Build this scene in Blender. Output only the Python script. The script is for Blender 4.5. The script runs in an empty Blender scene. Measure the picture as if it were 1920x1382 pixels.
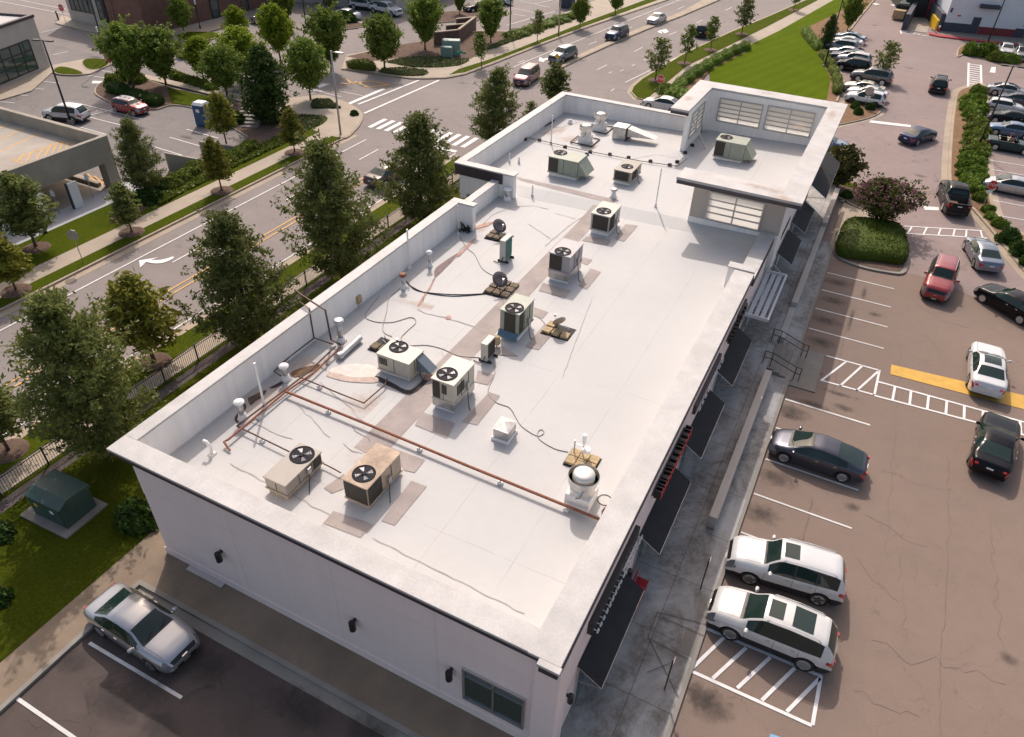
import bpy, math, random
import numpy as np
from mathutils import Vector
R = math.radians
D = bpy.data
SC = bpy.context.scene
COL = SC.collection
random.seed(7)
RNG = np.random.default_rng(7)

# ------------------------------------------------------------------ camera, sky, sun, exposure
W_PX, H_PX = 1920.0, 1382.0
FPX = 1368.0
PITCH, ROLL, YAW, CAM_H = R(37.75), R(2.08), R(-25.76), 26.5
_c, _s = math.cos(YAW), math.sin(YAW)
FW = Vector((_s*math.cos(PITCH), _c*math.cos(PITCH), -math.sin(PITCH)))
_r = Vector((_c, -_s, 0)); _u = _r.cross(FW)
RT = math.cos(ROLL)*_r + math.sin(ROLL)*_u
UP = -math.sin(ROLL)*_r + math.cos(ROLL)*_u
cam = D.cameras.new('camera'); camo = D.objects.new('camera', cam); COL.objects.link(camo)
from mathutils import Matrix
camo.matrix_world = Matrix.Translation((0, 0, CAM_H)) @ Matrix((RT, UP, -FW)).transposed().to_4x4()
cam.sensor_width = 36.0; cam.lens = 36.0*FPX/W_PX
cam.clip_start = 0.1; cam.clip_end = 3000
SC.camera = camo
SUN_DIR = Vector((0.53, -0.85, -1.0)).normalized()
world = D.worlds.new('World'); SC.world = world; world.use_nodes = True
_nt = world.node_tree
_bg = _nt.nodes['Background']; _sky = _nt.nodes.new('ShaderNodeTexSky')
_sky.sky_type = 'NISHITA'; _sky.sun_disc = False
_sky.sun_elevation = math.asin(-SUN_DIR.z); _sky.sun_rotation = math.atan2(-SUN_DIR.x, -SUN_DIR.y)
_sky.air_density = 1.0; _sky.dust_density = 4.0
_wb = _nt.nodes.new('ShaderNodeMix'); _wb.data_type = 'RGBA'; _wb.blend_type = 'MULTIPLY'; _wb.inputs[0].default_value = 1.0
_wb.inputs[7].default_value = (1.10, 1.0, .90, 1)                   # hazy late summer sky, less blue than a clean one
_nt.links.new(_sky.outputs[0], _wb.inputs[6]); _nt.links.new(_wb.outputs[2], _bg.inputs[0]); _bg.inputs[1].default_value = 0.15
sun = D.lights.new('sun', 'SUN'); sun.energy = 2.5; sun.angle = R(0.53); sun.color = (1.0, 0.91, 0.85)
suno = D.objects.new('sun', sun); COL.objects.link(suno)
suno.rotation_euler = SUN_DIR.to_track_quat('-Z', 'Y').to_euler(); suno.location = (-30, 50, 60)
SC.view_settings.view_transform = 'Standard'; SC.view_settings.look = 'None'
SC.view_settings.exposure = 0.30; SC.view_settings.gamma = 1.0

# ------------------------------------------------------------------ photograph measurement -> world
def ray(px, py): return RT*((px-960)/FPX) - UP*((py-691)/FPX) + FW
def g(px, py, z=0.0):
    d = ray(px, py); t = (z-CAM_H)/d.z
    return (d.x*t, d.y*t)
def gl(pts, z=0.0): return [g(x, y, z) for x, y in pts]
def atY(px, py, Y):
    d = ray(px, py); t = Y/d.y; return Vector((d.x*t, Y, CAM_H+d.z*t))
def RZ(x, y=0):                                   # the roof membrane drains to the back (left)
    k = min(1.0, max(0.0, (y-43.6)/1.2))
    return 4.42 + 0.032*(x+22.3) + 0.30*k
def rp(px, py, dz=0.0):
    z = 4.8
    for _ in range(12):
        x, y = g(px, py, z); z = RZ(x, y) + dz
    return Vector((x, y, z))

def lerp_list(pts, x):
    if x <= pts[0][0]: return pts[0][1]
    for (a, b), (c, d) in zip(pts, pts[1:]):
        if x <= c: return b+(d-b)*(x-a)/max(c-a, 1e-9)
    return pts[-1][1]
# ------------------------------------------------------------------ mesh builder
class MB:
    def __init__(s): s.v = []; s.f = []; s.m = []
    def add(s, vs, fs, mi=0):
        o = len(s.v); s.v += [tuple(p) for p in vs]
        s.f += [tuple(i+o for i in f) for f in fs]; s.m += [mi]*len(fs); return s
    def bx(s, x0, x1, y0, y1, z0, z1, mi=0):
        return s.add([(x0,y0,z0),(x1,y0,z0),(x1,y1,z0),(x0,y1,z0),(x0,y0,z1),(x1,y0,z1),(x1,y1,z1),(x0,y1,z1)],
                     [(3,2,1,0),(4,5,6,7),(0,1,5,4),(1,2,6,5),(2,3,7,6),(3,0,4,7)], mi)
    def box(s, c, d, rz=0.0, mi=0):
        ca, sa = math.cos(rz), math.sin(rz); vs = []
        for k in (-1, 1):
            for a, b in ((-1,-1),(1,-1),(1,1),(-1,1)):
                x, y = a*d[0]/2, b*d[1]/2
                vs.append((c[0]+x*ca-y*sa, c[1]+x*sa+y*ca, c[2]+k*d[2]/2))
        return s.add(vs, [(3,2,1,0),(4,5,6,7),(0,1,5,4),(1,2,6,5),(2,3,7,6),(3,0,4,7)], mi)
    def sheet(s, pts, z, mi=0):
        pts = ccw(pts); return s.add([(p[0], p[1], z) for p in pts], [tuple(range(len(pts)))], mi)
    def prism(s, pts, z0, z1, mi=0):
        pts = ccw(pts); n = len(pts)
        vs = [(p[0],p[1],z0) for p in pts]+[(p[0],p[1],z1) for p in pts]
        return s.add(vs, [tuple(range(n-1,-1,-1)), tuple(range(n,2*n))]+[(i,(i+1)%n,n+(i+1)%n,n+i) for i in range(n)], mi)
    def ring(s, outer, inner, z0, z1, mi=0):       # kerb: outer and inner loops of equal length
        n = len(outer); vs = [(p[0],p[1],z0) for p in outer]+[(p[0],p[1],z1) for p in outer]+[(p[0],p[1],z1) for p in inner]+[(p[0],p[1],z0) for p in inner]
        fs = []
        for i in range(n):
            j = (i+1)%n
            fs += [(i,j,n+j,n+i),(n+i,n+j,2*n+j,2*n+i),(2*n+i,2*n+j,3*n+j,3*n+i)]
        return s.add(vs, fs, mi)
    def tube(s, path, r, n=8, cap=True, mi=0):
        P = [Vector(p) for p in path]; rr = r if isinstance(r, (list, tuple)) else [r]*len(P)
        rings = []; prev = None
        for i, p in enumerate(P):
            t = (P[min(i+1,len(P)-1)]-P[max(i-1,0)])
            if t.length < 1e-9: t = Vector((0,0,1))
            t.normalize()
            a = prev if prev is not None else (Vector((0,0,1)) if abs(t.z) < .9 else Vector((1,0,0)))
            u = t.cross(a)
            if u.length < 1e-4: u = t.cross(Vector((0,1,0.3)))
            u.normalize(); w = u.cross(t).normalized(); prev = w
            rings.append([p+(u*math.cos(2*math.pi*k/n)+w*math.sin(2*math.pi*k/n))*rr[i] for k in range(n)])
        vs = [q for rg in rings for q in rg]; fs = []
        for i in range(len(P)-1):
            for k in range(n):
                fs.append((i*n+k, i*n+(k+1)%n, (i+1)*n+(k+1)%n, (i+1)*n+k))
        if cap: fs += [tuple(range(n-1,-1,-1)), tuple((len(P)-1)*n+k for k in range(n))]
        return s.add(vs, fs, mi)
    def lathe(s, prof, c=(0,0,0), n=20, axis='z', mi=0):
        vs = []; fs = []; m = len(prof)
        for r, h in prof:
            for k in range(n):
                a = 2*math.pi*k/n; x, y = r*math.cos(a), r*math.sin(a)
                if axis == 'z': q = (c[0]+x, c[1]+y, c[2]+h)
                elif axis == 'y': q = (c[0]+y, c[1]+h, c[2]+x)
                else: q = (c[0]+h, c[1]+x, c[2]+y)
                vs.append(q)
        for i in range(m-1):
            for k in range(n): fs.append((i*n+k, i*n+(k+1)%n, (i+1)*n+(k+1)%n, (i+1)*n+k))
        if prof[0][0] > 1e-6: fs.append(tuple(range(n-1,-1,-1)))
        if prof[-1][0] > 1e-6: fs.append(tuple((m-1)*n+k for k in range(n)))
        return s.add(vs, fs, mi)
    def quad(s, a, b, c, d, mi=0): return s.add([a,b,c,d], [(0,1,2,3)], mi)

def ccw(p):
    p = list(p); a = sum(p[i][0]*p[(i+1)%len(p)][1]-p[(i+1)%len(p)][0]*p[i][1] for i in range(len(p)))
    return p if a > 0 else p[::-1]
def inset(pts, d):
    pts = ccw(pts); n = len(pts); out = []
    for i in range(n):
        p, a, b = Vector(pts[i]), Vector(pts[i-1]), Vector(pts[(i+1)%n])
        e1 = (p-a).normalized(); e2 = (b-p).normalized()
        n1 = Vector((-e1.y, e1.x)); n2 = Vector((-e2.y, e2.x)); m = n1+n2
        k = max(0.35, 1+n1.dot(n2)); q = p + m*(d/k); out.append((q.x, q.y))
    return out
def spline(pts, k=6, closed=True):
    P = [Vector(p) for p in pts]; n = len(P); out = []
    rng = range(n) if closed else range(n-1)
    for i in rng:
        p0 = P[(i-1)%n] if closed or i > 0 else P[0]; p1 = P[i]; p2 = P[(i+1)%n]
        p3 = P[(i+2)%n] if closed or i+2 < n else P[n-1]
        for j in range(k):
            t = j/k
            q = 0.5*((2*p1)+(p2-p0)*t+(2*p0-5*p1+4*p2-p3)*t*t+(3*p1-p0-3*p2+p3)*t**3)
            out.append(tuple(q))
    if not closed: out.append(tuple(P[-1]))
    return out

def mesh_from(name, mb, mats, origin=(0,0,0), smooth=False):
    me = D.meshes.new(name)
    ox, oy, oz = origin
    me.from_pydata([(x-ox, y-oy, z-oz) for x, y, z in mb.v], [], mb.f)
    ms = mats if isinstance(mats, (list, tuple)) else [mats]
    for m in ms: me.materials.append(m)
    if len(ms) > 1: me.polygons.foreach_set('material_index', mb.m)
    if smooth: me.polygons.foreach_set('use_smooth', [True]*len(me.polygons))
    me.update(); return me
def arr_mesh(name, V, F, mats, midx=None, smooth=False):   # numpy quads
    me = D.meshes.new(name); n = len(V); k = len(F)
    me.vertices.add(n); me.vertices.foreach_set('co', np.asarray(V, np.float32).ravel())
    w = F.shape[1]
    me.loops.add(k*w); me.loops.foreach_set('vertex_index', np.asarray(F, np.int32).ravel())
    me.polygons.add(k); me.polygons.foreach_set('loop_start', np.arange(0, k*w, w, dtype=np.int32))
    for m in (mats if isinstance(mats, (list, tuple)) else [mats]): me.materials.append(m)
    if midx is not None: me.polygons.foreach_set('material_index', np.asarray(midx, np.int32))
    if smooth: me.polygons.foreach_set('use_smooth', np.ones(k, bool))
    me.update(); return me
def link(name, me, parent=None, loc=(0,0,0), rz=0.0):
    o = D.objects.new(name, me); COL.objects.link(o); o.location = loc; o.rotation_euler = (0,0,rz)
    if parent is not None: o.parent = parent
    return o
def tag(o, label=None, cat=None, group=None, kind=None):
    if label: o['label'] = label
    if cat: o['category'] = cat
    if group: o['group'] = group
    if kind: o['kind'] = kind
    return o
def thing(name, label, cat, loc=(0,0,0), rz=0.0, group=None):
    o = D.objects.new(name, None); COL.objects.link(o); o.location = loc; o.rotation_euler = (0,0,rz)
    o.empty_display_size = 0.3
    return tag(o, label, cat, group)
def part(name, mb, mat, parent, smooth=False, bevel=0.0, world=True, label=None):
    org = (0,0,0)
    if world:
        p = parent; org = Vector((0,0,0))
        while p is not None: org = org + p.location; p = p.parent
    me = mesh_from(name, mb, mat, org, smooth); o = link(name, me, parent)
    if bevel: bev(o, bevel)
    if label: o['label'] = label
    return o
def bev(o, w, seg=2):
    m = o.modifiers.new('bevel', 'BEVEL'); m.width = w; m.segments = seg; m.limit_method = 'ANGLE'; m.angle_limit = R(40)
def solo(name, mb, mat, label, cat, origin=(0,0,0), group=None, smooth=False, bevel=0.0, kind=None):
    o = link(name, mesh_from(name, mb, mat, origin, smooth), None, origin); tag(o, label, cat, group, kind)
    if bevel: bev(o, bevel)
    return o
_ns = [0]
def struct(name, mb, mat, smooth=False, label=None, bevel=0.0):
    o = link(name, mesh_from(name, mb, mat, (0,0,0), smooth)); o['kind'] = 'structure'
    o.location.z = _ns[0]*.0002; _ns[0] += 1          # later sheets lie a hair above earlier ones
    if label: o['label'] = label
    if bevel: bev(o, bevel)
    return o
def copy_tree(o, parent=None):
    c = o.copy(); COL.objects.link(c); c.parent = parent
    for ch in list(o.children): copy_tree(ch, c)
    return c

# ------------------------------------------------------------------ materials
def nodes_of(name):
    m = D.materials.new(name); m.use_nodes = True
    nt = m.node_tree; return m, nt, nt.nodes['Principled BSDF']
class NT:                                          # tiny node helper
    def __init__(s, nt): s.nt = nt
    def n(s, typ, **kw):
        nd = s.nt.nodes.new(typ)
        for k, v in kw.items(): setattr(nd, k, v)
        return nd
    def l(s, a, b): s.nt.links.new(a, b)
    def math(s, op, a, b=None, clamp=False):
        nd = s.n('ShaderNodeMath', operation=op, use_clamp=clamp)
        for i, q in enumerate((a, b)):
            if q is None: continue
            if isinstance(q, (int, float)): nd.inputs[i].default_value = q
            else: s.l(q, nd.inputs[i])
        return nd.outputs[0]
    def noise(s, vec, scale, detail=3.0, rough=0.55, dist=0.0):
        nd = s.n('ShaderNodeTexNoise'); nd.inputs['Scale'].default_value = scale
        nd.inputs['Detail'].default_value = detail; nd.inputs['Roughness'].default_value = rough
        nd.inputs['Distortion'].default_value = dist
        s.l(vec, nd.inputs['Vector']); return nd.outputs['Fac']
    def ramp(s, fac, a, b, lo=0.0, hi=1.0):
        nd = s.n('ShaderNodeMapRange'); nd.clamp = True
        s.l(fac, nd.inputs[0]); nd.inputs[1].default_value = a; nd.inputs[2].default_value = b
        nd.inputs[3].default_value = lo; nd.inputs[4].default_value = hi; return nd.outputs[0]
    def mix(s, fac, a, b, blend='MIX'):
        nd = s.n('ShaderNodeMix', data_type='RGBA', blend_type=blend)
        if isinstance(fac, (int, float)): nd.inputs[0].default_value = fac
        else: s.l(fac, nd.inputs[0])
        for i, q in ((6, a), (7, b)):
            if isinstance(q, tuple): nd.inputs[i].default_value = (*q[:3], 1)
            else: s.l(q, nd.inputs[i])
        return nd.outputs[2]
    def scale(s, col, f):                          # multiply a colour by a scalar socket
        nd = s.n('ShaderNodeVectorMath', operation='SCALE')
        if isinstance(col, tuple): nd.inputs[0].default_value = col[:3]
        else: s.l(col, nd.inputs[0])
        s.l(f, nd.inputs['Scale']); return nd.outputs[0]
    def bump(s, h, strength, dist=0.02):
        nd = s.n('ShaderNodeBump'); nd.inputs['Strength'].default_value = strength; nd.inputs['Distance'].default_value = dist
        s.l(h, nd.inputs['Height']); return nd.outputs[0]
    def obj(s): return s.n('ShaderNodeTexCoord').outputs['Object']
MATS = {}
def pmat(name, col, rough=0.6, metal=0.0, var=0.0, vscale=2.0, bump=0.0, bscale=40.0, coat=0.0, spec=None, var2=0.0):
    if name in MATS: return MATS[name]
    m, nt, p = nodes_of(name); h = NT(nt)
    p.inputs['Base Color'].default_value = (*col, 1); p.inputs['Roughness'].default_value = rough
    p.inputs['Metallic'].default_value = metal
    if coat: p.inputs['Coat Weight'].default_value = coat; p.inputs['Coat Roughness'].default_value = 0.04
    if spec is not None: p.inputs['Specular IOR Level'].default_value = spec
    if var or bump:
        v = h.obj()
        if var:
            f = h.ramp(h.noise(v, vscale, 5), .3, .7, 1-var, 1+var)
            if var2: f = h.math('MULTIPLY', f, h.ramp(h.noise(v, vscale*14, 3), .3, .7, 1-var2, 1+var2))
            h.l(h.scale(col, f), p.inputs['Base Color'])
        if bump: h.l(h.bump(h.noise(v, bscale, 4), bump), p.inputs['Normal'])
    MATS[name] = m; return m
def asphalt(name, col, crack=0.5, cs=0.22, var=0.12, stain=0.0):
    m, nt, p = nodes_of(name); h = NT(nt); v = h.obj()
    big = h.ramp(h.noise(v, .09, 4, .6), .3, .7, 1-var, 1+var)
    med = h.ramp(h.noise(v, .9, 6, .65, .6), .3, .72, 1-var*.8, 1+var*.6)
    fine = h.ramp(h.noise(v, 24, 3, .8), .3, .7, .84, 1.16)
    f = h.math('MULTIPLY', h.math('MULTIPLY', big, med), fine)
    # hairline cracks: warped cell borders, broken up by a mask
    mp = h.n('ShaderNodeVectorMath', operation='ADD'); h.l(v, mp.inputs[0])
    nz = h.n('ShaderNodeTexNoise'); nz.inputs['Scale'].default_value = .8; nz.inputs['Detail'].default_value = 6; h.l(v, nz.inputs['Vector'])
    sc = h.n('ShaderNodeVectorMath', operation='SCALE'); h.l(nz.outputs['Color'], sc.inputs[0]); sc.inputs['Scale'].default_value = 2.2
    h.l(sc.outputs[0], mp.inputs[1])
    vo = h.n('ShaderNodeTexVoronoi', feature='DISTANCE_TO_EDGE'); vo.inputs['Scale'].default_value = cs; h.l(mp.outputs[0], vo.inputs['Vector'])
    line = h.ramp(vo.outputs['Distance'], .002, .011, 1.0, 0.0)
    msk = h.ramp(h.noise(v, .35, 3), .45, .6)
    cr = h.math('MULTIPLY', h.math('MULTIPLY', line, msk), crack)
    f = h.math('MULTIPLY', f, h.math('SUBTRACT', 1.0, cr))
    if stain:
        st = h.ramp(h.noise(v, .55, 5, .7, 1.0), .62, .74)
        f = h.math('MULTIPLY', f, h.math('SUBTRACT', 1.0, h.math('MULTIPLY', st, stain)))
    h.l(h.scale(col, f), p.inputs['Base Color']); p.inputs['Roughness'].default_value = .88
    p.inputs['Specular IOR Level'].default_value = .3
    h.l(h.bump(h.noise(v, 30, 3), .35, .01), p.inputs['Normal'])
    return m
def concrete(name, col, jx=1.5, jy=1.5, var=.12, stain=0.0, stcol=(.06,.055,.05), jw=.012, sscale=.5):
    m, nt, p = nodes_of(name); h = NT(nt); v = h.obj()
    f = h.math('MULTIPLY', h.ramp(h.noise(v, .5, 5, .65), .3, .7, 1-var, 1+var), h.ramp(h.noise(v, 20, 4, .7), .3, .7, .92, 1.08))
    base = h.scale(col, f)
    if stain:
        sx = h.n('ShaderNodeMapping'); sx.inputs['Scale'].default_value = (1.0, .55, 1); h.l(v, sx.inputs[0])
        st = h.ramp(h.noise(sx.outputs[0], sscale, 8, .68, .8), .40, .58)
        st2 = h.math('MULTIPLY', st, h.ramp(h.noise(v, 3.5, 5, .7), .32, .62, .35, 1.0))
        base = h.mix(h.math('MULTIPLY', st2, stain), base, stcol)
    if jx:
        s = h.n('ShaderNodeSeparateXYZ'); h.l(v, s.inputs[0])
        js = []
        for ax, st_ in (('X', jx), ('Y', jy)):
            if not st_: continue
            a = h.math('ABSOLUTE', h.math('SUBTRACT', h.math('FRACT', h.math('DIVIDE', s.outputs[ax], st_)), .5))
            js.append(h.math('GREATER_THAN', a, .5-jw/st_))
        j = js[0] if len(js) == 1 else h.math('MAXIMUM', js[0], js[1])
        base = h.mix(h.math('MULTIPLY', j, .62), base, (.05,.045,.04))
    h.l(base, p.inputs['Base Color']); p.inputs['Roughness'].default_value = .85
    h.l(h.bump(h.noise(v, 25, 4), .25, .01), p.inputs['Normal'])
    return m
def grass(name, a, b, c, scale=.35, stripe=0.0):
    m, nt, p = nodes_of(name); h = NT(nt); v = h.obj()
    f1 = h.ramp(h.noise(v, scale, 5, .6, .5), .3, .7); f2 = h.ramp(h.noise(v, 7, 5, .75), .3, .7)
    f3 = h.ramp(h.noise(v, .9, 5, .7), .58, .74)
    base = h.mix(f1, a, b); base = h.mix(h.math('MULTIPLY', f3, .8), base, c)
    if stripe:                                        # mower passes
        sx = h.n('ShaderNodeSeparateXYZ'); h.l(v, sx.inputs[0]); q = h.math('ADD', h.math('MULTIPLY', sx.outputs['X'], .95), h.math('MULTIPLY', sx.outputs['Y'], -.28))
        w_ = h.math('SINE', h.math('MULTIPLY', h.math('ADD', q, h.math('MULTIPLY', h.noise(v, .2, 3), 1.2)), 3.6))
        base = h.scale(base, h.ramp(w_, -.6, .6, 1-stripe, 1+stripe))
    base = h.scale(base, h.math('MULTIPLY', h.ramp(f2, 0, 1, .62, 1.38), h.ramp(h.noise(v, 45, 2, .8), .3, .7, .7, 1.3)))
    h.l(base, p.inputs['Base Color']); p.inputs['Roughness'].default_value = .95; p.inputs['Specular IOR Level'].default_value = .03
    h.l(h.bump(h.noise(v, 22, 4, .8), .9, .06), p.inputs['Normal'])
    return m
def mulch(name, a, b):
    m, nt, p = nodes_of(name); h = NT(nt); v = h.obj()
    base = h.mix(h.ramp(h.noise(v, 1.2, 6, .7), .35, .65), a, b)
    base = h.scale(base, h.ramp(h.noise(v, 26, 4, .8), .28, .72, .45, 1.5))
    h.l(base, p.inputs['Base Color']); p.inputs['Roughness'].default_value = .95; p.inputs['Specular IOR Level'].default_value = .1
    h.l(h.bump(h.noise(v, 26, 4, .8), 1.0, .05), p.inputs['Normal']); return m
def paintline(name, col, wear=.5):
    m, nt, p = nodes_of(name); h = NT(nt); v = h.obj()
    w = h.ramp(h.noise(v, 9, 6, .75), .56, .72)
    f = h.ramp(h.noise(v, 2.0, 4), .3, .7, .86, 1.08)
    h.l(h.mix(h.math('MULTIPLY', w, wear), h.scale(col, f), (.20,.18,.165)), p.inputs['Base Color'])
    p.inputs['Roughness'].default_value = .7; return m
def leafmat(name, a, b, c, tr=.22):
    m, nt, p = nodes_of(name); h = NT(nt); v = h.obj()
    oi = h.n('ShaderNodeObjectInfo')
    base = h.mix(h.ramp(h.noise(v, .9, 3), .3, .7), a, b)
    base = h.mix(h.ramp(h.noise(v, 6.5, 2), .5, .75), base, c)
    base = h.scale(base, h.ramp(oi.outputs['Random'], 0, 1, .82, 1.18))
    h.l(base, p.inputs['Base Color']); p.inputs['Roughness'].default_value = .6; p.inputs['Specular IOR Level'].default_value = .16
    t = h.n('ShaderNodeBsdfTranslucent'); h.l(base, t.inputs[0])
    mx = h.n('ShaderNodeMixShader'); mx.inputs[0].default_value = tr
    h.l(p.outputs[0], mx.inputs[1]); h.l(t.outputs[0], mx.inputs[2])
    h.l(mx.outputs[0], nt.nodes['Material Output'].inputs['Surface']); return m
def brick(name, c1, c2, mortar, scale=5.0):
    m, nt, p = nodes_of(name); h = NT(nt); v = h.obj()
    s = h.n('ShaderNodeSeparateXYZ'); h.l(v, s.inputs[0])
    cm = h.n('ShaderNodeCombineXYZ'); h.l(h.math('ADD', s.outputs['X'], s.outputs['Y']), cm.inputs[0]); h.l(s.outputs['Z'], cm.inputs[1])
    b = h.n('ShaderNodeTexBrick'); h.l(cm.outputs[0], b.inputs['Vector']); b.inputs['Scale'].default_value = scale
    b.inputs['Color1'].default_value = (*c1,1); b.inputs['Color2'].default_value = (*c2,1); b.inputs['Mortar'].default_value = (*mortar,1)
    b.inputs['Mortar Size'].default_value = .012
    base = h.scale(b.outputs['Color'], h.ramp(h.noise(v, 1.2, 4), .3, .7, .82, 1.15))
    h.l(base, p.inputs['Base Color']); p.inputs['Roughness'].default_value = .85; return m
def stainmat(name, col, a=.8, lo=.45):
    # irregular spill: density falls off from the middle of the sheet, broken by noise
    m, nt, p = nodes_of(name); h = NT(nt); tc = h.n('ShaderNodeTexCoord'); v = tc.outputs['Object']
    gc = h.n('ShaderNodeVectorMath', operation='SUBTRACT'); g0 = h.n('ShaderNodeVectorMath', operation='MULTIPLY'); h.l(tc.outputs['Generated'], g0.inputs[0]); g0.inputs[1].default_value = (1,1,0); h.l(g0.outputs[0], gc.inputs[0]); gc.inputs[1].default_value = (.5,.5,0)
    ln = h.n('ShaderNodeVectorMath', operation='LENGTH'); h.l(gc.outputs[0], ln.inputs[0])
    oi = h.n('ShaderNodeObjectInfo'); off = h.n('ShaderNodeVectorMath', operation='ADD'); h.l(v, off.inputs[0]); h.l(oi.outputs['Location'], off.inputs[1])
    d = h.ramp(ln.outputs['Value'], .05, .5, 1.0, 0.0)
    k = h.math('MULTIPLY', h.ramp(h.math('ADD', h.math('MULTIPLY', h.noise(off.outputs[0], 2.6, 7, .72), .95), h.math('MULTIPLY', d, .55)), .60, 1.15), a)
    k = h.math('MULTIPLY', k, h.ramp(d, 0, .25))
    p.inputs['Base Color'].default_value = (*col,1); p.inputs['Roughness'].default_value = .8
    t = h.n('ShaderNodeBsdfTransparent'); mx = h.n('ShaderNodeMixShader')
    h.l(k, mx.inputs[0]); h.l(t.outputs[0], mx.inputs[1]); h.l(p.outputs[0], mx.inputs[2])
    h.l(mx.outputs[0], nt.nodes['Material Output'].inputs['Surface']); return m
def membrane(name):
    m, nt, p = nodes_of(name); h = NT(nt); v = h.obj()
    f = h.math('MULTIPLY', h.ramp(h.noise(v, .25, 5, .6), .3, .7, .965, 1.03), h.ramp(h.noise(v, 3.0, 5, .7), .3, .7, .98, 1.02))
    base = h.scale((.465,.461,.455), f)
    s = h.n('ShaderNodeSeparateXYZ'); h.l(v, s.inputs[0])
    # welded seams every 3 m and the grime that settles along them
    wob = h.math('MULTIPLY', h.math('SUBTRACT', h.noise(v, .5, 3), .5), .16)
    xs = h.math('ADD', s.outputs['X'], wob)
    a = h.math('ABSOLUTE', h.math('SUBTRACT', h.math('FRACT', h.math('DIVIDE', xs, 3.05)), .5))
    seam = h.math('MULTIPLY', h.ramp(a, .488, .4995), h.ramp(h.noise(v, .7, 4), .35, .65, .1, 1))
    base = h.mix(h.math('MULTIPLY', seam, .55), base, (.30,.27,.24))
    b2 = h.math('ABSOLUTE', h.math('SUBTRACT', h.math('FRACT', h.math('DIVIDE', h.math('ADD', s.outputs['Y'], wob), 11.0)), .5))
    seam2 = h.math('MULTIPLY', h.ramp(b2, .497, .4999), h.ramp(h.noise(v, .9, 4), .4, .6))
    base = h.mix(h.math('MULTIPLY', seam2, .5), base, (.29,.26,.23))
    dirt = h.ramp(h.noise(v, .33, 7, .72, .7), .56, .75)
    left = h.ramp(s.outputs['X'], -22, -12, 1.0, .25)
    base = h.mix(h.math('MULTIPLY', h.math('MULTIPLY', dirt, left), .5), base, (.34,.28,.235))
    spk = h.ramp(h.noise(v, 5.5, 4, .7), .72, .80)
    base = h.mix(h.math('MULTIPLY', spk, .2), base, (.26,.23,.2))
    h.l(base, p.inputs['Base Color']); p.inputs['Roughness'].default_value = .62; p.inputs['Specular IOR Level'].default_value = .3
    h.l(h.bump(h.noise(v, .8, 4, .6), .12, .08), p.inputs['Normal']); return m
def glassmat(name, col, rough=.04, spec=.8):
    m, nt, p = nodes_of(name); p.inputs['Base Color'].default_value = (*col,1); p.inputs['Roughness'].default_value = rough
    p.inputs['Specular IOR Level'].default_value = spec; return m
def streaky(name, col, amt):                           # painted wall with faint vertical rain streaks and patchy repaint
    m, nt, p = nodes_of(name); h = NT(nt); v = h.obj(); mp = h.n('ShaderNodeMapping'); mp.inputs['Scale'].default_value = (2.6, 2.6, .12); h.l(v, mp.inputs[0])
    f = h.math('MULTIPLY', h.ramp(h.noise(mp.outputs[0], 1.0, 6, .7), .35, .68, 1+amt*.3, 1-amt), h.ramp(h.noise(v, .45, 4, .6), .3, .7, 1-amt*.5, 1+amt*.4))
    h.l(h.scale(col, f), p.inputs['Base Color']); p.inputs['Roughness'].default_value = .88; p.inputs['Specular IOR Level'].default_value = .3
    h.l(h.bump(h.noise(v, 55, 3), .22), p.inputs['Normal']); return m
def translucent(name, col):
    m, nt, p = nodes_of(name); h = NT(nt); p.inputs['Base Color'].default_value = (*col,1); p.inputs['Roughness'].default_value = .35
    t = h.n('ShaderNodeBsdfTranslucent'); t.inputs[0].default_value = (.94,.93,.91,1); mx = h.n('ShaderNodeMixShader'); mx.inputs[0].default_value = .62
    h.l(p.outputs[0], mx.inputs[1]); h.l(t.outputs[0], mx.inputs[2]); h.l(mx.outputs[0], nt.nodes['Material Output'].inputs['Surface']); return m
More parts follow.
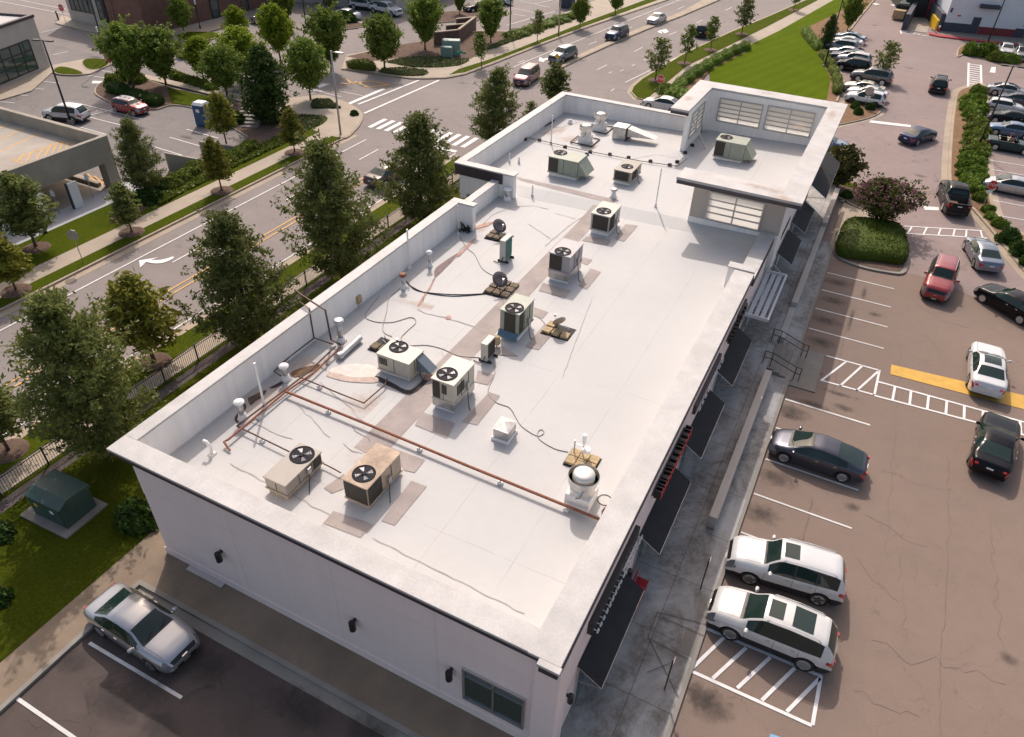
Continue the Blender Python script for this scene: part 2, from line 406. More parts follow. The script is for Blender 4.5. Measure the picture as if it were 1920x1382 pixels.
M = dict(
 frosted=translucent('frosted_panel', (.76,.76,.74)),
 street=asphalt('street_asphalt', (0.24, 0.2096, 0.196), .32, .16, .09),
 lotA=asphalt('old_lot_asphalt', (0.2212, 0.1645, 0.1335), .22, .5, .07, .07),
 lotB=asphalt('far_lot_asphalt', (0.265, 0.2074, 0.192), .3, .15, .09),
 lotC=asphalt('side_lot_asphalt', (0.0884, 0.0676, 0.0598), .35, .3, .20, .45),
 lotD=asphalt('upper_lot_asphalt', (0.2042, 0.1852, 0.1786), .35, .16, .12, .2),
 kerb=concrete('kerb_concrete', (0.3526, 0.287, 0.2132), 0, 0, .16),
 kerbgrey=concrete('kerb_grey', (0.255, 0.2325, 0.2025), 0, 0, .16),
 walk=concrete('walk_concrete', (0.368, 0.308, 0.24), 0, 1.5, .10),
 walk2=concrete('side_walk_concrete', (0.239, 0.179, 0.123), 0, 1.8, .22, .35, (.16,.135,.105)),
 frontwalk=concrete('front_walk_concrete', (.36,.355,.35), 1.85, 3.0, .2, .82, (.105,.085,.062), .016, .42),
 pad=concrete('pad_concrete', (0.216, 0.198, 0.1764), 0, 0, .2, .4, (.17,.15,.13)),
 garage=concrete('garage_concrete', (0.34, 0.3017, 0.2465), 0, 0, .16, .4, (.24,.21,.17)),
 deck=concrete('deck_concrete', (0.374, 0.3315, 0.2805), 0, 0, .14, .5, (.30,.27,.235), .012, .3),
 bluewalk=concrete('pale_walk_concrete', (0.391, 0.3995, 0.425), 0, 3.0, .08),
 lawn=grass('lawn_grass', (0.0975, 0.1404, 0.00468), (0.0819, 0.1232, 0.0039), (0.117, 0.1443, 0.00936), .12, .04),
 verge=grass('verge_grass', (0.0756, 0.0972, 0.00576), (0.054, 0.0756, 0.00504), (0.1152, 0.1044, 0.0216)),
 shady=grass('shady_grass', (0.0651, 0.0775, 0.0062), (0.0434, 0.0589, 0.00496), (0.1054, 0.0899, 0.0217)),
 dry=grass('bank_grass', (0.085, 0.119, 0.0255), (0.0595, 0.0935, 0.017), (0.187, 0.1445, 0.07225)),
 mulch=mulch('bark_mulch', (0.132, 0.0864, 0.0688), (0.184, 0.128, 0.1)),
 straw=mulch('pine_straw', (0.224, 0.132, 0.076), (0.272, 0.176, 0.104)),
 rock=mulch('gravel_strip', (0.112, 0.092, 0.088), (0.16, 0.136, 0.128)),
 white=paintline('white_line_paint', (0.663, 0.646, 0.6205), .5),
 whitef=paintline('fresh_white_paint', (0.7568, 0.7392, 0.7216), .22),
 yellow=paintline('yellow_line_paint', (0.612, 0.34, 0.085), .5),
 yellowb=paintline('yellow_bar_paint', (0.612, 0.357, 0.0595), .1),
 blue=paintline('blue_paint', (.18,.42,.62), .2),
 redp=paintline('red_kerb_paint', (.38,.04,.05), .2),
 oil=stainmat('oil_stain', (.045,.038,.034), .62), rust=stainmat('rust_stain', (.50,.30,.17), .34),
 membrane=membrane('roof_membrane'),
 coping=pmat('coping_white', (.462,.447,.434), .6, var=.13, vscale=.9, var2=.07),
 parapet=streaky('parapet_white', (.86,.83,.80), .09),
 stucco=streaky('stucco_wall', (.86,.72,.68), .035),
 greige=pmat('greige_panel', (0.4465, 0.399, 0.3562), .85, var=.04, vscale=.8),
 fascia=pmat('fascia_dark', (.055,.043,.050), .45, var=.2, vscale=1),
 black=pmat('black_metal', (.018,.017,.018), .4), fabric=pmat('awning_fabric', (.016,.016,.020), .85, var=.25, vscale=1.5),
 alu=pmat('aluminium', (.62,.62,.62), .35, .9), galv=pmat('galvanised_steel', (.50,.49,.48), .38, .85, var=.2, vscale=3),
 winglass=glassmat('window_glass', (.035,.055,.05)), storeglass=glassmat('store_glass', (.04,.075,.075)),

 wood=pmat('weathered_wood', (.42,.31,.17), .8, var=.3, vscale=6), brick_dark=pmat('paver_brick', (.16,.125,.085), .9, var=.35, vscale=9),
 rustpipe=pmat('rusty_pipe', (.24,.085,.045), .65, var=.3, vscale=5), darkpipe=pmat('brown_pipe', (.10,.055,.04), .6, .2, var=.3, vscale=5),
 pvc=pmat('white_pvc', (.78,.76,.73), .45), rubber=pmat('black_rubber', (.02,.02,.02), .8), 
 bark=pmat('tree_bark', (.10,.078,.06), .95, var=.3, vscale=6, bump=.5, bscale=15),
 brickred=brick('brown_brick', (.15,.075,.055), (.19,.095,.070), (.17,.11,.09)),
 brickdk=brick('dark_brick', (.12,.072,.058), (.15,.092,.07), (.13,.10,.085)),
 concgrey=pmat('grey_concrete', (.42,.39,.36), .85, var=.1, vscale=.6),
 paintwhite=pmat('white_wall', (.68,.70,.74), .8, var=.04, vscale=.4), navywall=pmat('dark_blue_wall', (.055,.06,.085), .75, var=.08, vscale=1),
 redwall=pmat('dark_red_wall', (.20,.035,.04), .75, var=.1, vscale=1), signred=pmat('sign_red', (.55,.025,.03), .4), 
 signwhite=pmat('sign_white', (.82,.82,.82), .4), signgrey=pmat('sign_back', (.42,.41,.40), .4, .6), signyellow=pmat('sign_yellow', (.75,.48,.02), .4), signgreen=pmat('sign_green', (.01,.25,.14), .4),
 green_box=pmat('green_enamel', (.040,.075,.062), .5, var=.15, vscale=2), sage_box=pmat('sage_enamel', (.20,.29,.26), .5, var=.05),
 canopy=pmat('canopy_metal', (.56,.58,.61), .45), interior=pmat('dark_interior', (.03,.03,.032), .9), grating=pmat('roof_pad_grey', (0.3362, 0.2911, 0.2706), .85, var=.12, vscale=1.2, var2=.08),
 ac_cream=pmat('ac_cream', (0.493, 0.459, 0.3825), .5, var=.07, vscale=2), ac_tan=pmat('ac_tan', (0.391, 0.306, 0.2295), .5, var=.12, vscale=2), ac_taupe=pmat('ac_taupe', (0.306, 0.272, 0.2338), .5, var=.06),
 ac_violet=pmat('ac_violet_grey', (0.323, 0.3017, 0.323), .45, var=.06), ac_sage=pmat('ac_sage', (0.2904, 0.3168, 0.2552), .5, var=.1, vscale=1.5), ac_pale=pmat('ac_pale_grey', (0.4675, 0.4505, 0.3995), .5, var=.06),
 coil=pmat('coil_fins', (.055,.05,.042), .6, .3), fan=pmat('fan_black', (.018,.017,.024), .7, spec=.2), fanblade=pmat('fan_blade', (.13,.13,.14), .4, .3),
 fanwhite=pmat('fan_spun_aluminium', (.72,.69,.63), .35, .55, var=.1, vscale=3),
 dish=pmat('dish_grey', (.10,.09,.095), .85, spec=.15), tealcoil=pmat('teal_coil', (.05,.17,.15), .5, .3), bluetape=pmat('blue_panel', (.17,.30,.42), .5), slate=pmat('slate_panel', (.15,.19,.23), .5),
 shrubd=leafmat('shrub_leaf_dark', (0.0352, 0.0704, 0.0144), (0.0496, 0.0952, 0.016), (0.0752, 0.1304, 0.02)),
 shrubg=leafmat('shrub_leaf_green', (0.12, 0.192, 0.0232), (0.1512, 0.224, 0.0272), (0.1976, 0.26, 0.0416)), hedge=leafmat('clipped_hedge_leaf', (0.07225, 0.1105, 0.0119), (0.0935, 0.1318, 0.0153), (0.1275, 0.1615, 0.0255)),
 shrubo=leafmat('shrub_leaf_olive', (0.1136, 0.1624, 0.0216), (0.1456, 0.184, 0.0272), (0.216, 0.216, 0.0488)),
 cover=leafmat('ground_cover_leaf', (0.1248, 0.144, 0.0528), (0.1536, 0.1728, 0.0672), (0.192, 0.2016, 0.096)),
 oak=leafmat('oak_leaf', (0.1191, 0.1466, 0.03838), (0.1584, 0.187, 0.04723), (0.2371, 0.243, 0.09053), .36),
 elm=leafmat('elm_leaf', (0.1266, 0.1894, 0.02951), (0.1733, 0.2332, 0.03713), (0.2532, 0.2998, 0.06664), .34),
 lime=leafmat('lime_leaf', (0.1836, 0.255, 0.0187), (0.2346, 0.306, 0.0221), (0.2856, 0.3366, 0.0357), .36),
 young=leafmat('young_oak_leaf', (0.1403, 0.158, 0.01964), (0.1889, 0.1824, 0.02431), (0.2431, 0.2188, 0.04301), .28),
 holly=leafmat('dark_evergreen_leaf', (0.0533, 0.09102, 0.01886), (0.0697, 0.1066, 0.02132), (0.08036, 0.1337, 0.03198)),
 myrtle=leafmat('myrtle_leaf', (.075,.10,.022), (.105,.11,.028), (.16,.11,.045)), 
 pink=leafmat('pink_blossom', (.26,.12,.14), (.34,.14,.21), (.22,.12,.10), .3), magn=leafmat('magnolia_leaf', (.045,.055,.016), (.075,.08,.022), (.13,.085,.035)),
 fbars=pmat('fence_iron', (.03,.027,.025), .5), skin=pmat('skin', (.45,.26,.19), .6), shirt=pmat('pale_cloth', (.62,.56,.54), .9), cap=pmat('dark_red_cap', (.16,.05,.05), .9),
 blueplastic=pmat('blue_plastic', (.03,.09,.19), .5), greyplastic=pmat('grey_plastic', (.35,.36,.38), .55), bench_red=pmat('red_bench', (.42,.015,.03), .45))
# ------------------------------------------------------------------ the ground, roads, kerbs and paint
def flat(name, pts, z, mat, px=True):
    return struct(name, MB().sheet(gl(pts) if px else pts, z), M[mat])
def raised(name, pts, mat, kerb='kerb', w=.16, h=.13, px=True, sm=True, gutter=0):
    P = gl(pts) if px else list(pts)
    if sm: P = spline(ccw(P), 4)
    P = ccw(P); I = inset(P, w)
    struct('kerb', MB().ring(P, I, -.02, h), M[kerb])
    if gutter: struct('gutter', MB().ring(inset(P, -gutter), P, -.01, .006), M[kerb])
    return struct(name, MB().prism(I, -.02, h+.025), M[mat])
def rect(x0, x1, y0, y1): return [(x0,y0),(x1,y0),(x1,y1),(x0,y1)]
struct('ground', MB().sheet(rect(-900, 900, -400, 1500), 0), M['street'])
LB = [(0,54.6),(3.2,54.6),g(1720,515),g(1800,545),g(1920,605),(60,38)]
flat('parking_lot', [(0,-40),(60,-40)]+LB[::-1], .004, 'lotA', False)
flat('parking_lot', LB+[(90,300),(-14,300),(-8,125),(-9,104),(-7,92),(-6,70)], .004, 'lotB', False)
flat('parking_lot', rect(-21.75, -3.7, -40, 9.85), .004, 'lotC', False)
flat('parking_lot', [(-140,37.7),(-55.6,37.7),(-56,62),(-140,64)], .004, 'lotD', False)
# near side of the road
struct('kerb', MB().bx(-34.25,-34.05,-60,57.5,-.02,.13), M['kerb']); struct('gutter', MB().bx(-34.85,-34.25,-60,57.5,-.02,.007), M['kerb'])
struct('grass', MB().bx(-34.05,-32.6,-60,56.5,-.02,.15), M['verge'])
struct('sidewalk', MB().bx(-32.6,-31.35,-60,62,-.02,.145), M['walk'])
struct('grass', MB().bx(-31.35,-31.05,-60,75,-.02,.15), M['verge'])
struct('gravel', MB().bx(-31.05,-30.3,-60,75,-.02,.14), M['rock'])
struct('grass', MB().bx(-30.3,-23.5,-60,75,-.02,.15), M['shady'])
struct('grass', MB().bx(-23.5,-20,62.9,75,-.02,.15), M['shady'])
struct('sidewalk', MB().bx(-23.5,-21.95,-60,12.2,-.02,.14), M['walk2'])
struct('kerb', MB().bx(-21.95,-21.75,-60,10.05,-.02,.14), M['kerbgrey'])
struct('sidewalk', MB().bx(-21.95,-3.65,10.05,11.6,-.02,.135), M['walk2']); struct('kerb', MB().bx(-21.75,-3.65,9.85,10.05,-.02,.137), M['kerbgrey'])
struct('gutter', MB().bx(-21.75,-3.65,9.45,9.85,-.02,.007), M['kerbgrey'])
# far side of the road
struct('kerb', MB().bx(-46.15,-45.95,-60,57,-.02,.13), M['kerb']); struct('gutter', MB().bx(-45.95,-45.35,-60,57,-.02,.007), M['kerb'])
struct('grass', MB().bx(-47.25,-46.15,-60,57,-.02,.15), M['verge'])
struct('sidewalk', MB().bx(-48.95,-47.25,-60,57.5,-.02,.145), M['walk'])
struct('grass', MB().prism([(-48.95,-60),(-48.95,57.5),(-52.5,57.5),(-52.8,38),(-52.8,-60)],-.02,.15), M['verge'])
struct('ground_bed', MB().prism(gl([(215,395),(262,362),(330,330),(440,295),(560,240),(585,232),(560,262),(450,310),(350,360),(290,395)]),.1,.165), M['dry'])
struct('mulch', MB().prism(gl([(225,392),(262,366),(310,350),(318,362),(265,402)]),.1,.175), M['mulch'])
struct('mulch', MB().prism(gl([(440,285),(480,245),(520,232),(560,238),(520,262),(470,285)]),.1,.175), M['mulch'])
struct('mulch', MB().prism(gl([(205,412),(222,392),(262,380),(272,398),(222,425)]),.1,.17), M['straw'])
struct('sidewalk', MB().prism([(-52.8,-60),(-52.8,36.5),(-54.0,38.5),(-55.2,38.5),(-55.2,-60)],-.02,.15), M['bluewalk'])
# island at the stop line of the side street, with its paved corner
raised('sidewalk', [(575,243),(640,262),(668,245),(680,226),(678,212),(655,196),(628,186),(600,180),(540,186),(480,185),(470,200),(530,215)], 'walk')
struct('ground_bed', MB().prism(spline(gl([(588,190),(618,190),(628,198),(640,206),(610,206),(585,206)]),4),.1,.20), M['verge'])
struct('ground_bed', MB().prism(spline(gl([(535,225),(560,218),(612,222),(604,236),(570,250),(540,255)]),4),.1,.20), M['verge'])
raised('mulch', [(178,176),(187,158),(225,146),(262,147),(330,168),(400,184),(470,200),(520,216),(560,226),(540,250),(500,272),(470,262),(430,238),(367,206),(323,199),(290,207),(235,200),(200,190)], 'mulch')
struct('grass', MB().prism(gl([(315,168),(395,184),(412,205),(367,203),(322,196)]),.1,.20), M['verge'])
struct('sidewalk', MB().prism(gl([(255,146),(275,143),(420,176),(480,186),(475,198),(400,181)]),.1,.19), M['walk'])
# north-west corner of the junction
raised('sidewalk', [(640,131),(700,139),(770,149),(806,149),(836,148),(872,141),(925,121),(1003,90),(1100,53),(1290,-12),(1150,-12),(1060,25),(975,60),(900,58),(820,72),(745,88),(650,105)], 'walk', sm=False)
struct('grass', MB().prism(gl([(842,143),(872,138),(925,118),(1003,87),(1100,50),(1250,-4),(1225,-4),(1085,48),(1040,66),(960,98),(917,114),(860,132)]),.1,.165), M['verge'])
struct('mulch', MB().prism(gl([(650,108),(745,88),(820,74),(900,60),(975,62),(940,80),(905,98),(883,113),(800,108),(740,112),(690,118)]),.1,.168), M['mulch'])
struct('ground_bed', MB().prism(gl([(905,98),(940,80),(1000,58),(1060,28),(1110,8),(1085,22),(1052,40),(975,76)]),.1,.172), M['dry'])
struct('ground_bed', MB().prism(spline(gl([(725,118),(760,111),(800,109),(845,112),(880,114),(862,125),(820,129),(770,128)]),3),.1,.178), M['dry'])
struct('mulch', MB().prism(gl([(648,116),(700,124),(712,132),(700,136),(650,127)]),.1,.168), M['mulch'])
struct('ground_bed', MB().prism(spline(gl([(716,132),(760,130),(802,136),(795,144),(760,145),(712,138)]),3),.1,.172), M['dry'])
# verge, path and big lawn to the right of the road
raised('grass', [(1193,186),(1182,174),(1186,164),(1202,150),(1280,103),(1370,61),(1440,32),(1545,-14),(1565,-14),(1440,52),(1380,82),(1290,126),(1225,180),(1215,190)], 'verge', sm=False, gutter=.4)
struct('sidewalk', MB().prism(gl([(1200,196),(1225,178),(1290,126),(1380,82),(1440,52),(1565,-14),(1590,-14),(1460,60),(1400,89),(1300,135),(1245,190)]),-.02,.15), M['walk'])
struct('mulch', MB().prism(gl([(1245,190),(1300,135),(1400,89),(1402,98),(1330,135),(1275,200)])+[(-13,80)],-.02,.155), M['straw'])
struct('grass', MB().prism(gl([(1330,135),(1402,98),(1400,89),(1460,60),(1590,-14),(1640,-14),(1562,30),(1515,52),(1520,72),(1537,110),(1557,150),(1549,190)])+[(-7.4,75),(-14,75),(-18,88)],-.02,.15), M['lawn'])
KL = [(1515,52),(1562,30),(1640,-14),(1652,-14),(1612,35),(1596,56),(1565,72),(1548,92),(1560,112),(1577,138),(1584,158),(1570,192)]
struct('mulch', MB().prism(gl(KL)+[(-6.2,75),(-7.4,75)]+gl([(1549,190),(1557,150),(1537,110),(1520,72)]),-.02,.145), M['straw'])
P_ = [Vector(q) for q in gl(KL[3:])]
_k = MB()
for a, b in zip(P_, P_[1:]):
    t = (b-a).normalized(); n = Vector((t.y, -t.x))*.22
    _k.prism([tuple(a-t*.1), tuple(b), tuple(b+n), tuple(a-t*.1+n)], -.02, .155)
struct('kerb', _k, M['kerb'])
# islands of the right-hand lot
raised('straw_island', [(1555,238),(1580,196),(1600,191),(1635,196),(1651,206),(1645,216),(1618,226),(1575,235)], 'straw', gutter=.45)
raised('mulch', [(1563,478),(1568,440),(1585,420),(1640,424),(1690,432),(1702,468),(1698,512),(1660,513),(1600,499)], 'mulch', kerb='kerbgrey', w=.3)
struct('sidewalk', MB().prism(gl([(1536,378),(1560,372),(1590,386),(1640,408),(1692,424),(1700,434),(1640,424),(1585,420),(1566,440),(1560,470)])+[(-.4,57),(-.4,66)],-.02,.14), M['walk'])
raised('mulch', [(1500,345),(1525,322),(1548,326),(1585,338),(1612,352),(1645,385),(1688,420),(1640,406),(1592,384),(1560,370),(1530,372)], 'mulch', w=.25)
struct('grass', MB().prism(spline(gl([(1528,330),(1550,330),(1588,344),(1608,356),(1585,352),(1552,340)]),3),.1,.185), M['verge'])
raised('straw_island', [(1793,174),(1812,165),(1842,160),(1845,230),(1850,300),(1858,365),(1868,402),(1882,432),(1940,446),(2020,470),(2020,600),(1960,548),(1920,512),(1862,440),(1826,398),(1795,365),(1777,338),(1781,250),(1787,200)], 'straw', w=.28, gutter=.55)
raised('mulch', [(1795,108),(1822,98),(1860,105),(1925,128),(1990,150),(1990,118),(1920,108),(1850,92),(1815,84),(1796,92)], 'straw', w=.2)
# the paved front of the shops
struct('sidewalk', MB().bx(-1.05,-.16,24.3,57,-.02,.12), M['frontwalk']); struct('sidewalk', MB().bx(-3.6,-.16,-40,24.3,-.02,.12), M['frontwalk'])
struct('kerb', MB().bx(-.16,0,-40,57,-.02,.123), M['kerbgrey'])
_w = MB()
for y0, y1, z0, z1 in ((24.3,38,.12,.55),(38,70,.55,.55)):
    _w.add([(-3.6,y0,-.02),(-1.45,y0,-.02),(-1.45,y1,-.02),(-3.6,y1,-.02),(-3.6,y0,z0),(-1.45,y0,z0),(-1.45,y1,z1),(-3.6,y1,z1)],[(3,2,1,0),(4,5,6,7),(0,1,5,4),(1,2,6,5),(2,3,7,6),(3,0,4,7)])
struct('raised_walkway', _w, M['frontwalk'])
struct('sidewalk', MB().bx(0.0,1.5,37.3,41.5,-.02,.05), M['pad'])
struct('sidewalk', MB().prism(gl([(1285,1183),(1313,1190),(1296,1237),(1270,1224)]),.05,.126), M['pad'])
# ------------------------------------------------------------------ paint
def stripes(name, segs, w, mat='white', z=.009, world=False, label=None):
    mb = MB()
    for s in segs:
        a, b = (Vector(s[0]), Vector(s[1])) if world else (Vector(g(*s[:2])), Vector(g(*s[2:4])))
        t = (b-a).normalized(); n = Vector((-t.y, t.x))*w/2
        mb.sheet([a+n, a-n, b-n, b+n], z)
    return struct(name, mb, M[mat], label=label)
for k in range(-4, 21):                                   # bays at the shop front, 9 ft apart
    y = 52.28 - 2.735*k
    if k in (4, 5) or 33.2 < y < 35 or y < 24.2 and y > 17.8: continue
    if y < 17: continue
    if y > 54: continue
    struct('parking_line', MB().bx(.1, 4.68, y-.05, y+.05, .0, .009), M['white'])
struct('parking_line', MB().bx(.1, 4.68, 35.85, 35.95, .0, .009), M['white'])
# hatched aisle with its long ladder crossing, mid lot
A_ = [(1548,667),(1648,694),(1640,741),(1538,713)]
stripes('hatched_aisle', [(1548,667,1649,695),(1538,713,1640,741),(1649,694,1639,742),(1548,667,1550,668),(1587,678,1541,713),(1617,686,1575,724),(1646,697,1606,733)], .13, 'whitef')
stripes('ladder_crossing', [(1646,716,1920,792),(1639,742,1920,816)], .14, 'whitef')
stripes('ladder_crossing', [(1678,725,1673,751),(1708,733,1705,760),(1741,742,1738,769),(1775,752,1773,778),(1808,761,1807,788),(1843,771,1842,797),(1879,781,1880,806),(1912,790,1914,816)], .14, 'whitef', .0135)
struct('yellow_bar', MB().sheet(gl([(1671,684),(1920,742),(1920,768),(1669,702)]), .009), M['yellowb'])
# hatched access bay in front, by the white cars
stripes('hatched_aisle', [(1322,1178,1541,1269),(1294,1258,1522,1361),(1322,1178,1296,1256)], .14, 'whitef')
stripes('hatched_aisle', [(1358,1195,1297,1254),(1399,1215,1336,1273),(1444,1233,1382,1291),(1490,1253,1428,1314),(1537,1272,1475,1335),(1539,1268,1523,1360)], .14, 'whitef', .0135)
struct('painted_symbol', MB().sheet(gl([(1444,1376),(1462,1382),(1470,1400),(1438,1396)]), .009), M['blue'])
# crossing near the pickup, ladder crossing far right
stripes('ladder_crossing', [(1690,424,1841,433),(1697,438,1851,447)], .14, 'whitef')
stripes('ladder_crossing', [(1710,425,1702,438),(1738,427,1731,440),(1764,428,1759,442),(1790,430,1787,443),(1812,432,1811,444),(1838,433,1842,446)], .13, 'whitef', .0135)
stripes('ladder_crossing', [(1816,118,1815,163),(1839,122,1840,160)], .25, 'whitef')
stripes('ladder_crossing', [(1816,120+4*i,1839,123.5+4*i) for i in range(10)], .35, 'whitef', .0135)
struct('stop_line', MB().sheet(gl([(1855,136),(1866,137),(1862,127),(1868,127)][:2]+[(1867,126),(1859,126)]), .009), M['whitef'])
struct('stop_line', MB().sheet(gl([(1633,226),(1708,235),(1707,239),(1629,230)]), .009), M['whitef'])
struct('stop_line', MB().sheet(gl([(1731,387),(1760,389),(1760,395),(1734,394)]), .009), M['whitef'])
stripes('parking_line', [(1856,285,1925,296),(1857,301,1925,312),(1858,318,1925,330),(1862,376,1925,388),(1868,404,1925,414),(1862,355,1925,366),(1849,172,1855,173)], .13)
stripes('parking_line', [(1590,70,1600,70),(1575,118,1625,123),(1590,130,1625,135),(1586,172,1592,172)], .12)
# side lot, bottom left
stripes('parking_line', [(168,1206,341,1309),(25,1305,142,1386)], .13)
stripes('parking_line', [(-40,1470,40,1530)], .13)
# the road
def dash(x0, x1, ys, w, mat, name='lane_line'):
    mb = MB()
    for y0, y1 in ys: mb.sheet([(x0-w/2,y0),(x0+w/2,y0),(x1+w/2,y1),(x1-w/2,y1)], .009)
    struct(name, mb, M[mat])
dash(-44.05,-44.05,[(-60,56.5)],.14,'white'); dash(-41.55,-41.55,[(-6+12*k,-3+12*k) for k in range(5) if k not in (2,)]+[(43.6,46.2),(52,55)],.13,'white')
for dx in (-.13,.13): dash(-38.75+dx*2,-38.55+dx*2,[(-60,53)],.13,'yellow','centre_line')
dash(-35.9,-34.75,[(-60,58)],.12,'white')
dash(-36.95,-36.95,[(40,43),(50,53)],.12,'white')
struct('stop_line', MB().bx(-38.2,-34.9,58.1,58.6,0,.009), M['whitef'])
for i in range(12):                                       # zebra
    x = -46.0+.98*i; y = 59.4+.02*i
    struct('zebra_bar', MB().sheet([(x,y),(x+.5,y),(x+.5,y+2.9),(x,y+2.9)], .009), M['whitef'])
stripes('crosswalk_line', [(672,196,785,151),(683,213,823,151)], .28, 'whitef')
stripes('stop_line', [(652,196,720,167)], .5, 'whitef')
stripes('lane_line', [(640,172,680,180),(566,165,640,182)], .13)
# turn arrow on the near lane: a bent shaft and a head pointing at the far kerb
_a = spline(gl([(327,484),(316,490),(303,494),(288,494.5),(274,492)]),5,False); _b = spline(gl([(324.5,481.5),(312,485.5),(300,488),(284,488.5)]),5,False)
struct('turn_arrow', MB().sheet(_a+_b[::-1], .009).sheet(gl([(261,489),(297,483),(284,488.5),(274,492),(263,502.5)]), .0095), M['whitef'])
for q in ([(1012,107),(1022,113),(1019,117),(1010,115)],[(1238,57),(1249,55),(1254,60),(1246,63)],):
    struct('turn_arrow', MB().sheet(gl(q), .009), M['whitef'])
struct('turn_arrow', MB().sheet(gl([(1018,111),(1040,106),(1040,109),(1019,114)]), .0085).sheet(gl([(1238,57),(1232,60),(1242,64)]),.0095), M['whitef'])
stripes('lane_line', [(940,136,1000,110),(1000,110,1100,70),(1100,70,1285,-4)], .14)
stripes('lane_line', [(972,118,984,113),(1104,84,1119,78),(1170,57,1185,51),(1210,42,1222,36),(1270,18,1283,12)], .13)
stripes('lane_line', [(1120,131,1138,122),(1189,97,1205,89),(1253,67,1268,60),(1305,44,1318,38),(1360,20,1372,14)], .13)
stripes('lane_line', [(1145,171,1152,167),(1141,138,1147,135),(1163,134,1169,131),(1185,124,1190,121),(1207,114,1212,111)], .12)
stripes('lane_line', [(1172,155,1280,103),(1280,103,1370,62),(1370,62,1500,6)], .14)
raised('median', [(1050,131),(1100,106),(1160,79),(1215,56),(1280,31),(1340,5),(1375,-10),(1345,-14),(1275,25),(1210,50),(1155,73),(1095,100),(1052,124)], 'kerb', sm=False, w=.1)
# side street arrows, lot lines to the left
for q in ([(590,165),(605,157),(620,158),(606,163),(598,166)],[(575,170),(612,174),(600,169),(578,166)]): struct('turn_arrow', MB().sheet(gl(q), .009), M['white'])
stripes('yellow_hatch', [(640,158,700,153),(648,148,662,158),(666,153,690,164),(700,153,730,160),(690,164,732,160)], .25, 'yellow')
stripes('parking_line', [(150,195,265,224),(155,217,230,236),(78,220,130,232),(130,233,200,253),(155,220,218,205),(138,234,158,222),(0,174,52,180),(28,161,82,168),(62,150,112,157),(0,191,28,194),(350,243,410,260),(318,258,377,275),(290,276,342,292),(190,133,235,140),(165,142,220,150)], .13)
struct('stop_line', MB().sheet(gl([(174,152),(205,153),(203,157),(172,157)]), .009), M['whitef'])
stripes('parking_line', [(0,3,130,28),(35,0,125,18),(77,62,112,53),(100,103,128,97),(363,80,410,87),(365,92,430,100)], .16)
stripes('parking_line', [(660,44,720,40),(655,38,700,46),(690,34,730,40),(660,52,700,58),(945,25,985,30),(955,14,1000,24),(975,2,1030,14),(950,48,1040,22),(1000,8,1060,-4)], .16)
raised('mulch', [(590,10),(660,2),(690,-12),(600,-14)], 'mulch', w=.2)
raised('mulch', [(640,50),(668,42),(682,50),(670,54),(640,56)], 'mulch')
raised('mulch', [(800,30),(860,22),(900,26),(895,40),(845,42),(800,45)], 'mulch')
raised('grass', [(153,120),(165,112),(198,113),(207,121),(190,131),(165,132)], 'verge'); raised('grass', [(100,133),(115,127),(140,131),(158,139),(145,143),(108,141)], 'verge')
struct('sidewalk', MB().prism(gl([(60,172),(0,190),(-60,190),(-20,140),(88,112),(95,125),(155,113),(215,120),(170,140),(145,143),(98,138)]),-.02,.10), M['walk'])
raised('grass', [(330,70),(352,62),(395,62),(412,66),(395,76),(345,78)], 'verge')
struct('sidewalk', MB().prism(gl([(118,30),(136,38),(213,52),(273,67),(355,49),(430,30),(470,40),(395,60),(330,75),(260,82),(130,52),(104,45)]),-.02,.12), M['walk'])
struct('sidewalk', MB().prism(gl([(355,49),(460,20),(520,10),(520,-20),(400,-20)]),-.02,.1), M['concgrey'])
struct('red_kerb', MB().prism(gl([(1742,62),(1760,66),(1830,76),(1925,86),(1925,88.5),(1830,79),(1758,70),(1742,66)]),-.02,.16), M['redp'])
struct('sidewalk', MB().prism(gl([(1746,56),(1770,58),(1810,61),(1925,72),(1925,86),(1830,76),(1760,66)]),-.02,.15), M['pad'])
struct('loading_ramp', MB().prism(gl([(1702,58),(1738,62),(1750,30),(1712,28)]),-.02,.03), M['deck'])
stripes('hatched_aisle', [(1688,58,1690,64),(1690,62,1740,68),(1695,58,1720,66),(1708,60,1732,68)], .22, 'whitef')
for q in ((1642,8),(1676,10)): struct('painted_mark', MB().sheet([(g(*q)[0]+a*.7, g(*q)[1]+b*1.0) for a,b in ((-1,0),(0,-1),(1,0),(0,1))], .009), M['white'])
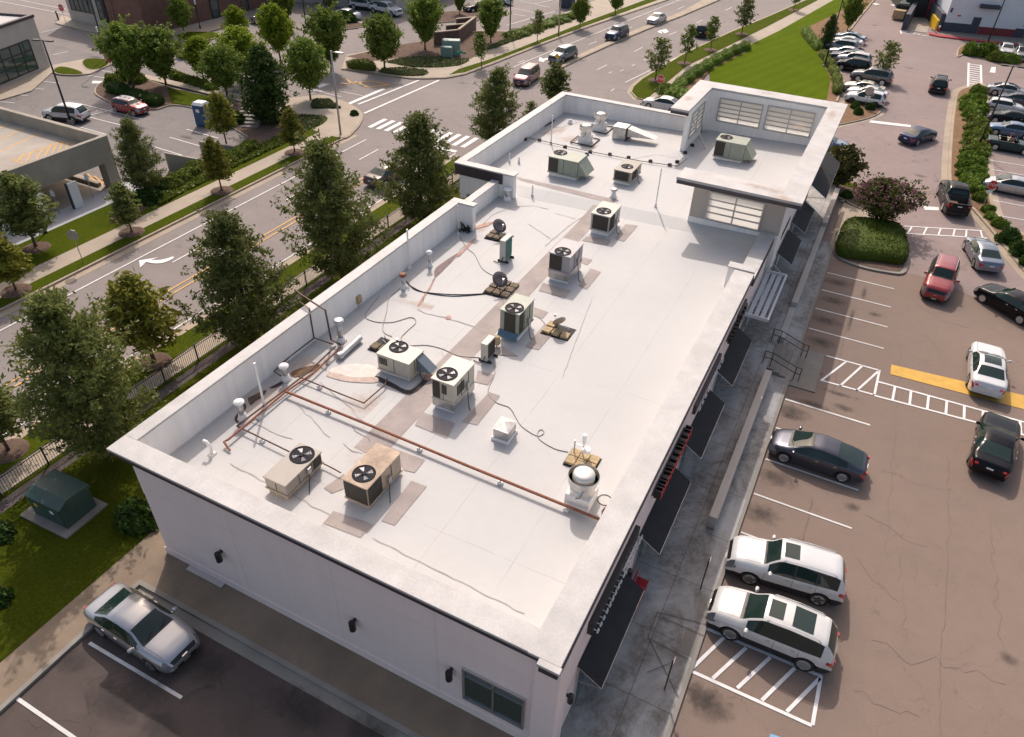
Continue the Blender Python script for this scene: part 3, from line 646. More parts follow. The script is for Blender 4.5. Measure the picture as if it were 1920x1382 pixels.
# oil spots in the bays and other spills (marks with shapes of their own)
def spill(px, py, rx, ry, rot=0.0, mat='oil', z=.0165):
    c = g(px, py) if mat == 'oil' else rp(px, py)
    mb = MB(); a = 14
    mb.sheet([(rx*math.cos(2*math.pi*k/a), ry*math.sin(2*math.pi*k/a)) for k in range(a)], 0)
    o = link('oil_stain' if mat == 'oil' else 'rust_mark', mesh_from('stain', mb, M[mat]), None, (c[0], c[1], z + _ns[0]*.0002 if mat == 'oil' else c[2]+.012), rot); o['kind'] = 'structure'; _ns[0] += 1; return o
for q in ((1570,530,1.3,.8),(1563,564,1.2,.8),(1550,602,1.3,.8),(1538,642,1.2,.9),(1485,772,1.4,.9),(1456,896,1.4,.9),(1427,964,1.3,.9),(1310,1303,.8,.7),(1330,1322,1.2,1.0),(1598,951,.6,.4),(1525,760,1.6,.5),(1582,765,.8,.4),(1570,738,1.6,.25),(1530,700,.7,.4),(1640,590,.7,.4),(1595,600,.2,2.6),(1620,550,.25,1.5),
          (275,1292,1.6,1.1),(215,1320,1.7,.9),(130,1235,1.3,.7),(390,1250,1.5,1),(560,1330,2,1),(700,1375,1.5,1),(300,1365,1.2,.8),(1890,1235,.5,.4),(1480,780,.8,.5),(1800,338,.9,.5),(1725,330,.9,.4),(1705,128,1,.4),(1640,48,1,.5),(180,108,1.5,.5),(260,240,1.6,.7),(350,258,1.4,.5)):
    spill(*q)

# cracks and paving joints drawn out across the old lot
def crack(pts, w, mat, rough=.06, z=.0062, name='asphalt_crack', zf=None):
    P = []
    for a, b in zip(pts, pts[1:]):
        a, b = Vector(a), Vector(b); n = max(2, int((b-a).length/.35))
        for i in range(n): P.append(a.lerp(b, i/n)+Vector((random.gauss(0,rough), random.gauss(0,rough))))
    vs = []; fs = []
    for i, p in enumerate(P):
        t = (P[min(i+1,len(P)-1)]-P[max(i-1,0)]).normalized(); n = Vector((-t.y,t.x))*w*(.35+.65*random.random())*.5
        for q in (p+n, p-n): vs.append((q.x, q.y, z if zf is None else zf(q.x, q.y)))
    fs = [(2*i,2*i+1,2*i+3,2*i+2) for i in range(len(P)-1)]
    return vs, fs, M[mat]
_tar = pmat('tar_joint', (.135,.105,.088), .9); M['tar'] = _tar
_m = MB()
for pts, w, r_ in ((gl([(1600,540),(1590,600),(1577,660),(1560,745)]),.06,.03),(gl([(1522,932),(1513,980),(1500,1030)]),.09,.05),(gl([(1500,1010),(1540,1040),(1575,1085)]),.05,.12),(gl([(1690,640),(1680,760),(1672,900),(1660,1060)]),.03,.05),
                   (gl([(1776,860),(1780,1000),(1772,1150),(1760,1300),(1764,1400)]),.035,.04),(gl([(1620,960),(1700,1010),(1750,1030)]),.03,.14),(gl([(1600,1020),(1640,1090),(1700,1140)]),.03,.15),(gl([(1590,1300),(1660,1330),(1740,1345)]),.03,.14),
                   (gl([(1700,560),(1760,600),(1830,620)]),.03,.14),(gl([(1660,880),(1720,905),(1800,930)]),.025,.14),(gl([(1850,960),(1870,1100),(1880,1250)]),.03,.1),(gl([(1640,1200),(1700,1240),(1790,1250),(1900,1290)]),.03,.15),
                   (gl([(1690,1050),(1690,1150),(1700,1220)]),.025,.12),(gl([(1770,680),(1750,640),(1690,610)]),.025,.12)):
    v_, f_, _ = crack(pts, w*.75, 'tar', r_); _m.add(v_, f_)
struct('asphalt_crack', _m, _tar).location.z = .006
# ------------------------------------------------------------------ the long shop building
BLD = thing('shop_building', 'long white single storey shop building with flat roof and raised clerestory at the far end', 'building', (-13, 37, 0))
ZT = 6.25
def bp(name, mb, mat, **k): return part(name, mb, M[mat] if isinstance(mat, str) else mat, BLD, **k)
# outer walls
w = MB()
w.bx(-21.95,-3.95,11.6,11.95,-.02,5.83); w.bx(-21.95,-21.6,11.95,43.0,-.02,4.0); w.bx(-3.95,-3.6,11.6,44.3,-.02,5.5)
w.bx(-24.9,-21.6,43.0,43.35,-.02,4.0); w.bx(-24.9,-24.55,43.35,61.6,-.02,4.0); w.bx(-24.9,-12.9,61.6,61.95,-.02,5.62)
w.bx(-4.35,-3.5,11.42,11.6,-.02,5.7); w.bx(-3.6,-3.5,11.6,12.3,-.02,5.7)           # corner pilaster
w.bx(-22.02,-3.6,11.56,11.6,.0,.55)
bp('wall', w, 'stucco')
w = MB()
for x in (-17.2,-12.4,-8.1): w.bx(x-.008,x+.008,11.596,11.6,.55,5.6)
w.bx(-21.9,-4.36,11.596,11.6,4.3,4.312)
bp('control_joint', w, pmat('wall_joint', (.66,.55,.52), .9))
# roof membrane as a grid that follows the fall to the drains
def roof_grid(x0, x1, y0, y1, nx, ny):
    vs = [(x0+(x1-x0)*i/nx, y0+(y1-y0)*j/ny, RZ(x0+(x1-x0)*i/nx, y0+(y1-y0)*j/ny)) for j in range(ny+1) for i in range(nx+1)]
    return vs, [(j*(nx+1)+i, j*(nx+1)+i+1, (j+1)*(nx+1)+i+1, (j+1)*(nx+1)+i) for j in range(ny) for i in range(nx)]
rf = MB(); rf.add(*roof_grid(-22.3,-3.9,11.9,43.6,12,4)); rf.add(*roof_grid(-25.3,-3.6,43.6,44.8,12,3)); rf.add(*roof_grid(-25.3,-3.6,44.8,62.7,12,2))
bp('roof_membrane', rf, 'membrane')
# parapets (inner faces) and copings
p = MB()
p.bx(-22.75,-22.3,12.2,37.35,3.6,ZT-.1); p.bx(-22.3,-21.2,37.35,37.75,3.6,ZT-.1)
p.bx(-22.75,-22.3,37.75,43.0,3.6,5.55); p.bx(-25.5,-21.15,43.0,43.45,3.6,ZT-.1)
p.bx(-25.75,-25.3,43.45,61.3,3.6,ZT-.1); p.bx(-25.75,-13.1,61.3,61.75,3.6,ZT-.1)
p.bx(-22.3,-4.6,11.75,12.2,3.6,ZT-.12); p.bx(-4.55,-3.75,12.2,37.8,3.6,ZT-.12)
p.bx(-4.98,-3.72,37.8,38.35,3.6,ZT-.02); p.bx(-4.35,-3.72,38.35,44.6,3.6,5.55)
bp('parapet', p, 'parapet', bevel=.03)
c = MB()
c.bx(-22.85,-22.2,12.25,37.3,ZT-.1,ZT); c.bx(-22.85,-21.1,37.3,37.85,ZT-.1,ZT+.004); c.bx(-22.8,-22.22,37.85,42.9,5.55,5.63)
c.bx(-25.85,-21.05,42.85,43.55,ZT-.1,ZT); c.bx(-25.85,-25.2,43.55,61.2,ZT-.1,ZT); c.bx(-25.85,-13.1,61.2,61.85,ZT-.1,ZT+.003)
c.bx(-22.85,-4.2,11.35,12.25,ZT-.12,ZT-.003); c.bx(-4.6,-3.5,11.33,37.75,ZT-.12,ZT); c.bx(-4.2,-3.44,11.1,11.33,ZT-.12,ZT+.002)
c.bx(-5.02,-3.5,37.75,38.4,ZT-.02,ZT+.07); c.bx(-4.45,-3.5,38.4,44.6,5.55,5.63)
bp('coping', c, 'coping', bevel=.015)
f = MB()
f.bx(-22.6,-4.2,11.42,11.6,5.83,ZT-.12); f.bx(-22.82,-22.755,11.6,37.3,5.80,ZT-.1); f.bx(-4.15,-3.52,11.17,11.42,5.78,ZT-.12)
f.bx(-3.6,-3.47,11.42,37.75,5.95,ZT-.12); f.bx(-25.8,-22.0,42.9,43.0,5.4,ZT-.1); f.bx(-25.82,-25.755,43.0,61.8,5.5,ZT-.1); f.bx(-3.6,-3.47,38.4,44.2,5.1,5.55)
bp('fascia', f, 'fascia')
# clerestory block: far, left, right and near walls under a broad flat ring of roof
def holed(mb, a0, a1, z0, z1, q0, q1, holes, axis='y'):     # a wall slab with real window openings
    def bx(u0, u1, w0, w1):
        if axis == 'y': mb.bx(u0, u1, q0, q1, w0, w1)
        else: mb.bx(q0, q1, u0, u1, w0, w1)
    u = a0
    for h0, h1, w0, w1 in holes:
        bx(u, h0, z0, z1); bx(h0, h1, z0, w0); bx(h0, h1, w1, z1); u = h1
    bx(u, a1, z0, z1)
t = MB()
holed(t, -12.9, -3.35, 4.4, 8.25, 62.6, 62.95, [(-11.95,-8.55,6.0,7.75),(-8.05,-4.5,6.0,7.8)])
holed(t, 56.7, 62.6, 4.2, 8.25, -13.25, -12.9, [(57.4,60.9,5.9,7.75)], 'x'); t.bx(-3.7,-3.35,44.95,62.6,-.02,8.25)
t.bx(-9.95,-2.6,43.4,44.98,8.1,8.33); t.bx(-3.70,-2.6,44.98,62.57,8.1,8.33); t.bx(-14.1,-2.6,62.57,64.0,8.1,8.33); t.bx(-14.1,-12.87,56.0,62.57,8.1,8.33)
bp('clerestory_wall', t, 'parapet')
t = MB(); holed(t, -9.1, -3.35, 5.5, 8.25, 44.65, 44.95, [(-8.0,-4.65,5.62,7.38)]); t.bx(-9.104,-8.09,44.645,44.65,6.45,6.46); t.bx(-4.56,-3.36,44.645,44.65,6.45,6.46); bp('clerestory_panel', t, 'greige')
t = MB(); t.bx(-9.12,-3.35,44.60,44.97,4.5,5.5); bp('clerestory_base', t, 'parapet')
t = MB(); t.bx(-13.35,-3.3,62.95,63.1,-.02,5.8); bp('back_wall', t, 'stucco')
r = MB()
r.bx(-10.0,-2.4,43.2,45.0,8.33,8.5); r.bx(-3.72,-2.4,45.0,62.55,8.33,8.5); r.bx(-14.3,-2.4,62.55,64.2,8.33,8.5); r.bx(-14.3,-12.85,55.8,62.55,8.33,8.5)
bp('clerestory_roof', r, 'coping', bevel=.01)
r = MB()
r.bx(-9.97,-2.44,43.23,43.4,8.08,8.33); r.bx(-2.6,-2.43,43.4,64.17,8.08,8.33); r.bx(-14.27,-2.6,64.0,64.17,8.08,8.33); r.bx(-14.27,-14.1,56.0,64.0,8.08,8.33); r.bx(-14.27,-12.88,55.83,56.0,8.08,8.33)
bp('clerestory_fascia', r, 'fascia')
def clere_window(x0, x1, z0, z1, y, cols, rows, glass, face=-1, axis='y'):
    fr = MB(); t = .085; d = .07
    def add(a0, a1, b0, b1, q0, q1):
        if axis == 'y': fr.bx(a0, a1, min(q0,q1), max(q0,q1), b0, b1)
        else: fr.bx(min(q0,q1), max(q0,q1), a0, a1, b0, b1)
    add(x0-.09,x0,z0-.09,z1+.09,y,y+face*.09); add(x1,x1+.09,z0-.09,z1+.09,y,y+face*.09); add(x0,x1,z0-.09,z0,y,y+face*.09); add(x0,x1,z1,z1+.09,y,y+face*.09)
    for i in range(1, cols): xm = x0+(x1-x0)*i/cols; add(xm-t/2,xm+t/2,z0,z1,y+face*.012,y+face*d)
    for j in range(1, rows): zm = z0+(z1-z0)*j/rows; add(x0,x1,zm-t/2,zm+t/2,y+face*.012,y+face*(d-.004))
    o = bp('window', fr, 'signgrey'); g_ = MB()
    if axis == 'y': g_.bx(x0,x1,min(y,y+face*.012),max(y,y+face*.012),z0,z1)
    else: g_.bx(min(y,y+face*.012),max(y,y+face*.012),x0,x1,z0,z1)
    q = part('pane', g_, M[glass], o); return o
clere_window(-8.0,-4.65,5.62,7.38,44.65,2,4,'frosted')
clere_window(-11.95,-8.55,6.0,7.75,62.6,2,5,'frosted'); clere_window(-8.05,-4.5,6.0,7.8,62.6,2,5,'frosted')
clere_window(57.4,60.9,5.9,7.75,-12.9,2,5,'frosted',1,'x')
for q in ((1470,372,1.2,.6),(1452,358,.9,.6),(1500,235,.5,1.6),(1560,215,.5,2.2),(1420,350,1.4,.5),(1290,185,.6,1.2),(1440,175,1.2,.5)):
    c_ = g(q[0], q[1], 8.5); mb_ = MB(); mb_.sheet([(q[2]*math.cos(.45*k), q[3]*math.sin(.45*k)) for k in range(14)], 0)
    o_ = link('rust_mark', mesh_from('stain', mb_, M['rust']), BLD, (c_[0]-BLD.location.x, c_[1]-BLD.location.y, 8.504))
br = MB(); br.tube([(-12.84,57.6,7.3),(-11.6,58.2,5.1)],.06,6); bp('roof_brace', br, 'galv')
# window and lamps of the near wall
wf = MB()
for a in ((-7.05,-4.62,2.95,3.05),(-7.05,-4.62,1.06,1.14),(-7.05,-6.95,1.14,2.95),(-4.72,-4.62,1.14,2.95),(-5.87,-5.8,1.14,2.95),(-6.95,-4.72,2.62,2.68)): wf.bx(a[0],a[1],11.5,11.62,a[2],a[3])
wn = bp('window', wf, 'alu')
wp = MB(); wp.bx(-6.95,-4.72,11.56,11.59,1.14,2.95); part('pane', wp, M['winglass'], wn)
for x in (-18.18,-11.63,-7.5):
    l = MB(); l.lathe([(.0,-.34),(.13,-.33),(.13,.12),(.0,.13)], (x,11.38,2.5), 14); l.bx(x-.05,x+.05,11.5,11.6,2.5,2.62); bp('wall_light', l, 'black', smooth=False)
for y, z in ((12.55,2.6),(18.6,2.3),(24.6,2.3)):
    l = MB(); l.lathe([(.0,-.3),(.11,-.29),(.11,.12),(.0,.13)], (-3.4,y,z), 14); l.bx(-3.6,-3.4,y-.04,y+.04,z-.02,z+.08); bp('wall_light', l, 'black')
dr = MB(); dr.bx(-20.6,-18.6,11.3,11.56,.13,.20); bp('wall_vent', dr, 'alu')
# shopfront: glazing in bays behind the awnings
BAYS = [(13.6,18.0),(20.1,24.6),(26.4,30.9),(32.6,37.2),(38.6,43.9),(45.4,48.6),(50.6,54.6),(56.2,60.4)]
for y0, y1 in BAYS:
    fr = MB(); X = -3.6 if y0 < 44 else -3.35; zb = .12 if y0 < 25 else .5
    for k in range(5): y = y0+(y1-y0)*k/4; fr.bx(X,X+.08,y-.035,y+.035,zb,2.9)
    for z in (zb+.02,2.3,2.86): fr.bx(X,X+.075,y0+.035,y1-.035,z,z+.06)
    o = bp('window', fr, 'alu'); gp = MB(); gp.bx(X,X+.02,y0,y1,zb,2.9); part('pane', gp, M['storeglass'], o)
def awning(y0, y1, z1=2.98, z0=2.36, x0=-3.58, x1=-2.62, fx=None):
    a = MB(); d = .03
    a.add([(x0,y0,z1),(x1,y0,z0),(x1,y1,z0),(x0,y1,z1),(x0,y0,z1-d),(x1,y0,z0-d),(x1,y1,z0-d),(x0,y1,z1-d)],[(0,1,2,3),(7,6,5,4),(0,4,5,1),(1,5,6,2),(2,6,7,3),(3,7,4,0)])
    o = bp('awning', a, 'fabric'); b = MB()
    for y in (y0,y1): b.tube([(x0,y,z1-.05),(x1,y,z0-.05)],.022,6); b.tube([(x0,y,z0-.3),(x1,y,z0-.06)],.018,6)
    b.tube([(x1,y0,z0-.05),(x1,y1,z0-.05)],.02,6); b.bx(x0-.02,x0+.03,y0,y1,z1-.1,z1-.06)
    part('awning_frame', b, M['galv'], o); return o
awning(13.5,18.0); awning(20.0,24.55)
awning(26.3,30.8); awning(32.5,37.2); awning(47.3,51.2,3.1,2.5,-3.3,-2.2); awning(52.6,57.0,3.1,2.5,-3.3,-2.2); awning(58.0,62.2,4.2,3.2,-3.3,-1.7); awning(62.5,66.0,4.2,3.2,-3.3,-1.7)
# louvred metal canopy between the awnings
cn = MB(); cz = 2.95
cn.bx(-3.55,-2.25,38.6,38.72,cz,cz+.2); cn.bx(-3.55,-2.25,44.4,44.52,cz,cz+.2); cn.bx(-2.25,-2.13,38.6,44.52,cz,cz+.2)
for i in range(3):
    x = -3.42+.37*i; cn.add([(x,38.72,cz+.06),(x+.26,38.72,cz+.12),(x+.26,44.4,cz+.12),(x,44.4,cz+.06),(x,38.72,cz+.04),(x+.26,38.72,cz+.1),(x+.26,44.4,cz+.1),(x,44.4,cz+.04)],[(0,1,2,3),(7,6,5,4),(0,4,5,1),(1,5,6,2),(2,6,7,3),(3,7,4,0)])
for y in (38.9,41.5,44.2): cn.tube([(-3.58,y,4.1),(-2.3,y,cz+.2)],.016,6)
bp('metal_canopy', cn, 'canopy')
# shop signs: long letter boxes on the frieze, seen steeply from above
def sign(y0, y1, z0, z1, depth, mats, letters, h=.42, backing=True):
    if backing:
        b = MB(); b.bx(-3.6,-3.6+depth*.55,y0,y1,z0,z1); o = bp('sign', b, mats[0])
    else:
        b = MB(); b.bx(-3.6,-3.52,y0,y1,z0+.15,z0+.25); o = bp('sign', b, 'fascia')
    for i in range(letters):
        l = MB(); y = y1-(y1-y0)*(i+.5)/letters; d = (y1-y0)/letters*.33; q = random.random(); X = -3.6+depth*.55; X2 = -3.6+depth
        if not backing: X = -3.52
        if mats[1] == 'script':
            pts = [(X2,y+d,z0+.1),(X2,y+d*.3,z0+h*(.6+.5*q)),(X2,y-d*.2,z0+.12),(X2,y-d,z0+.2+.12*q)]; l.tube(pts,.028,5); l.tube([(X,y,z0+.2),(X2,y,z0+.2)],.02,4)
            part('letter', l, M['signwhite'], o)
        else:
            l.bx(X,X2,y-d,y-d*.45,z0,z1-.04); l.bx(X,X2,y+d*.5,y+d,z0,z0+(z1-z0)*(1 if q>.4 else .6)); l.bx(X,X2-.004,y-d*.45,y+d*.5,z0+(z1-z0)*(.4 if q>.5 else .75),z0+(z1-z0)*(.58 if q>.5 else .93))
            part('letter', l, M['black'], o)
            if mats[1] == 'signred':
                fc = MB(); fc.bx(X2+.001,X2+.02,y-d,y+d,z0,z1-.03); part('letter_face', fc, M['signred'], o)
sign(14.1,18.9,4.1,4.75,.34,('black','script'),17)
sign(20.9,25.5,4.3,4.78,.36,('black','signred'),11,backing=False)
sign(26.9,31.6,4.25,4.75,.28,('fascia','script'),9)
sign(33.2,35.2,4.3,4.75,.28,('fascia','black'),5,backing=False); sign(35.5,37.4,4.2,4.8,.24,('fascia','fascia'),2)
sign(47.4,50.6,4.0,4.5,.28,('fascia','black'),7,backing=False)
# grey walkway pads laid on the membrane
def pad(name, quad, mat='grating', dz=.014):
    a, b, c_, d = [rp(*q, dz) for q in quad]; N = 10; vs = []; fs = []
    for i in range(N+1):
        for s, e in ((a,d),(b,c_)):
            q = s.lerp(e, i/N); vs.append((q.x, q.y, RZ(q.x, q.y)+dz))
    for i in range(N): fs.append((2*i,2*i+1,2*i+3,2*i+2))
    return bp(name, MB().add(vs, fs), mat)
pad('roof_pad', [(664,838),(712,862),(1140,388),(1112,384)])          # the long strip
pad('roof_pad', [(967,331),(975,338),(1150,383),(1154,374)])
for q in ([(625,958),(606,981),(676,1008),(700,983)],[(771,901),(715,976),(740,985),(800,912)],[(730,838),(758,882),(778,886),(797,862)],
          [(790,772),(778,797),(838,822),(853,793)],[(917,735),(867,790),(895,797),(938,742)],[(896,694),(890,716),(915,722),(927,703)],
          [(941,648),(905,660),(925,665),(972,668)],[(1020,608),(985,650),(1010,656),(1042,620)],[(1002,576),(1000,592),(1018,597),(1028,585)],
          [(1018,530),(1010,545),(1060,558),(1070,545)],[(1107,503),(1085,535),(1100,543),(1127,510)],[(1092,482),(1090,492),(1101,497),(1111,487)],
          [(1100,443),(1091,451),(1140,460),(1146,449)],[(1173,420),(1152,447),(1170,453),(1196,423)],[(645,888),(607,915),(622,925),(655,912)]):
    pad('roof_pad', q, dz=.02)
# patched, rusty and torn places in the membrane
def patch(pts, mat, dz=.03):
    P = spline([tuple(rp(*q))[:2] for q in pts], 4)
    return bp('roof_patch', MB().add([(x, y, RZ(x,y)+dz) for x, y in ccw(P)], [tuple(range(len(P)))]), mat)
soil = pmat('roof_soil', (.14,.085,.05), .95, var=.4, vscale=4); soild = pmat('roof_debris', (.045,.035,.035), .95, var=.4, vscale=5); ooze = pmat('roof_rust_run', (.42,.26,.21), .85, var=.3, vscale=4); peel = pmat('peeled_membrane', (.62,.54,.49), .7, var=.12, vscale=3)
patch([(545,700),(560,692),(585,686),(600,684),(590,694),(570,703),(552,708)], soil); patch([(505,728),(520,720),(534,712),(530,720),(515,728)], soild)
patch([(465,748),(475,742),(490,735),(500,733),(492,745),(480,752),(470,760)], soild); patch([(440,785),(450,770),(458,757),(462,765),(452,780),(446,794)], soild)
patch([(816,505),(832,492),(850,480),(858,476),(850,488),(838,500),(822,516),(815,520)], pmat('torn_felt', (.22,.16,.155), .9, var=.25, vscale=4)); patch([(783,575),(790,560),(800,548),(812,528),(818,518),(808,540),(797,556),(790,568)], ooze)
patch([(855,478),(868,468),(880,455),(892,447),(884,458),(870,472),(860,482)], ooze); patch([(885,430),(900,422),(915,418),(926,417),(915,424),(900,428)], ooze)
patch([(835,596),(842,592),(846,596),(840,600)], ooze); patch([(625,690),(660,683),(700,686),(708,700),(690,712),(640,706),(618,698)], peel, .025); patch([(612,705),(650,716),(705,718),(705,708),(660,708),(630,700)], pmat('peel_shadow_tan', (.47,.37,.32), .8, var=.2, vscale=4), .028)  # rust spot, pale peeled patch, tan strip along the peel's lower edge
patch([(700,702),(735,718),(769,732),(803,704),(807,710),(772,740),(735,727),(701,710)], soild, .024); patch([(800,700),(815,705),(806,714),(795,712)], ooze, .034)
patch([(1012,232),(1024,225),(1040,226),(1033,232),(1018,238)], soild)
for q in ((1050,245,2.2,1.6,0,'rust'),(1075,262,1.8,1.4,.5,'rust'),(1030,250,1.2,1.2,.2,'rust'),(1110,275,1.6,1,.2,'rust')): spill(*q)
for q in ((800,575,3.2,.5,.1,'rust'),(690,760,1.8,1.4,.1,'rust'),(505,750,2.5,2.0,.4,'rust'),(900,430,1.3,.8,.3,'rust'),(720,870,2.2,1.2,.1,'rust'),(590,690,2.6,1.6,.3,'rust')): spill(*q)
# ridges and dirty laps in the membrane
M['lap'] = pmat('dirty_lap', (.375,.355,.335), .9, var=.12, vscale=3); M['lapd'] = pmat('open_lap', (.24,.20,.18), .9, var=.3, vscale=3)
_m = MB(); _d = MB()
for pts, w, r_, q in (([(893,432),(925,402),(960,388),(1000,386),(1038,395)],.07,.02,0),([(1022,462),(1065,425),(1112,392)],.06,.02,0),([(1040,400),(1075,410),(1090,412)],.05,.03,0),([(782,580),(800,588),(835,596),(880,610),(925,625)],.08,.03,0),
                      ([(560,760),(590,790),(625,830)],.05,.04,0),([(600,716),(650,760),(690,800)],.05,.03,0),([(470,790),(520,815),(560,830)],.06,.05,0),([(660,800),(690,822),(705,838)],.05,.05,1),([(640,835),(662,848),(690,852)],.04,.06,1),([(430,870),(500,905),(560,935),(640,975)],.06,.03,0),
                      ([(830,660),(845,690),(870,706)],.04,.03,0),([(600,985),(700,1040),(800,1095),(900,1150)],.10,.03,0),([(940,1170),(1040,1215)],.10,.04,0),([(700,1010),(850,1085),(1000,1160)],.05,.02,0),
                      ([(1000,232),(1050,240),(1090,228)],.06,.05,1),([(1180,300),(1230,290),(1275,297)],.05,.03,0),([(1110,560),(1080,640),(1050,720)],.04,.02,0),([(990,420),(1020,440),(1040,452)],.05,.03,0),([(815,520),(800,545),(790,575)],.05,.05,1),([(862,470),(880,455)],.05,.04,1)):
    v_, f_, _x = crack([tuple(rp(*p)[:2]) for p in pts], w, 'lap', r_, zf=lambda x, y: RZ(x, y)+.018); bp('roof_split' if q else 'roof_lap', MB().add(v_, f_), 'lapd' if q else 'lap')
# red bench and the low walls, stairs and rails of the raised walk
b = thing('bench', 'red slatted metal bench under the second black awning from the near corner', 'bench', (-3.0,18.8,.12))
s_ = MB()
for i in range(5): s_.bx(-3.25+.1*i,-3.17+.1*i,18.1,19.9,.55,.58)
part('seat', s_, M['bench_red'], b)
s_ = MB()
for i in range(4): s_.bx(-3.34,-3.31,18.1,19.9,.66+.11*i,.74+.11*i)
part('backrest', s_, M['bench_red'], b)
for y in (18.15,19.8): part('leg', MB().bx(-3.3,-2.8,y,y+.05,.12,.55), M['black'], b)
for i, (y0, y1, z, lab) in enumerate(((24.4,37.0,.86,'long low beige wall along the raised walk, near stretch below the stairs'),(41.2,45.2,.62,'short low wall stub just beyond the stairs on the raised walk'),(45.25,52.0,.92,'pale capped low wall beside the parking bays past the stairs'),(52.05,58.6,.66,'lower dark recessed stretch of walk wall between two pale capped walls'),(58.65,66.3,.95,'farthest pale capped low wall, beside the paved corner by the hedge'))):
    solo('low_wall', MB().bx(-1.45,-1.05,y0,y1,0,z), M['greige' if i in (0,2,4) else 'concgrey'], lab, 'wall', (-1.25,(y0+y1)/2,0), bevel=.02)
st = thing('stairs', 'short concrete stairs from the raised walk down to the parking bays', 'stairs', (-.7,39.1,0))
for i in range(4): part('step', MB().bx(-1.44+.38*i,-1.06+.38*i,37.7,40.7,-.01,.5-.125*i), M['pad'], st)
for y, lab in ((37.9,'black double handrail on the near side of the concrete stairs'),(40.5,'black double handrail on the far side of the concrete stairs')):
    h = thing('handrail', lab, 'handrail', (-.6,y,.2))
    for z in (.92,.5): part('rail', MB().tube([(-1.75,y,.55+z),(-1.3,y,.55+z),(.15,y,.05+z),(.45,y,.05+z)],.025,8), M['black'], h)
    for x, z in ((-1.75,.55),(-1.3,.5),(.15,.05),(.45,.05)): part('post', MB().tube([(x,y,z),(x,y,z+.94)],.025,8), M['black'], h)
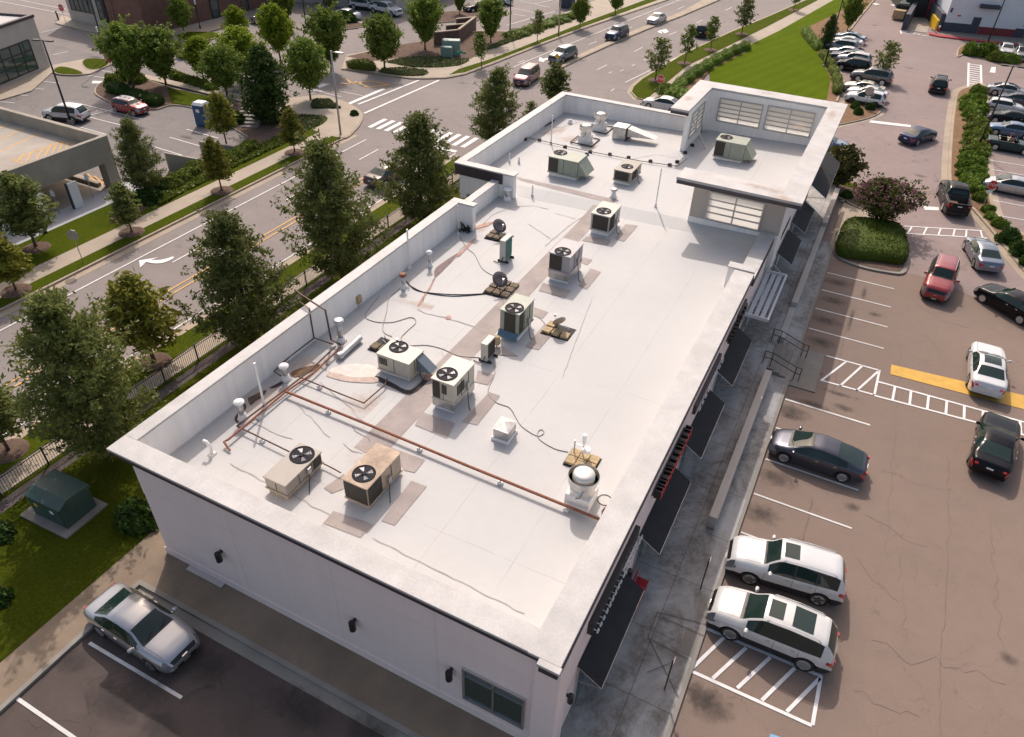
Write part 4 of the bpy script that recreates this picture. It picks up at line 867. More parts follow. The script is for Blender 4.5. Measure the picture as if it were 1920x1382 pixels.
# ------------------------------------------------------------------ rooftop plant
def rooftop_unit(label, nb, nt, lt, rt, col, curb=.28, fan=(.5,.25), fr=None, coil_n=(0,.45), coil_e=None, hood=None, louv_n=None, louv_e=None, dirty=False, curbmat='parapet', group='packaged air conditioners on the roof', under=0.0, name='rooftop_unit'):
    P = rp(*nb); z0 = P.z; zt = atY(nt[0], nt[1], P.y).z
    x0 = g(*lt, zt)[0]; y1 = g(*rt, zt)[1]; x1, y0 = P.x, P.y
    if x1-x0 > 3.4: x0 = x1-3.4
    t = thing(name, label, 'air conditioner', ((x0+x1)/2,(y0+y1)/2,z0), group=group)
    zb = z0+curb
    part('curb', MB().bx(x0+.08,x1-.08,y0+.08,y1-.08,z0-.25,zb-.002), M[curbmat], t)
    if under: part('plenum', MB().bx(x0+.02,x1-.02,y0+.02,y1-.02,zb,zb+under-.003), M['galv'], t)
    zb += under
    part('base_rail', MB().bx(x0-.02,x1+.02,y0-.02,y1+.02,zb,zb+.09), M[col], t, bevel=.01)
    part('cabinet', MB().bx(x0+.02,x1-.02,y0+.02,y1-.02,zb+.09,zt-.06), M[col], t, bevel=.015)
    part('lid', MB().bx(x0-.02,x1+.02,y0-.02,y1+.02,zt-.06,zt), M[col] if not dirty else pmat('dusty_lid', (.47,.36,.27), .9, var=.3, vscale=1.3, var2=.15), t, bevel=.02)
    w, d = x1-x0, y1-y0; r = fr or min(w, d)*.30
    cx, cy = x0+w*fan[0], y0+d*fan[1]
    f = part('fan', MB().lathe([(0,.006),(r,.006),(r,.02),(r*1.04,.03),(r*1.06,.0)], (cx,cy,zt), 28), M['fan'], t)
    bl = MB()
    for k in range(4):
        a = k*math.pi/2+.6; ca, sa = math.cos(a), math.sin(a); c2, s2 = math.cos(a+.55), math.sin(a+.55)
        bl.add([(cx+ca*.1,cy+sa*.1,zt+.012),(cx+ca*r*.80,cy+sa*r*.80,zt+.012),(cx+c2*r*.80,cy+s2*r*.80,zt+.028),(cx+c2*.1,cy+s2*.1,zt+.028)],[(0,1,2,3)])
    part('blade', bl, M['fanblade'], f)
    gr = MB()
    for q in (.35,.65,.95): gr.tube([(cx+r*q*math.cos(2*math.pi*k/20),cy+r*q*math.sin(2*math.pi*k/20),zt+.045) for k in range(21)], .005, 4, False)
    for k in range(6): a = k*math.pi/3; gr.tube([(cx,cy,zt+.05),(cx+r*math.cos(a),cy+r*math.sin(a),zt+.045)],.005,4)
    gr.lathe([(0,.055),(r*.22,.05),(r*.22,.03)],(cx,cy,zt),12)
    part('fan_guard', gr, M['fan'], f)
    hz0, hz1 = zb+.13, zt-.10
    def fins(a0, a1, face):
        m = MB()
        if face == 'n':
            m.bx(a0,a1,y0-.012,y0+.02,hz0,hz1)
            n = max(4, int((a1-a0)/.07))
            for k in range(n+1): x = a0+(a1-a0)*k/n; m.bx(x-.008,x+.008,y0-.02,y0-.012,hz0,hz1)
        else:
            m.bx(x1-.02,x1+.012,a0,a1,hz0,hz1)
            n = max(4, int((a1-a0)/.07))
            for k in range(n+1): y = a0+(a1-a0)*k/n; m.bx(x1+.012,x1+.02,y-.008,y+.008,hz0,hz1)
        part('coil', m, M['coil'], t)
    if coil_n: fins(x0+w*coil_n[0]+.06, x0+w*coil_n[1]-.06, 'n')
    if coil_e: fins(y0+d*coil_e[0]+.06, y0+d*coil_e[1]-.06, 'e')
    def louv(a, b, face):
        m = MB()
        for k in range(5):
            q = a+(b-a)*(k+.5)/5; h = (b-a)/5*.3
            if face == 'n': m.bx(q-h,q+h,y0-.004,y0+.021,hz0+.35*(hz1-hz0),hz1-.08)
            else: m.bx(x1-.021,x1+.004,q-h,q+h,hz0+.2*(hz1-hz0),hz1-.2*(hz1-hz0))
        part('louvre', m, M['coil'], t)
    if louv_n: louv(x0+w*louv_n[0], x0+w*louv_n[1], 'n')
    if louv_e: louv(y0+d*louv_e[0], y0+d*louv_e[1], 'e')
    s = MB()                                                     # panel seams and a disconnect box
    for q in (.36,.7): s.bx(x1-.02,x1+.003,y0+d*q-.006,y0+d*q+.006,hz0-.03,zt-.06)
    s.bx(x0+w*.52,x0+w*.525,y0-.003,y0+.02,hz0-.03,zt-.06); part('panel_seam', s, M['coil'], t)
    part('disconnect_box', MB().bx(x1,x1+.1,y0+d*.55,y0+d*.55+.2,hz0+.1,hz0+.4), M['signgrey'], t)
    c = MB(); c.tube([(x1+.05,y0+d*.55+.1,hz0+.1),(x1+.16,y0+d*.5,zb-.05),(x1+.3,y0+d*.42,z0+.03),(x1+.5,y0+d*.3,RZ(x1+.5,y0)+.03)],.018,5); part('conduit', c, M['rubber'], t)
    if hood:
        m = MB(); a, b, out, fc = hood
        if fc == 'e':
            ya, yb = y0+d*a, y0+d*b
            m.add([(x1,ya,zt-.08),(x1,yb,zt-.08),(x1+out,yb,hz0+.12),(x1+out,ya,hz0+.12),(x1,ya,hz0),(x1,yb,hz0)],[(0,3,2,1),(4,0,1,5),(0,4,3),(1,2,5),(4,5,2,3)])
            part('intake_hood', m, M[col] if out < .72 else M['slate'], t)
        else:
            xa, xb = x0+w*a, x0+w*b
            m.add([(xa,y0-.001,hz0+.02),(xb,y0-.001,hz0+.02),(xb,y0-out,hz0-.32),(xa,y0-out,hz0-.32)],[(0,1,2,3),(3,2,1,0)]); part('panel', m, M['bluetape'], t)
    return t, (x0,x1,y0,y1,z0,zt)
rooftop_unit('long low taupe air conditioner, fan at its far end, nearest the left front roof corner', (541,940), (536.7,913), (494,892.6), (605,848), 'ac_taupe', .2, (.5,.76), .48, None, (.72,.98), curbmat='wood')
rooftop_unit('tan air conditioner with dirt crusted lid beside the taupe one near the front edge', (693,957), (686,917), (642,897), (750,848), 'ac_tan', .12, (.5,.27), .44, (0,1), (0,.42), dirty=True)
rooftop_unit('cream white air conditioner left of the walkway strip over a torn stained patch', (769,717), (768,684), (703,664), (794,657), 'ac_cream', .12, (.36,.72), .45, None, None, hood=(.5,.95,.8,'e'), louv_n=(.06,.32))
rooftop_unit('tall cream white air conditioner on a metal plenum right of the walkway strip', (852,778), (852,724), (807.6,708.5), (893,681), 'ac_cream', .14, (.42,.3), .46, (.02,.42), None, louv_n=(.45,.68), louv_e=(.15,.5), under=.42)
rooftop_unit('sage green topped air conditioner with a blue flap under its coil in mid roof', (972,642), (974,590.7), (936.4,580), (1001,559.6), 'ac_sage', .35, (.55,.25), .46, (.2,.85), (0,.3), hood=(-.02,.98,.22,'n'))
rooftop_unit('violet grey air conditioner with vertical ribs on a tall galvanised plenum', (1065,534), (1067,482.5), (1030,472.5), (1091,455), 'ac_violet', .14, (.5,.22), .46, (0,.66), None, under=.5)
rooftop_unit('cream air conditioner with dark coil facing front, last on the long walkway strip', (1140,445), (1143,407), (1110,397), (1167,385), 'ac_pale', .25, (.48,.3), .46, (.08,.96), (.0,.45))
rooftop_unit('sage green air conditioner with slanted hood and open dark coil, beyond the cross strip', (1081,339), (1081,304), (1030,291), (1096,289), 'ac_sage', .18, (.22,.6), .48, (0,.36), None, hood=(.05,.95,.7,'e'))
rooftop_unit('small grey brown air conditioner right of the sage one beyond the cross strip', (1181,349), (1182.5,324), (1152.5,316), (1200,303), 'ac_taupe', .18, (.5,.4), .42, (.05,.9), (.1,.5))
rooftop_unit('pale green grey air conditioner standing inside the raised clerestory court', (1391,307), (1396,272), (1342,262), (1405,259), 'ac_sage', .14, (.26,.55), .46, (0,.36), None, hood=(.05,.95,.7,'e'))
# plain duct boxes
P = rp(1172.5,265); zt = atY(1174,241,P.y).z; x0 = g(1150,236,zt)[0]; y1 = g(1181,233,zt)[1]
t = thing('duct_box', 'grey galvanised duct box with a flat wedge hood beside the far exhaust fans', 'duct', (P.x,P.y,P.z))
part('casing', MB().bx(x0,P.x,P.y,y1,P.z-.1,zt), M['galv'], t, bevel=.01); s = MB()
s.add([(P.x,P.y+.1,zt-.02),(P.x,y1-.1,zt-.02),(P.x+2.4,y1-.1,zt-.5),(P.x+2.4,P.y+.1,zt-.5),(P.x,P.y+.1,P.z+.35),(P.x,y1-.1,P.z+.35)],[(0,3,2,1),(0,4,3),(1,2,5),(4,5,2,3)])
part('wedge_hood', s, M['galv'], t); part('flange', MB().bx(P.x-.05,P.x+.03,P.y-.05,y1+.05,P.z-.1,zt+.04), M['coil'], t)
P = rp(951,833); zt = atY(952,810.7,P.y).z; x0 = g(922.4,801,zt)[0]; y1 = g(972,789,zt)[1]
t = thing('duct_box', 'shiny galvanised sheet metal box alone on the white roof near the antenna cable', 'duct', (P.x,P.y,P.z))
part('curb', MB().bx(x0-.02,P.x+.05,P.y-.05,y1+.02,P.z-.1,P.z+.14), M['parapet'], t); part('casing', MB().bx(x0+.05,P.x,P.y,y1-.05,P.z+.14,zt-.05), M['galv'], t)
s = MB(); xm, ym = (x0+P.x)/2, (P.y+y1)/2
s.add([(x0,P.y-.03,zt-.06),(P.x+.04,P.y-.03,zt-.06),(P.x+.04,y1,zt-.06),(x0,y1,zt-.06),(xm,ym,zt+.08)],[(0,1,4),(1,2,4),(2,3,4),(3,0,4),(3,2,1,0)]); part('lid', s, M['galv'], t)
# upblast exhaust fans
def exhaust(label, px, py, s=1.0, tray=False):
    P = rp(px, py); t = thing('exhaust_fan', label, 'exhaust fan', P, group='mushroom exhaust fans on the roof'); q = lambda *a, **k: part(*a, **k)
    m = MB(); m.box((P.x,P.y,P.z+.2*s),(.82*s,.82*s,.6*s)); q('curb', m, M['parapet'], t, bevel=.03)
    m = MB(); m.lathe([(.40*s,.5*s),(.40*s,.62*s),(.34*s,.7*s),(.34*s,.78*s),(.47*s,.86*s),(.50*s,1.12*s),(.48*s,1.14*s),(.46*s,.9*s),(.30*s,.88*s)],P,28); q('wind_band', m, M['fanwhite'], t, smooth=False)
    m = MB(); m.lathe([(.30*s,.9*s),(.35*s,.95*s),(.35*s,1.14*s),(.33*s,1.20*s),(.26*s,1.24*s),(.12*s,1.262*s),(0,1.265*s)],P,28); q('motor_cap', m, M['fanwhite'], t, smooth=True)
    m = MB(); m.lathe([(.34*s,.915*s),(.465*s,.915*s)],P,28); q('throat', m, M['interior'], t)
    m = MB(); m.tube([(P.x+.2*s,P.y-.42*s,P.z+.95*s),(P.x+.1*s,P.y-.46*s,P.z+.6*s),(P.x-.05*s,P.y-.44*s,P.z+.45*s)],.015,5); q('cable', m, M['rubber'], t)
    if tray:
        m = MB()
        for a, b in (((-1,-1),(1,-1)),((1,-1),(1,1)),((1,1),(-1,1)),((-1,1),(-1,-1))): m.tube([(P.x+a[0]*.8*s,P.y+a[1]*.8*s,P.z+.1),(P.x+b[0]*.8*s,P.y+b[1]*.8*s,P.z+.1)],.05,6)
        q('drip_tray', m, M['coil'], t)
exhaust('white drum exhaust fan with domed cap near the front right of the roof', 1089, 938, 1.25)
exhaust('exhaust fan on a rusty tray, the nearer of the two in the far roof corner', 1097, 266, 1.15, True)
exhaust('exhaust fan on a tray, the farther of the two in the far roof corner', 1124, 243, 1.15, True)
# satellite dishes on ballast frames
def dish(label, px, py, az, bricks=6, r=.44, mast=.75, tilt=.9, facing=True):
    P = rp(px, py); t = thing('satellite_dish', label, 'satellite dish', P, group='satellite dishes on the roof')
    for k in range(bricks):
        m = MB(); m.box((P.x-.5+.5*(k%3), P.y-.28+.56*(k//3), P.z+.10+.02*(k%2)), (.42,.46,.14), .05*(k%3-1)); part('ballast_block', m, M['brick_dark' if facing else 'wood'], t, bevel=.01)
    m = MB(); m.bx(P.x-.78,P.x+.78,P.y-.6,P.y+.6,P.z-.02,P.z+.03); part('ballast_mat', m, M['rubber'], t)
    m = MB(); m.tube([(P.x,P.y,P.z),(P.x,P.y,P.z+mast)],.03,8)
    for a in (-.5,.5): m.tube([(P.x+a,P.y+.35,P.z+.1),(P.x,P.y,P.z+mast*.75)],.018,6)
    part('mast', m, M['galv'], t)
    d = Vector((math.cos(az)*math.cos(tilt), math.sin(az)*math.cos(tilt), math.sin(tilt))); u = d.cross(Vector((0,0,1))).normalized(); v = u.cross(d)
    c = Vector((P.x,P.y,P.z+mast+.05)); vs = [c-d*.03]; fs = []
    for j, (rr, off) in enumerate(((.5,-.022),(1,.02))):
        for k in range(20): a = 2*math.pi*k/20; vs.append(c+u*(r*rr*math.cos(a))+v*(r*rr*1.1*math.sin(a))+d*off)
    for k in range(20): fs += [(0,1+k,1+(k+1)%20),(1+k,21+k,21+(k+1)%20,1+(k+1)%20)]
    o = part('reflector', MB().add(vs, fs), M['dish' if facing else 'ac_tan'], t, smooth=True)
    sd = o.modifiers.new('s','SOLIDIFY'); sd.thickness = .015
    m = MB(); e = c+d*.5-v*.22; m.tube([c-v*r*.9, e],.014,5); m.box(tuple(e),(.09,.09,.14)); part('feed_arm', m, M['galv'], t); return t
dish('small dark satellite dish on two stacks of brick, the farthest of the left hand dishes', 936, 445, -.6, 4)
dish('dark satellite dish on a brick ballast mat at the end of the black cables', 937, 547, -.7, 9)
dish('tan backed satellite dish on four wooden pavers beside the sage green air conditioner', 1047, 622, 2.4, 4, .36, .6, .5, False)
dish('fallen dish bracket seen behind the cream white air conditioner', 726, 652, .9, 2, .3, .35, .3)
P = rp(1092, 866); t = thing('antenna_mount', 'wireless antenna on wooden pavers behind the white drum exhaust fan', 'antenna', P)
for k in range(6): part('ballast_block', MB().box((P.x-.42+.42*(k%3),P.y-.24+.48*(k//3),P.z+.1),(.39,.44,.12)), M['wood'], t, bevel=.01)
part('ballast_mat', MB().box((P.x,P.y,P.z+.01),(1.34,1.05,.05)), M['rubber'], t)
part('mast', MB().tube([(P.x-.1,P.y+.25,P.z),(P.x-.1,P.y+.25,P.z+.95)],.03,8).tube([(P.x-.5,P.y+.25,P.z+.62),(P.x-.1,P.y+.25,P.z+.62)],.02,6).tube([(P.x-.5,P.y+.25,P.z+.1),(P.x-.5,P.y+.25,P.z+.8)],.03,6), M['galv'], t)
part('antenna', MB().lathe([(0,0),(.09,.01),(.09,.42),(0,.45)],(P.x-.1,P.y+.25,P.z+.85),12).lathe([(.17,0),(.17,.16),(0,.18)],(P.x+.06,P.y+.2,P.z+.45),12), M['signwhite'], t)
# slim split condensers standing on edge
def split(label, nb, nt, h_, d_, col, coil):
    P = rp(*nb); t = thing('split_condenser', label, 'condenser', P, group='slim split condensers on the roof')
    x1, y0 = P.x, P.y; z = P.z+.12
    part('cabinet', MB().bx(x1-.36,x1,y0,y0+d_,z,z+h_), M['ac_pale'], t, bevel=.02); f = MB(); f.bx(x1,x1+.02,y0+.12,y0+d_-.06,z+.1,z+h_-.08)
    for k in range(9): y = y0+.14+(d_-.22)*k/8; f.bx(x1+.02,x1+.028,y-.01,y+.01,z+.1,z+h_-.08)
    part('coil', f, M[coil], t)
    part('foot', MB().bx(x1-.5,x1+.2,y0+.05,y0+.13,P.z,P.z+.12), M['rubber'], t); part('foot', MB().bx(x1-.5,x1+.2,y0+d_-.15,y0+d_-.07,P.z,P.z+.12), M['rubber'], t)
    part('refrigerant_line', MB().tube([(x1-.1,y0-.03,z+.3),(x1-.15,y0-.15,z+.05),(x1-.3,y0-.2,P.z+.05),(x1-.7,y0-.1,P.z+.03)],.025,6), M['rubber'], t)
split('slim white condenser with teal coil standing beside the small far dish', (946,494), (946,456), 1.35, .95, 'ac_pale', 'tealcoil')
split('slim grey condenser with blue black coil standing beside the sage green air conditioner', (913,682), (913,650), 1.0, .85, 'ac_pale', 'coil')
P = rp(931,650); solo('junction_box', MB().box((P.x,P.y,P.z+.4),(.3,.2,.5)).bx(P.x-.03,P.x+.03,P.y-.03,P.y+.03,P.z,P.z+.2), M['wood'], 'small tan junction box behind the slim grey condenser', 'box', P, bevel=.01)
P = rp(676,575); solo('junction_box', MB().box((P.x-.1,P.y,P.z+.45),(.25,.32,.45)).tube([(P.x-.1,P.y,P.z+.25),(P.x-.1,P.y-.05,P.z)],.02,5), M['wood'], 'weathered junction box on the left parapet wall', 'box', P, bevel=.01)
# flue vents and plumbing stacks
def vent(label, px, py, h, r, cap='galv', mat='galv', capw=1.8):
    P = rp(px, py); t = thing('roof_vent', label, 'vent', P, group='pipe vents on the roof')
    part('flashing', MB().lathe([(r*2.1,0),(r*1.5,.12),(r*1.25,.28),(r*1.2,.3)],P,14), M['parapet'], t, smooth=True)
    part('pipe', MB().lathe([(r,.02),(r,h)],P,14), M[mat], t, smooth=True)
    if cap: part('cap', MB().lathe([(r*1.05,h-.12),(r*capw,h-.02),(r*capw,h+.05),(r*capw*.7,h+.11),(0,h+.14)],P,16), M[cap], t)
vent('tall flue with domed steel cap by the pipes on the left of the roof', 640, 640, 1.25, .15)
vent('short flue with white cap beside the rusty torn patch', 537, 712, .8, .13, 'parapet')
vent('flue with wide white cap on the debris strip nearest the left front corner', 456, 785, .95, .13, 'parapet')
vent('flue with white cap against the left parapet, half way along', 806, 500, .95, .10, 'parapet')
vent('flue with rusted cap where two black cables start', 757, 540, .85, .12, 'rustpipe')
vent('flue with pale cap where the parapet steps, before the cross strip', 951, 375, .8, .16, 'parapet')
vent('thin plumbing stack beyond the stepped parapet, left one of two on the far roof', 955, 304, .7, .05, None, 'pvc')
vent('thin plumbing stack beyond the stepped parapet, right one of two on the far roof', 973, 306, .5, .06, None, 'pvc')
vent('thin plumbing stack just before the cross strip', 998, 367, .8, .05, None, 'pvc')
vent('small square based vent at the right end of the cross strip', 1150, 370, .55, .14, 'galv', 'parapet')
vent('short white stub vent near the stained far corner', 1069, 232, .35, .12, None, 'pvc')
P = rp(398, 852); solo('roof_vent', MB().tube([(P.x,P.y,P.z),(P.x,P.y,P.z+.5),(P.x-.12,P.y,P.z+.66),(P.x-.3,P.y,P.z+.66)],.07,10).lathe([(.2,0),(.1,.12)],P,12), M['pvc'], 'white gooseneck vent in the left front corner of the roof', 'vent', P, smooth=True)
P = rp(640,672); Q = rp(650,655); solo('fallen_flue', MB().tube([P+Vector((0,0,.17)),Q+Vector((.2,.9,.22))],.16,14).tube([P+Vector((-.04,-.15,.17)),P+Vector((0,.05,.17))],.2,14), M['galv'], 'length of shiny flue pipe lying on the roof beside the tall flue', 'pipe', P)
for lab, px, py, h, r in (('tall white pole by the left parapet near the debris strip', 497, 766, 2.6, .055),('white pole against the left parapet half way along', 768, 504, 2.6, .05),('thin white pole near the exhaust fans in the far corner', 1033, 270, 2.3, .045),('slender white pole standing free in front of the clerestory', 1229, 388, 2.75, .045)):
    P = rp(px, py); t = thing('roof_pole', lab, 'pole', P, group='white poles on the roof'); part('pole', MB().tube([P, P+Vector((0,0,h))], r, 8), M['pvc'], t); part('base', MB().lathe([(r*2.6,0),(r*2,.15),(r,.25)],P,10), M['pvc'], t)
# gas and condensate pipes
def pipe(label, pts, r, mat, dz=.22, posts=0, cat='pipe', name='roof_pipe'):
    W = [(rp(*q[:2])+Vector((0,0,q[2] if len(q) > 2 else dz))) for q in pts]
    t = thing(name, label, cat, W[0]); part('pipe', MB().tube(W, r, 8), M[mat], t, smooth=False)
    L = sum((b-a).length for a, b in zip(W, W[1:]))
    if posts:
        k = 0; acc = 0
        for a, b in zip(W, W[1:]):
            n = int((b-a).length/posts)
            for i in range(n):
                p = a.lerp(b, (i+.5)/max(n,1)); z = RZ(p.x, p.y)
                if p.z-z > .6: continue
                part('support', MB().bx(p.x-.1,p.x+.1,p.y-.08,p.y+.08,z,z+.12).bx(p.x-.03,p.x+.03,p.y-.03,p.y+.03,z+.12,p.z), M['pvc'], t)
    return t
pipe('thick rust red gas pipe crossing the roof to a riser near the right edge', [(537,742),(700,808),(880,883),(1127,984),(1127,984,.75),(1131,984,.95)], .062, 'rustpipe', .26, 2.6)
pipe('brown pipe running along the left parapet debris toward the left front corner', [(640,658),(590,706),(537,742),(430,832),(422,836),(432,848,.1)], .05, 'rustpipe', .24, 2.2)
pipe('second brown pipe parallel to the one along the left parapet', [(630,656),(580,704),(526,745),(446,806)], .04, 'darkpipe', .22)
pipe('thin brown pipe from the debris strip to the taupe air conditioner', [(446,806),(540,852),(548,856)], .035, 'darkpipe', .22, 2)
pipe('thin dark pipe bending round to the cream white air conditioner', [(560,712),(640,745),(683,762),(722,728),(727,716)], .035, 'darkpipe', .2, 2)
pipe('rust brown pipe that climbs the parapet in a tall hoop, outer one', [(640,655),(622,645),(620,648,2.15),(577,622,2.25),(565,612,2.25)], .05, 'darkpipe', .28)
pipe('rust brown pipe that climbs the parapet in a tall hoop, inner pair', [(625,652),(590,640),(590,640,2.0),(572,628,2.05)], .035, 'darkpipe', .22)
pipe('thin pipe along the foot of the left parapet between two flues', [(590,640),(545,674),(515,703),(528,711)], .035, 'darkpipe', .2)
pipe('thin gas pipe with black blocks crossing the far roof', [(985,260),(1050,275),(1120,290),(1200,305),(1270,315),(1288,300)], .03, 'darkpipe', .14)
blk = thing('pipe_blocks', 'row of black rubber blocks under the thin gas pipe on the far roof', 'pipe supports', rp(1060,278))
for q in ((987,257),(985,263),(1012,264),(1060,277),(1107,286),(1101,291),(1144,291),(1179,297),(1220,304),(1256,311),(1270,305),(1285,288),(1298,274)):
    P = rp(*q); part('block', MB().prism([(P.x-.16,P.y-.1),(P.x+.16,P.y-.1),(P.x+.1,P.y+.1),(P.x-.1,P.y+.1)],P.z,P.z+.18), M['rubber'], blk)
pipe('small conduit between the taupe and the tan air conditioners', [(608,876),(622,883),(640,893)], .03, 'darkpipe', .2)
def cable(label, pts, r=.018, mat='rubber'):
    P = spline([tuple(rp(*q)) for q in pts], 6, False); W = [(x,y,RZ(x,y)+r+.006) for x,y,z in P]
    solo('cable', MB().tube(W, r, 5), M[mat], label, 'cable', W[0])
greyc = 'grating'
cable('thin grey cable looping from the left parapet to the mini condenser', [(712,555),(685,590),(700,603),(735,605),(770,596),(780,605),(765,620),(752,635),(765,648),(800,648),(830,655),(860,668),(898,671)], .02, greyc)
cable('thin grey cable wandering from the left parapet flue to the cream white unit', [(753,540),(730,560),(725,585),(718,620),(735,632)], .018, greyc)
cable('thin cable from the mini condenser past the galvanised box to the antenna', [(925,680),(928,700),(915,735),(930,755),(955,765),(968,785),(978,800),(1000,815),(1012,818),(1020,812),(1015,806),(1008,812),(1012,825),(1040,842),(1065,848)], .018, greyc)
cable('black cable curving from the rusted flue to the ballasted dish', [(762,530),(775,540),(800,550),(850,556),(910,552)], .025)
cable('second black cable curving from the rusted flue to the ballasted dish', [(762,528),(778,544),(808,550),(860,553),(912,551)], .022)
cable('thin grey cable from the parapet corner to the brick ballasted dish', [(861,441),(875,465),(890,478),(905,505),(930,520)], .018, greyc)
cable('thin cable from the paver dish to the sage green unit', [(1003,592),(1015,600),(1025,612),(1030,618)], .015, greyc)
P = rp(1134,938); solo('cable', MB().tube([(P.x+.28*math.cos(a*.3),P.y+.28*math.sin(a*.3),P.z+.02) for a in range(22)],.014,5), M['rubber'], 'loose ring of wire lying beside the gas riser', 'cable', P)
P = rp(866,436); m = MB()
for k in range(9): m.tube([(P.x-.4+random.random()*.9,P.y+random.random()*.4,P.z+.05),(P.x-.3+random.random(),P.y+random.random()*.4,P.z+.2+random.random()*.4),(P.x-.4+random.random()*.9,P.y+random.random()*.4,P.z+.06)],.045,5)
solo('cable_heap', m, M['rubber'], 'tangled heap of black cables in the parapet corner', 'cables', P)
# ------------------------------------------------------------------ trees, shrubs, hedges
def leaf_quads(C, size, rng, asp=.5, up=.35):
    n = len(C); d = rng.normal(size=(n,3)); d /= np.linalg.norm(d,axis=1)[:,None]
    nrm = rng.normal(size=(n,3)); nrm[:,2] += up; b = np.cross(d, nrm); b /= np.linalg.norm(b,axis=1)[:,None]+1e-9
    s = size*(.6+.8*rng.random(n))[:,None]
    V = np.stack([C-d*s*.5-b*s*asp*.12, C-d*s*.1+b*s*asp*.5, C+d*s*.5, C-d*s*.1-b*s*asp*.5],1).reshape(-1,3)
    return V, np.arange(4*n).reshape(n,4)
TPROTO = {}
def tree_proto(key, seed, h, rad, shape, nlimb, nleaf, leaf, mat, base=.15, trunk_r=.12, clump=.35, asp=.5, rise=.35, stems=1):
    rng = np.random.default_rng(seed); tk = MB(); C = []; lean = rng.normal(size=2)*.02*h
    PR = dict(pyramid=[(0,.50),(.10,.82),(.26,1.0),(.45,.90),(.62,.70),(.78,.48),(.90,.27),(1,.08)], cone=[(0,.72),(.15,.95),(.38,1.0),(.62,.80),(.82,.50),(.93,.28),(1,.08)],
              round=[(0,.45),(.2,.85),(.45,1.0),(.7,.9),(.88,.6),(1,.2)], vase=[(0,.28),(.2,.58),(.45,.88),(.65,1.0),(.82,.88),(.93,.6),(1,.3)], open=[(0,.5),(.3,.95),(.6,.9),(.85,.5),(1,.2)])[shape]
    def prof(t): return lerp_list(PR, t)
    z0 = h*base
    roots = [(0,0)] if stems == 1 else [(.22*math.cos(6.28*i/stems), .22*math.sin(6.28*i/stems)) for i in range(stems)]
    for rx, ry in roots:
        k = 3.2 if stems > 1 else 0
        pth = [(rx+lean[0]*t+rx*k*t+.03*h*.12*math.sin(7*t+seed), ry+lean[1]*t+ry*k*t, h*t*.93) for t in (0,.08,.25,.45,.65,.82,1)]
        tk.tube(pth, [trunk_r*q for q in (1.35,1.0,.85,.66,.45,.26,.08)], 8)
    for i in range(nlimb):
        t = ((i+.5)/nlimb)**.9*.98; a = i*2.39996+rng.normal()*.4; zz = z0+(h-z0)*t
        R_ = rad*prof(t)*(.60+.62*rng.random()); rs = rise*(1.3-.6*t)+rng.normal()*.06
        sx, sy = lean*(zz/h)
        st = np.array([sx, sy, max(z0*.55, zz-R_*rs*.75)])
        en = st+np.array([math.cos(a)*R_, math.sin(a)*R_, R_*rs])
        mid = (st+en)/2+np.array([0,0,.08*R_])
        if i % 2 == 0 or nlimb < 40: tk.tube([tuple(st),tuple(mid),tuple(en)], [trunk_r*.32*(1-t*.6), trunk_r*.2*(1-t*.6), .012], 4, False)
        m = max(2, int(3+R_/rad*6))
        for j in range(m):
            q = .22+.80*(j+rng.random()*.7)/m; p = st*(1-q)+en*q+np.array([0,0,.08*R_*math.sin(math.pi*min(q,1))])
            side = np.array([-math.sin(a),math.cos(a),0])*rng.normal()*R_*.20
            C.append((p+side+rng.normal(size=3)*clump*.35, clump*(.65+.5*rng.random())*(1.15-.35*q)))
    if shape in ('round','vase'):
        for _ in range(nlimb): 
            t = rng.random(); a = rng.random()*6.28; rr = rad*prof(t)*math.sqrt(rng.random())*.9
            C.append((np.array([math.cos(a)*rr, math.sin(a)*rr, z0+(h-z0)*t]), clump*.9))
    if nleaf > 10000:                                  # long shoots that break the outline
        E = [c[0] for c in C]; sh = []
        for _ in range(150):
            p = E[rng.integers(len(E))]; a = math.atan2(p[1], p[0])+rng.normal()*.5; d = np.array([math.cos(a)*.75, math.sin(a)*.75, .35+.5*rng.random()]); ln = .7+.9*rng.random()
            if math.hypot(p[0], p[1]) < .45*rad*prof(min(1, max(0, (p[2]-z0)/(h-z0)))): continue
            tk.tube([tuple(p), tuple(p+d*ln)], [.014,.005], 3, False)
            for j in range(26): sh.append(p+d*ln*rng.random()+rng.normal(size=3)*.09)
    w = np.array([c[1]**2 for c in C]); w /= w.sum(); pick = rng.choice(len(C), nleaf, p=w)
    P0 = np.array([c[0] for c in C])[pick]; s = np.array([c[1] for c in C])[pick]
    L = P0+np.clip(rng.normal(size=(nleaf,3)),-1.8,1.8)*s[:,None]*np.array([.55,.55,.42]); L[:,2] = np.maximum(L[:,2], z0*.6)
    if nleaf > 10000 and sh: L = np.vstack([L, np.array(sh)])
    V, F = leaf_quads(L, leaf, rng, asp)
    V[:,2] = np.maximum(V[:,2], .05)
    TPROTO[key] = (mesh_from(key+'_trunk', tk, M['bark'], smooth=True), arr_mesh(key+'_crown', V, F, M[mat]), h)
tree_proto('willow_oak', 3, 10, 3.05, 'pyramid', 105, 19000, .26, 'oak', .10, .17, .46, .42, .5)
tree_proto('willow_oak_b', 9, 10, 3.1, 'pyramid', 95, 17500, .26, 'oak', .10, .17, .46, .42, .55)
tree_proto('young_oak', 4, 4.2, 1.15, 'pyramid', 55, 3000, .26, 'young', .26, .06, .24, .4)
tree_proto('young_oak_green', 14, 4.2, 1.2, 'pyramid', 55, 3200, .26, 'oak', .26, .06, .25, .4)
tree_proto('elm', 5, 6.2, 2.1, 'vase', 70, 11000, .30, 'elm', .24, .11, .42, .5, .9)
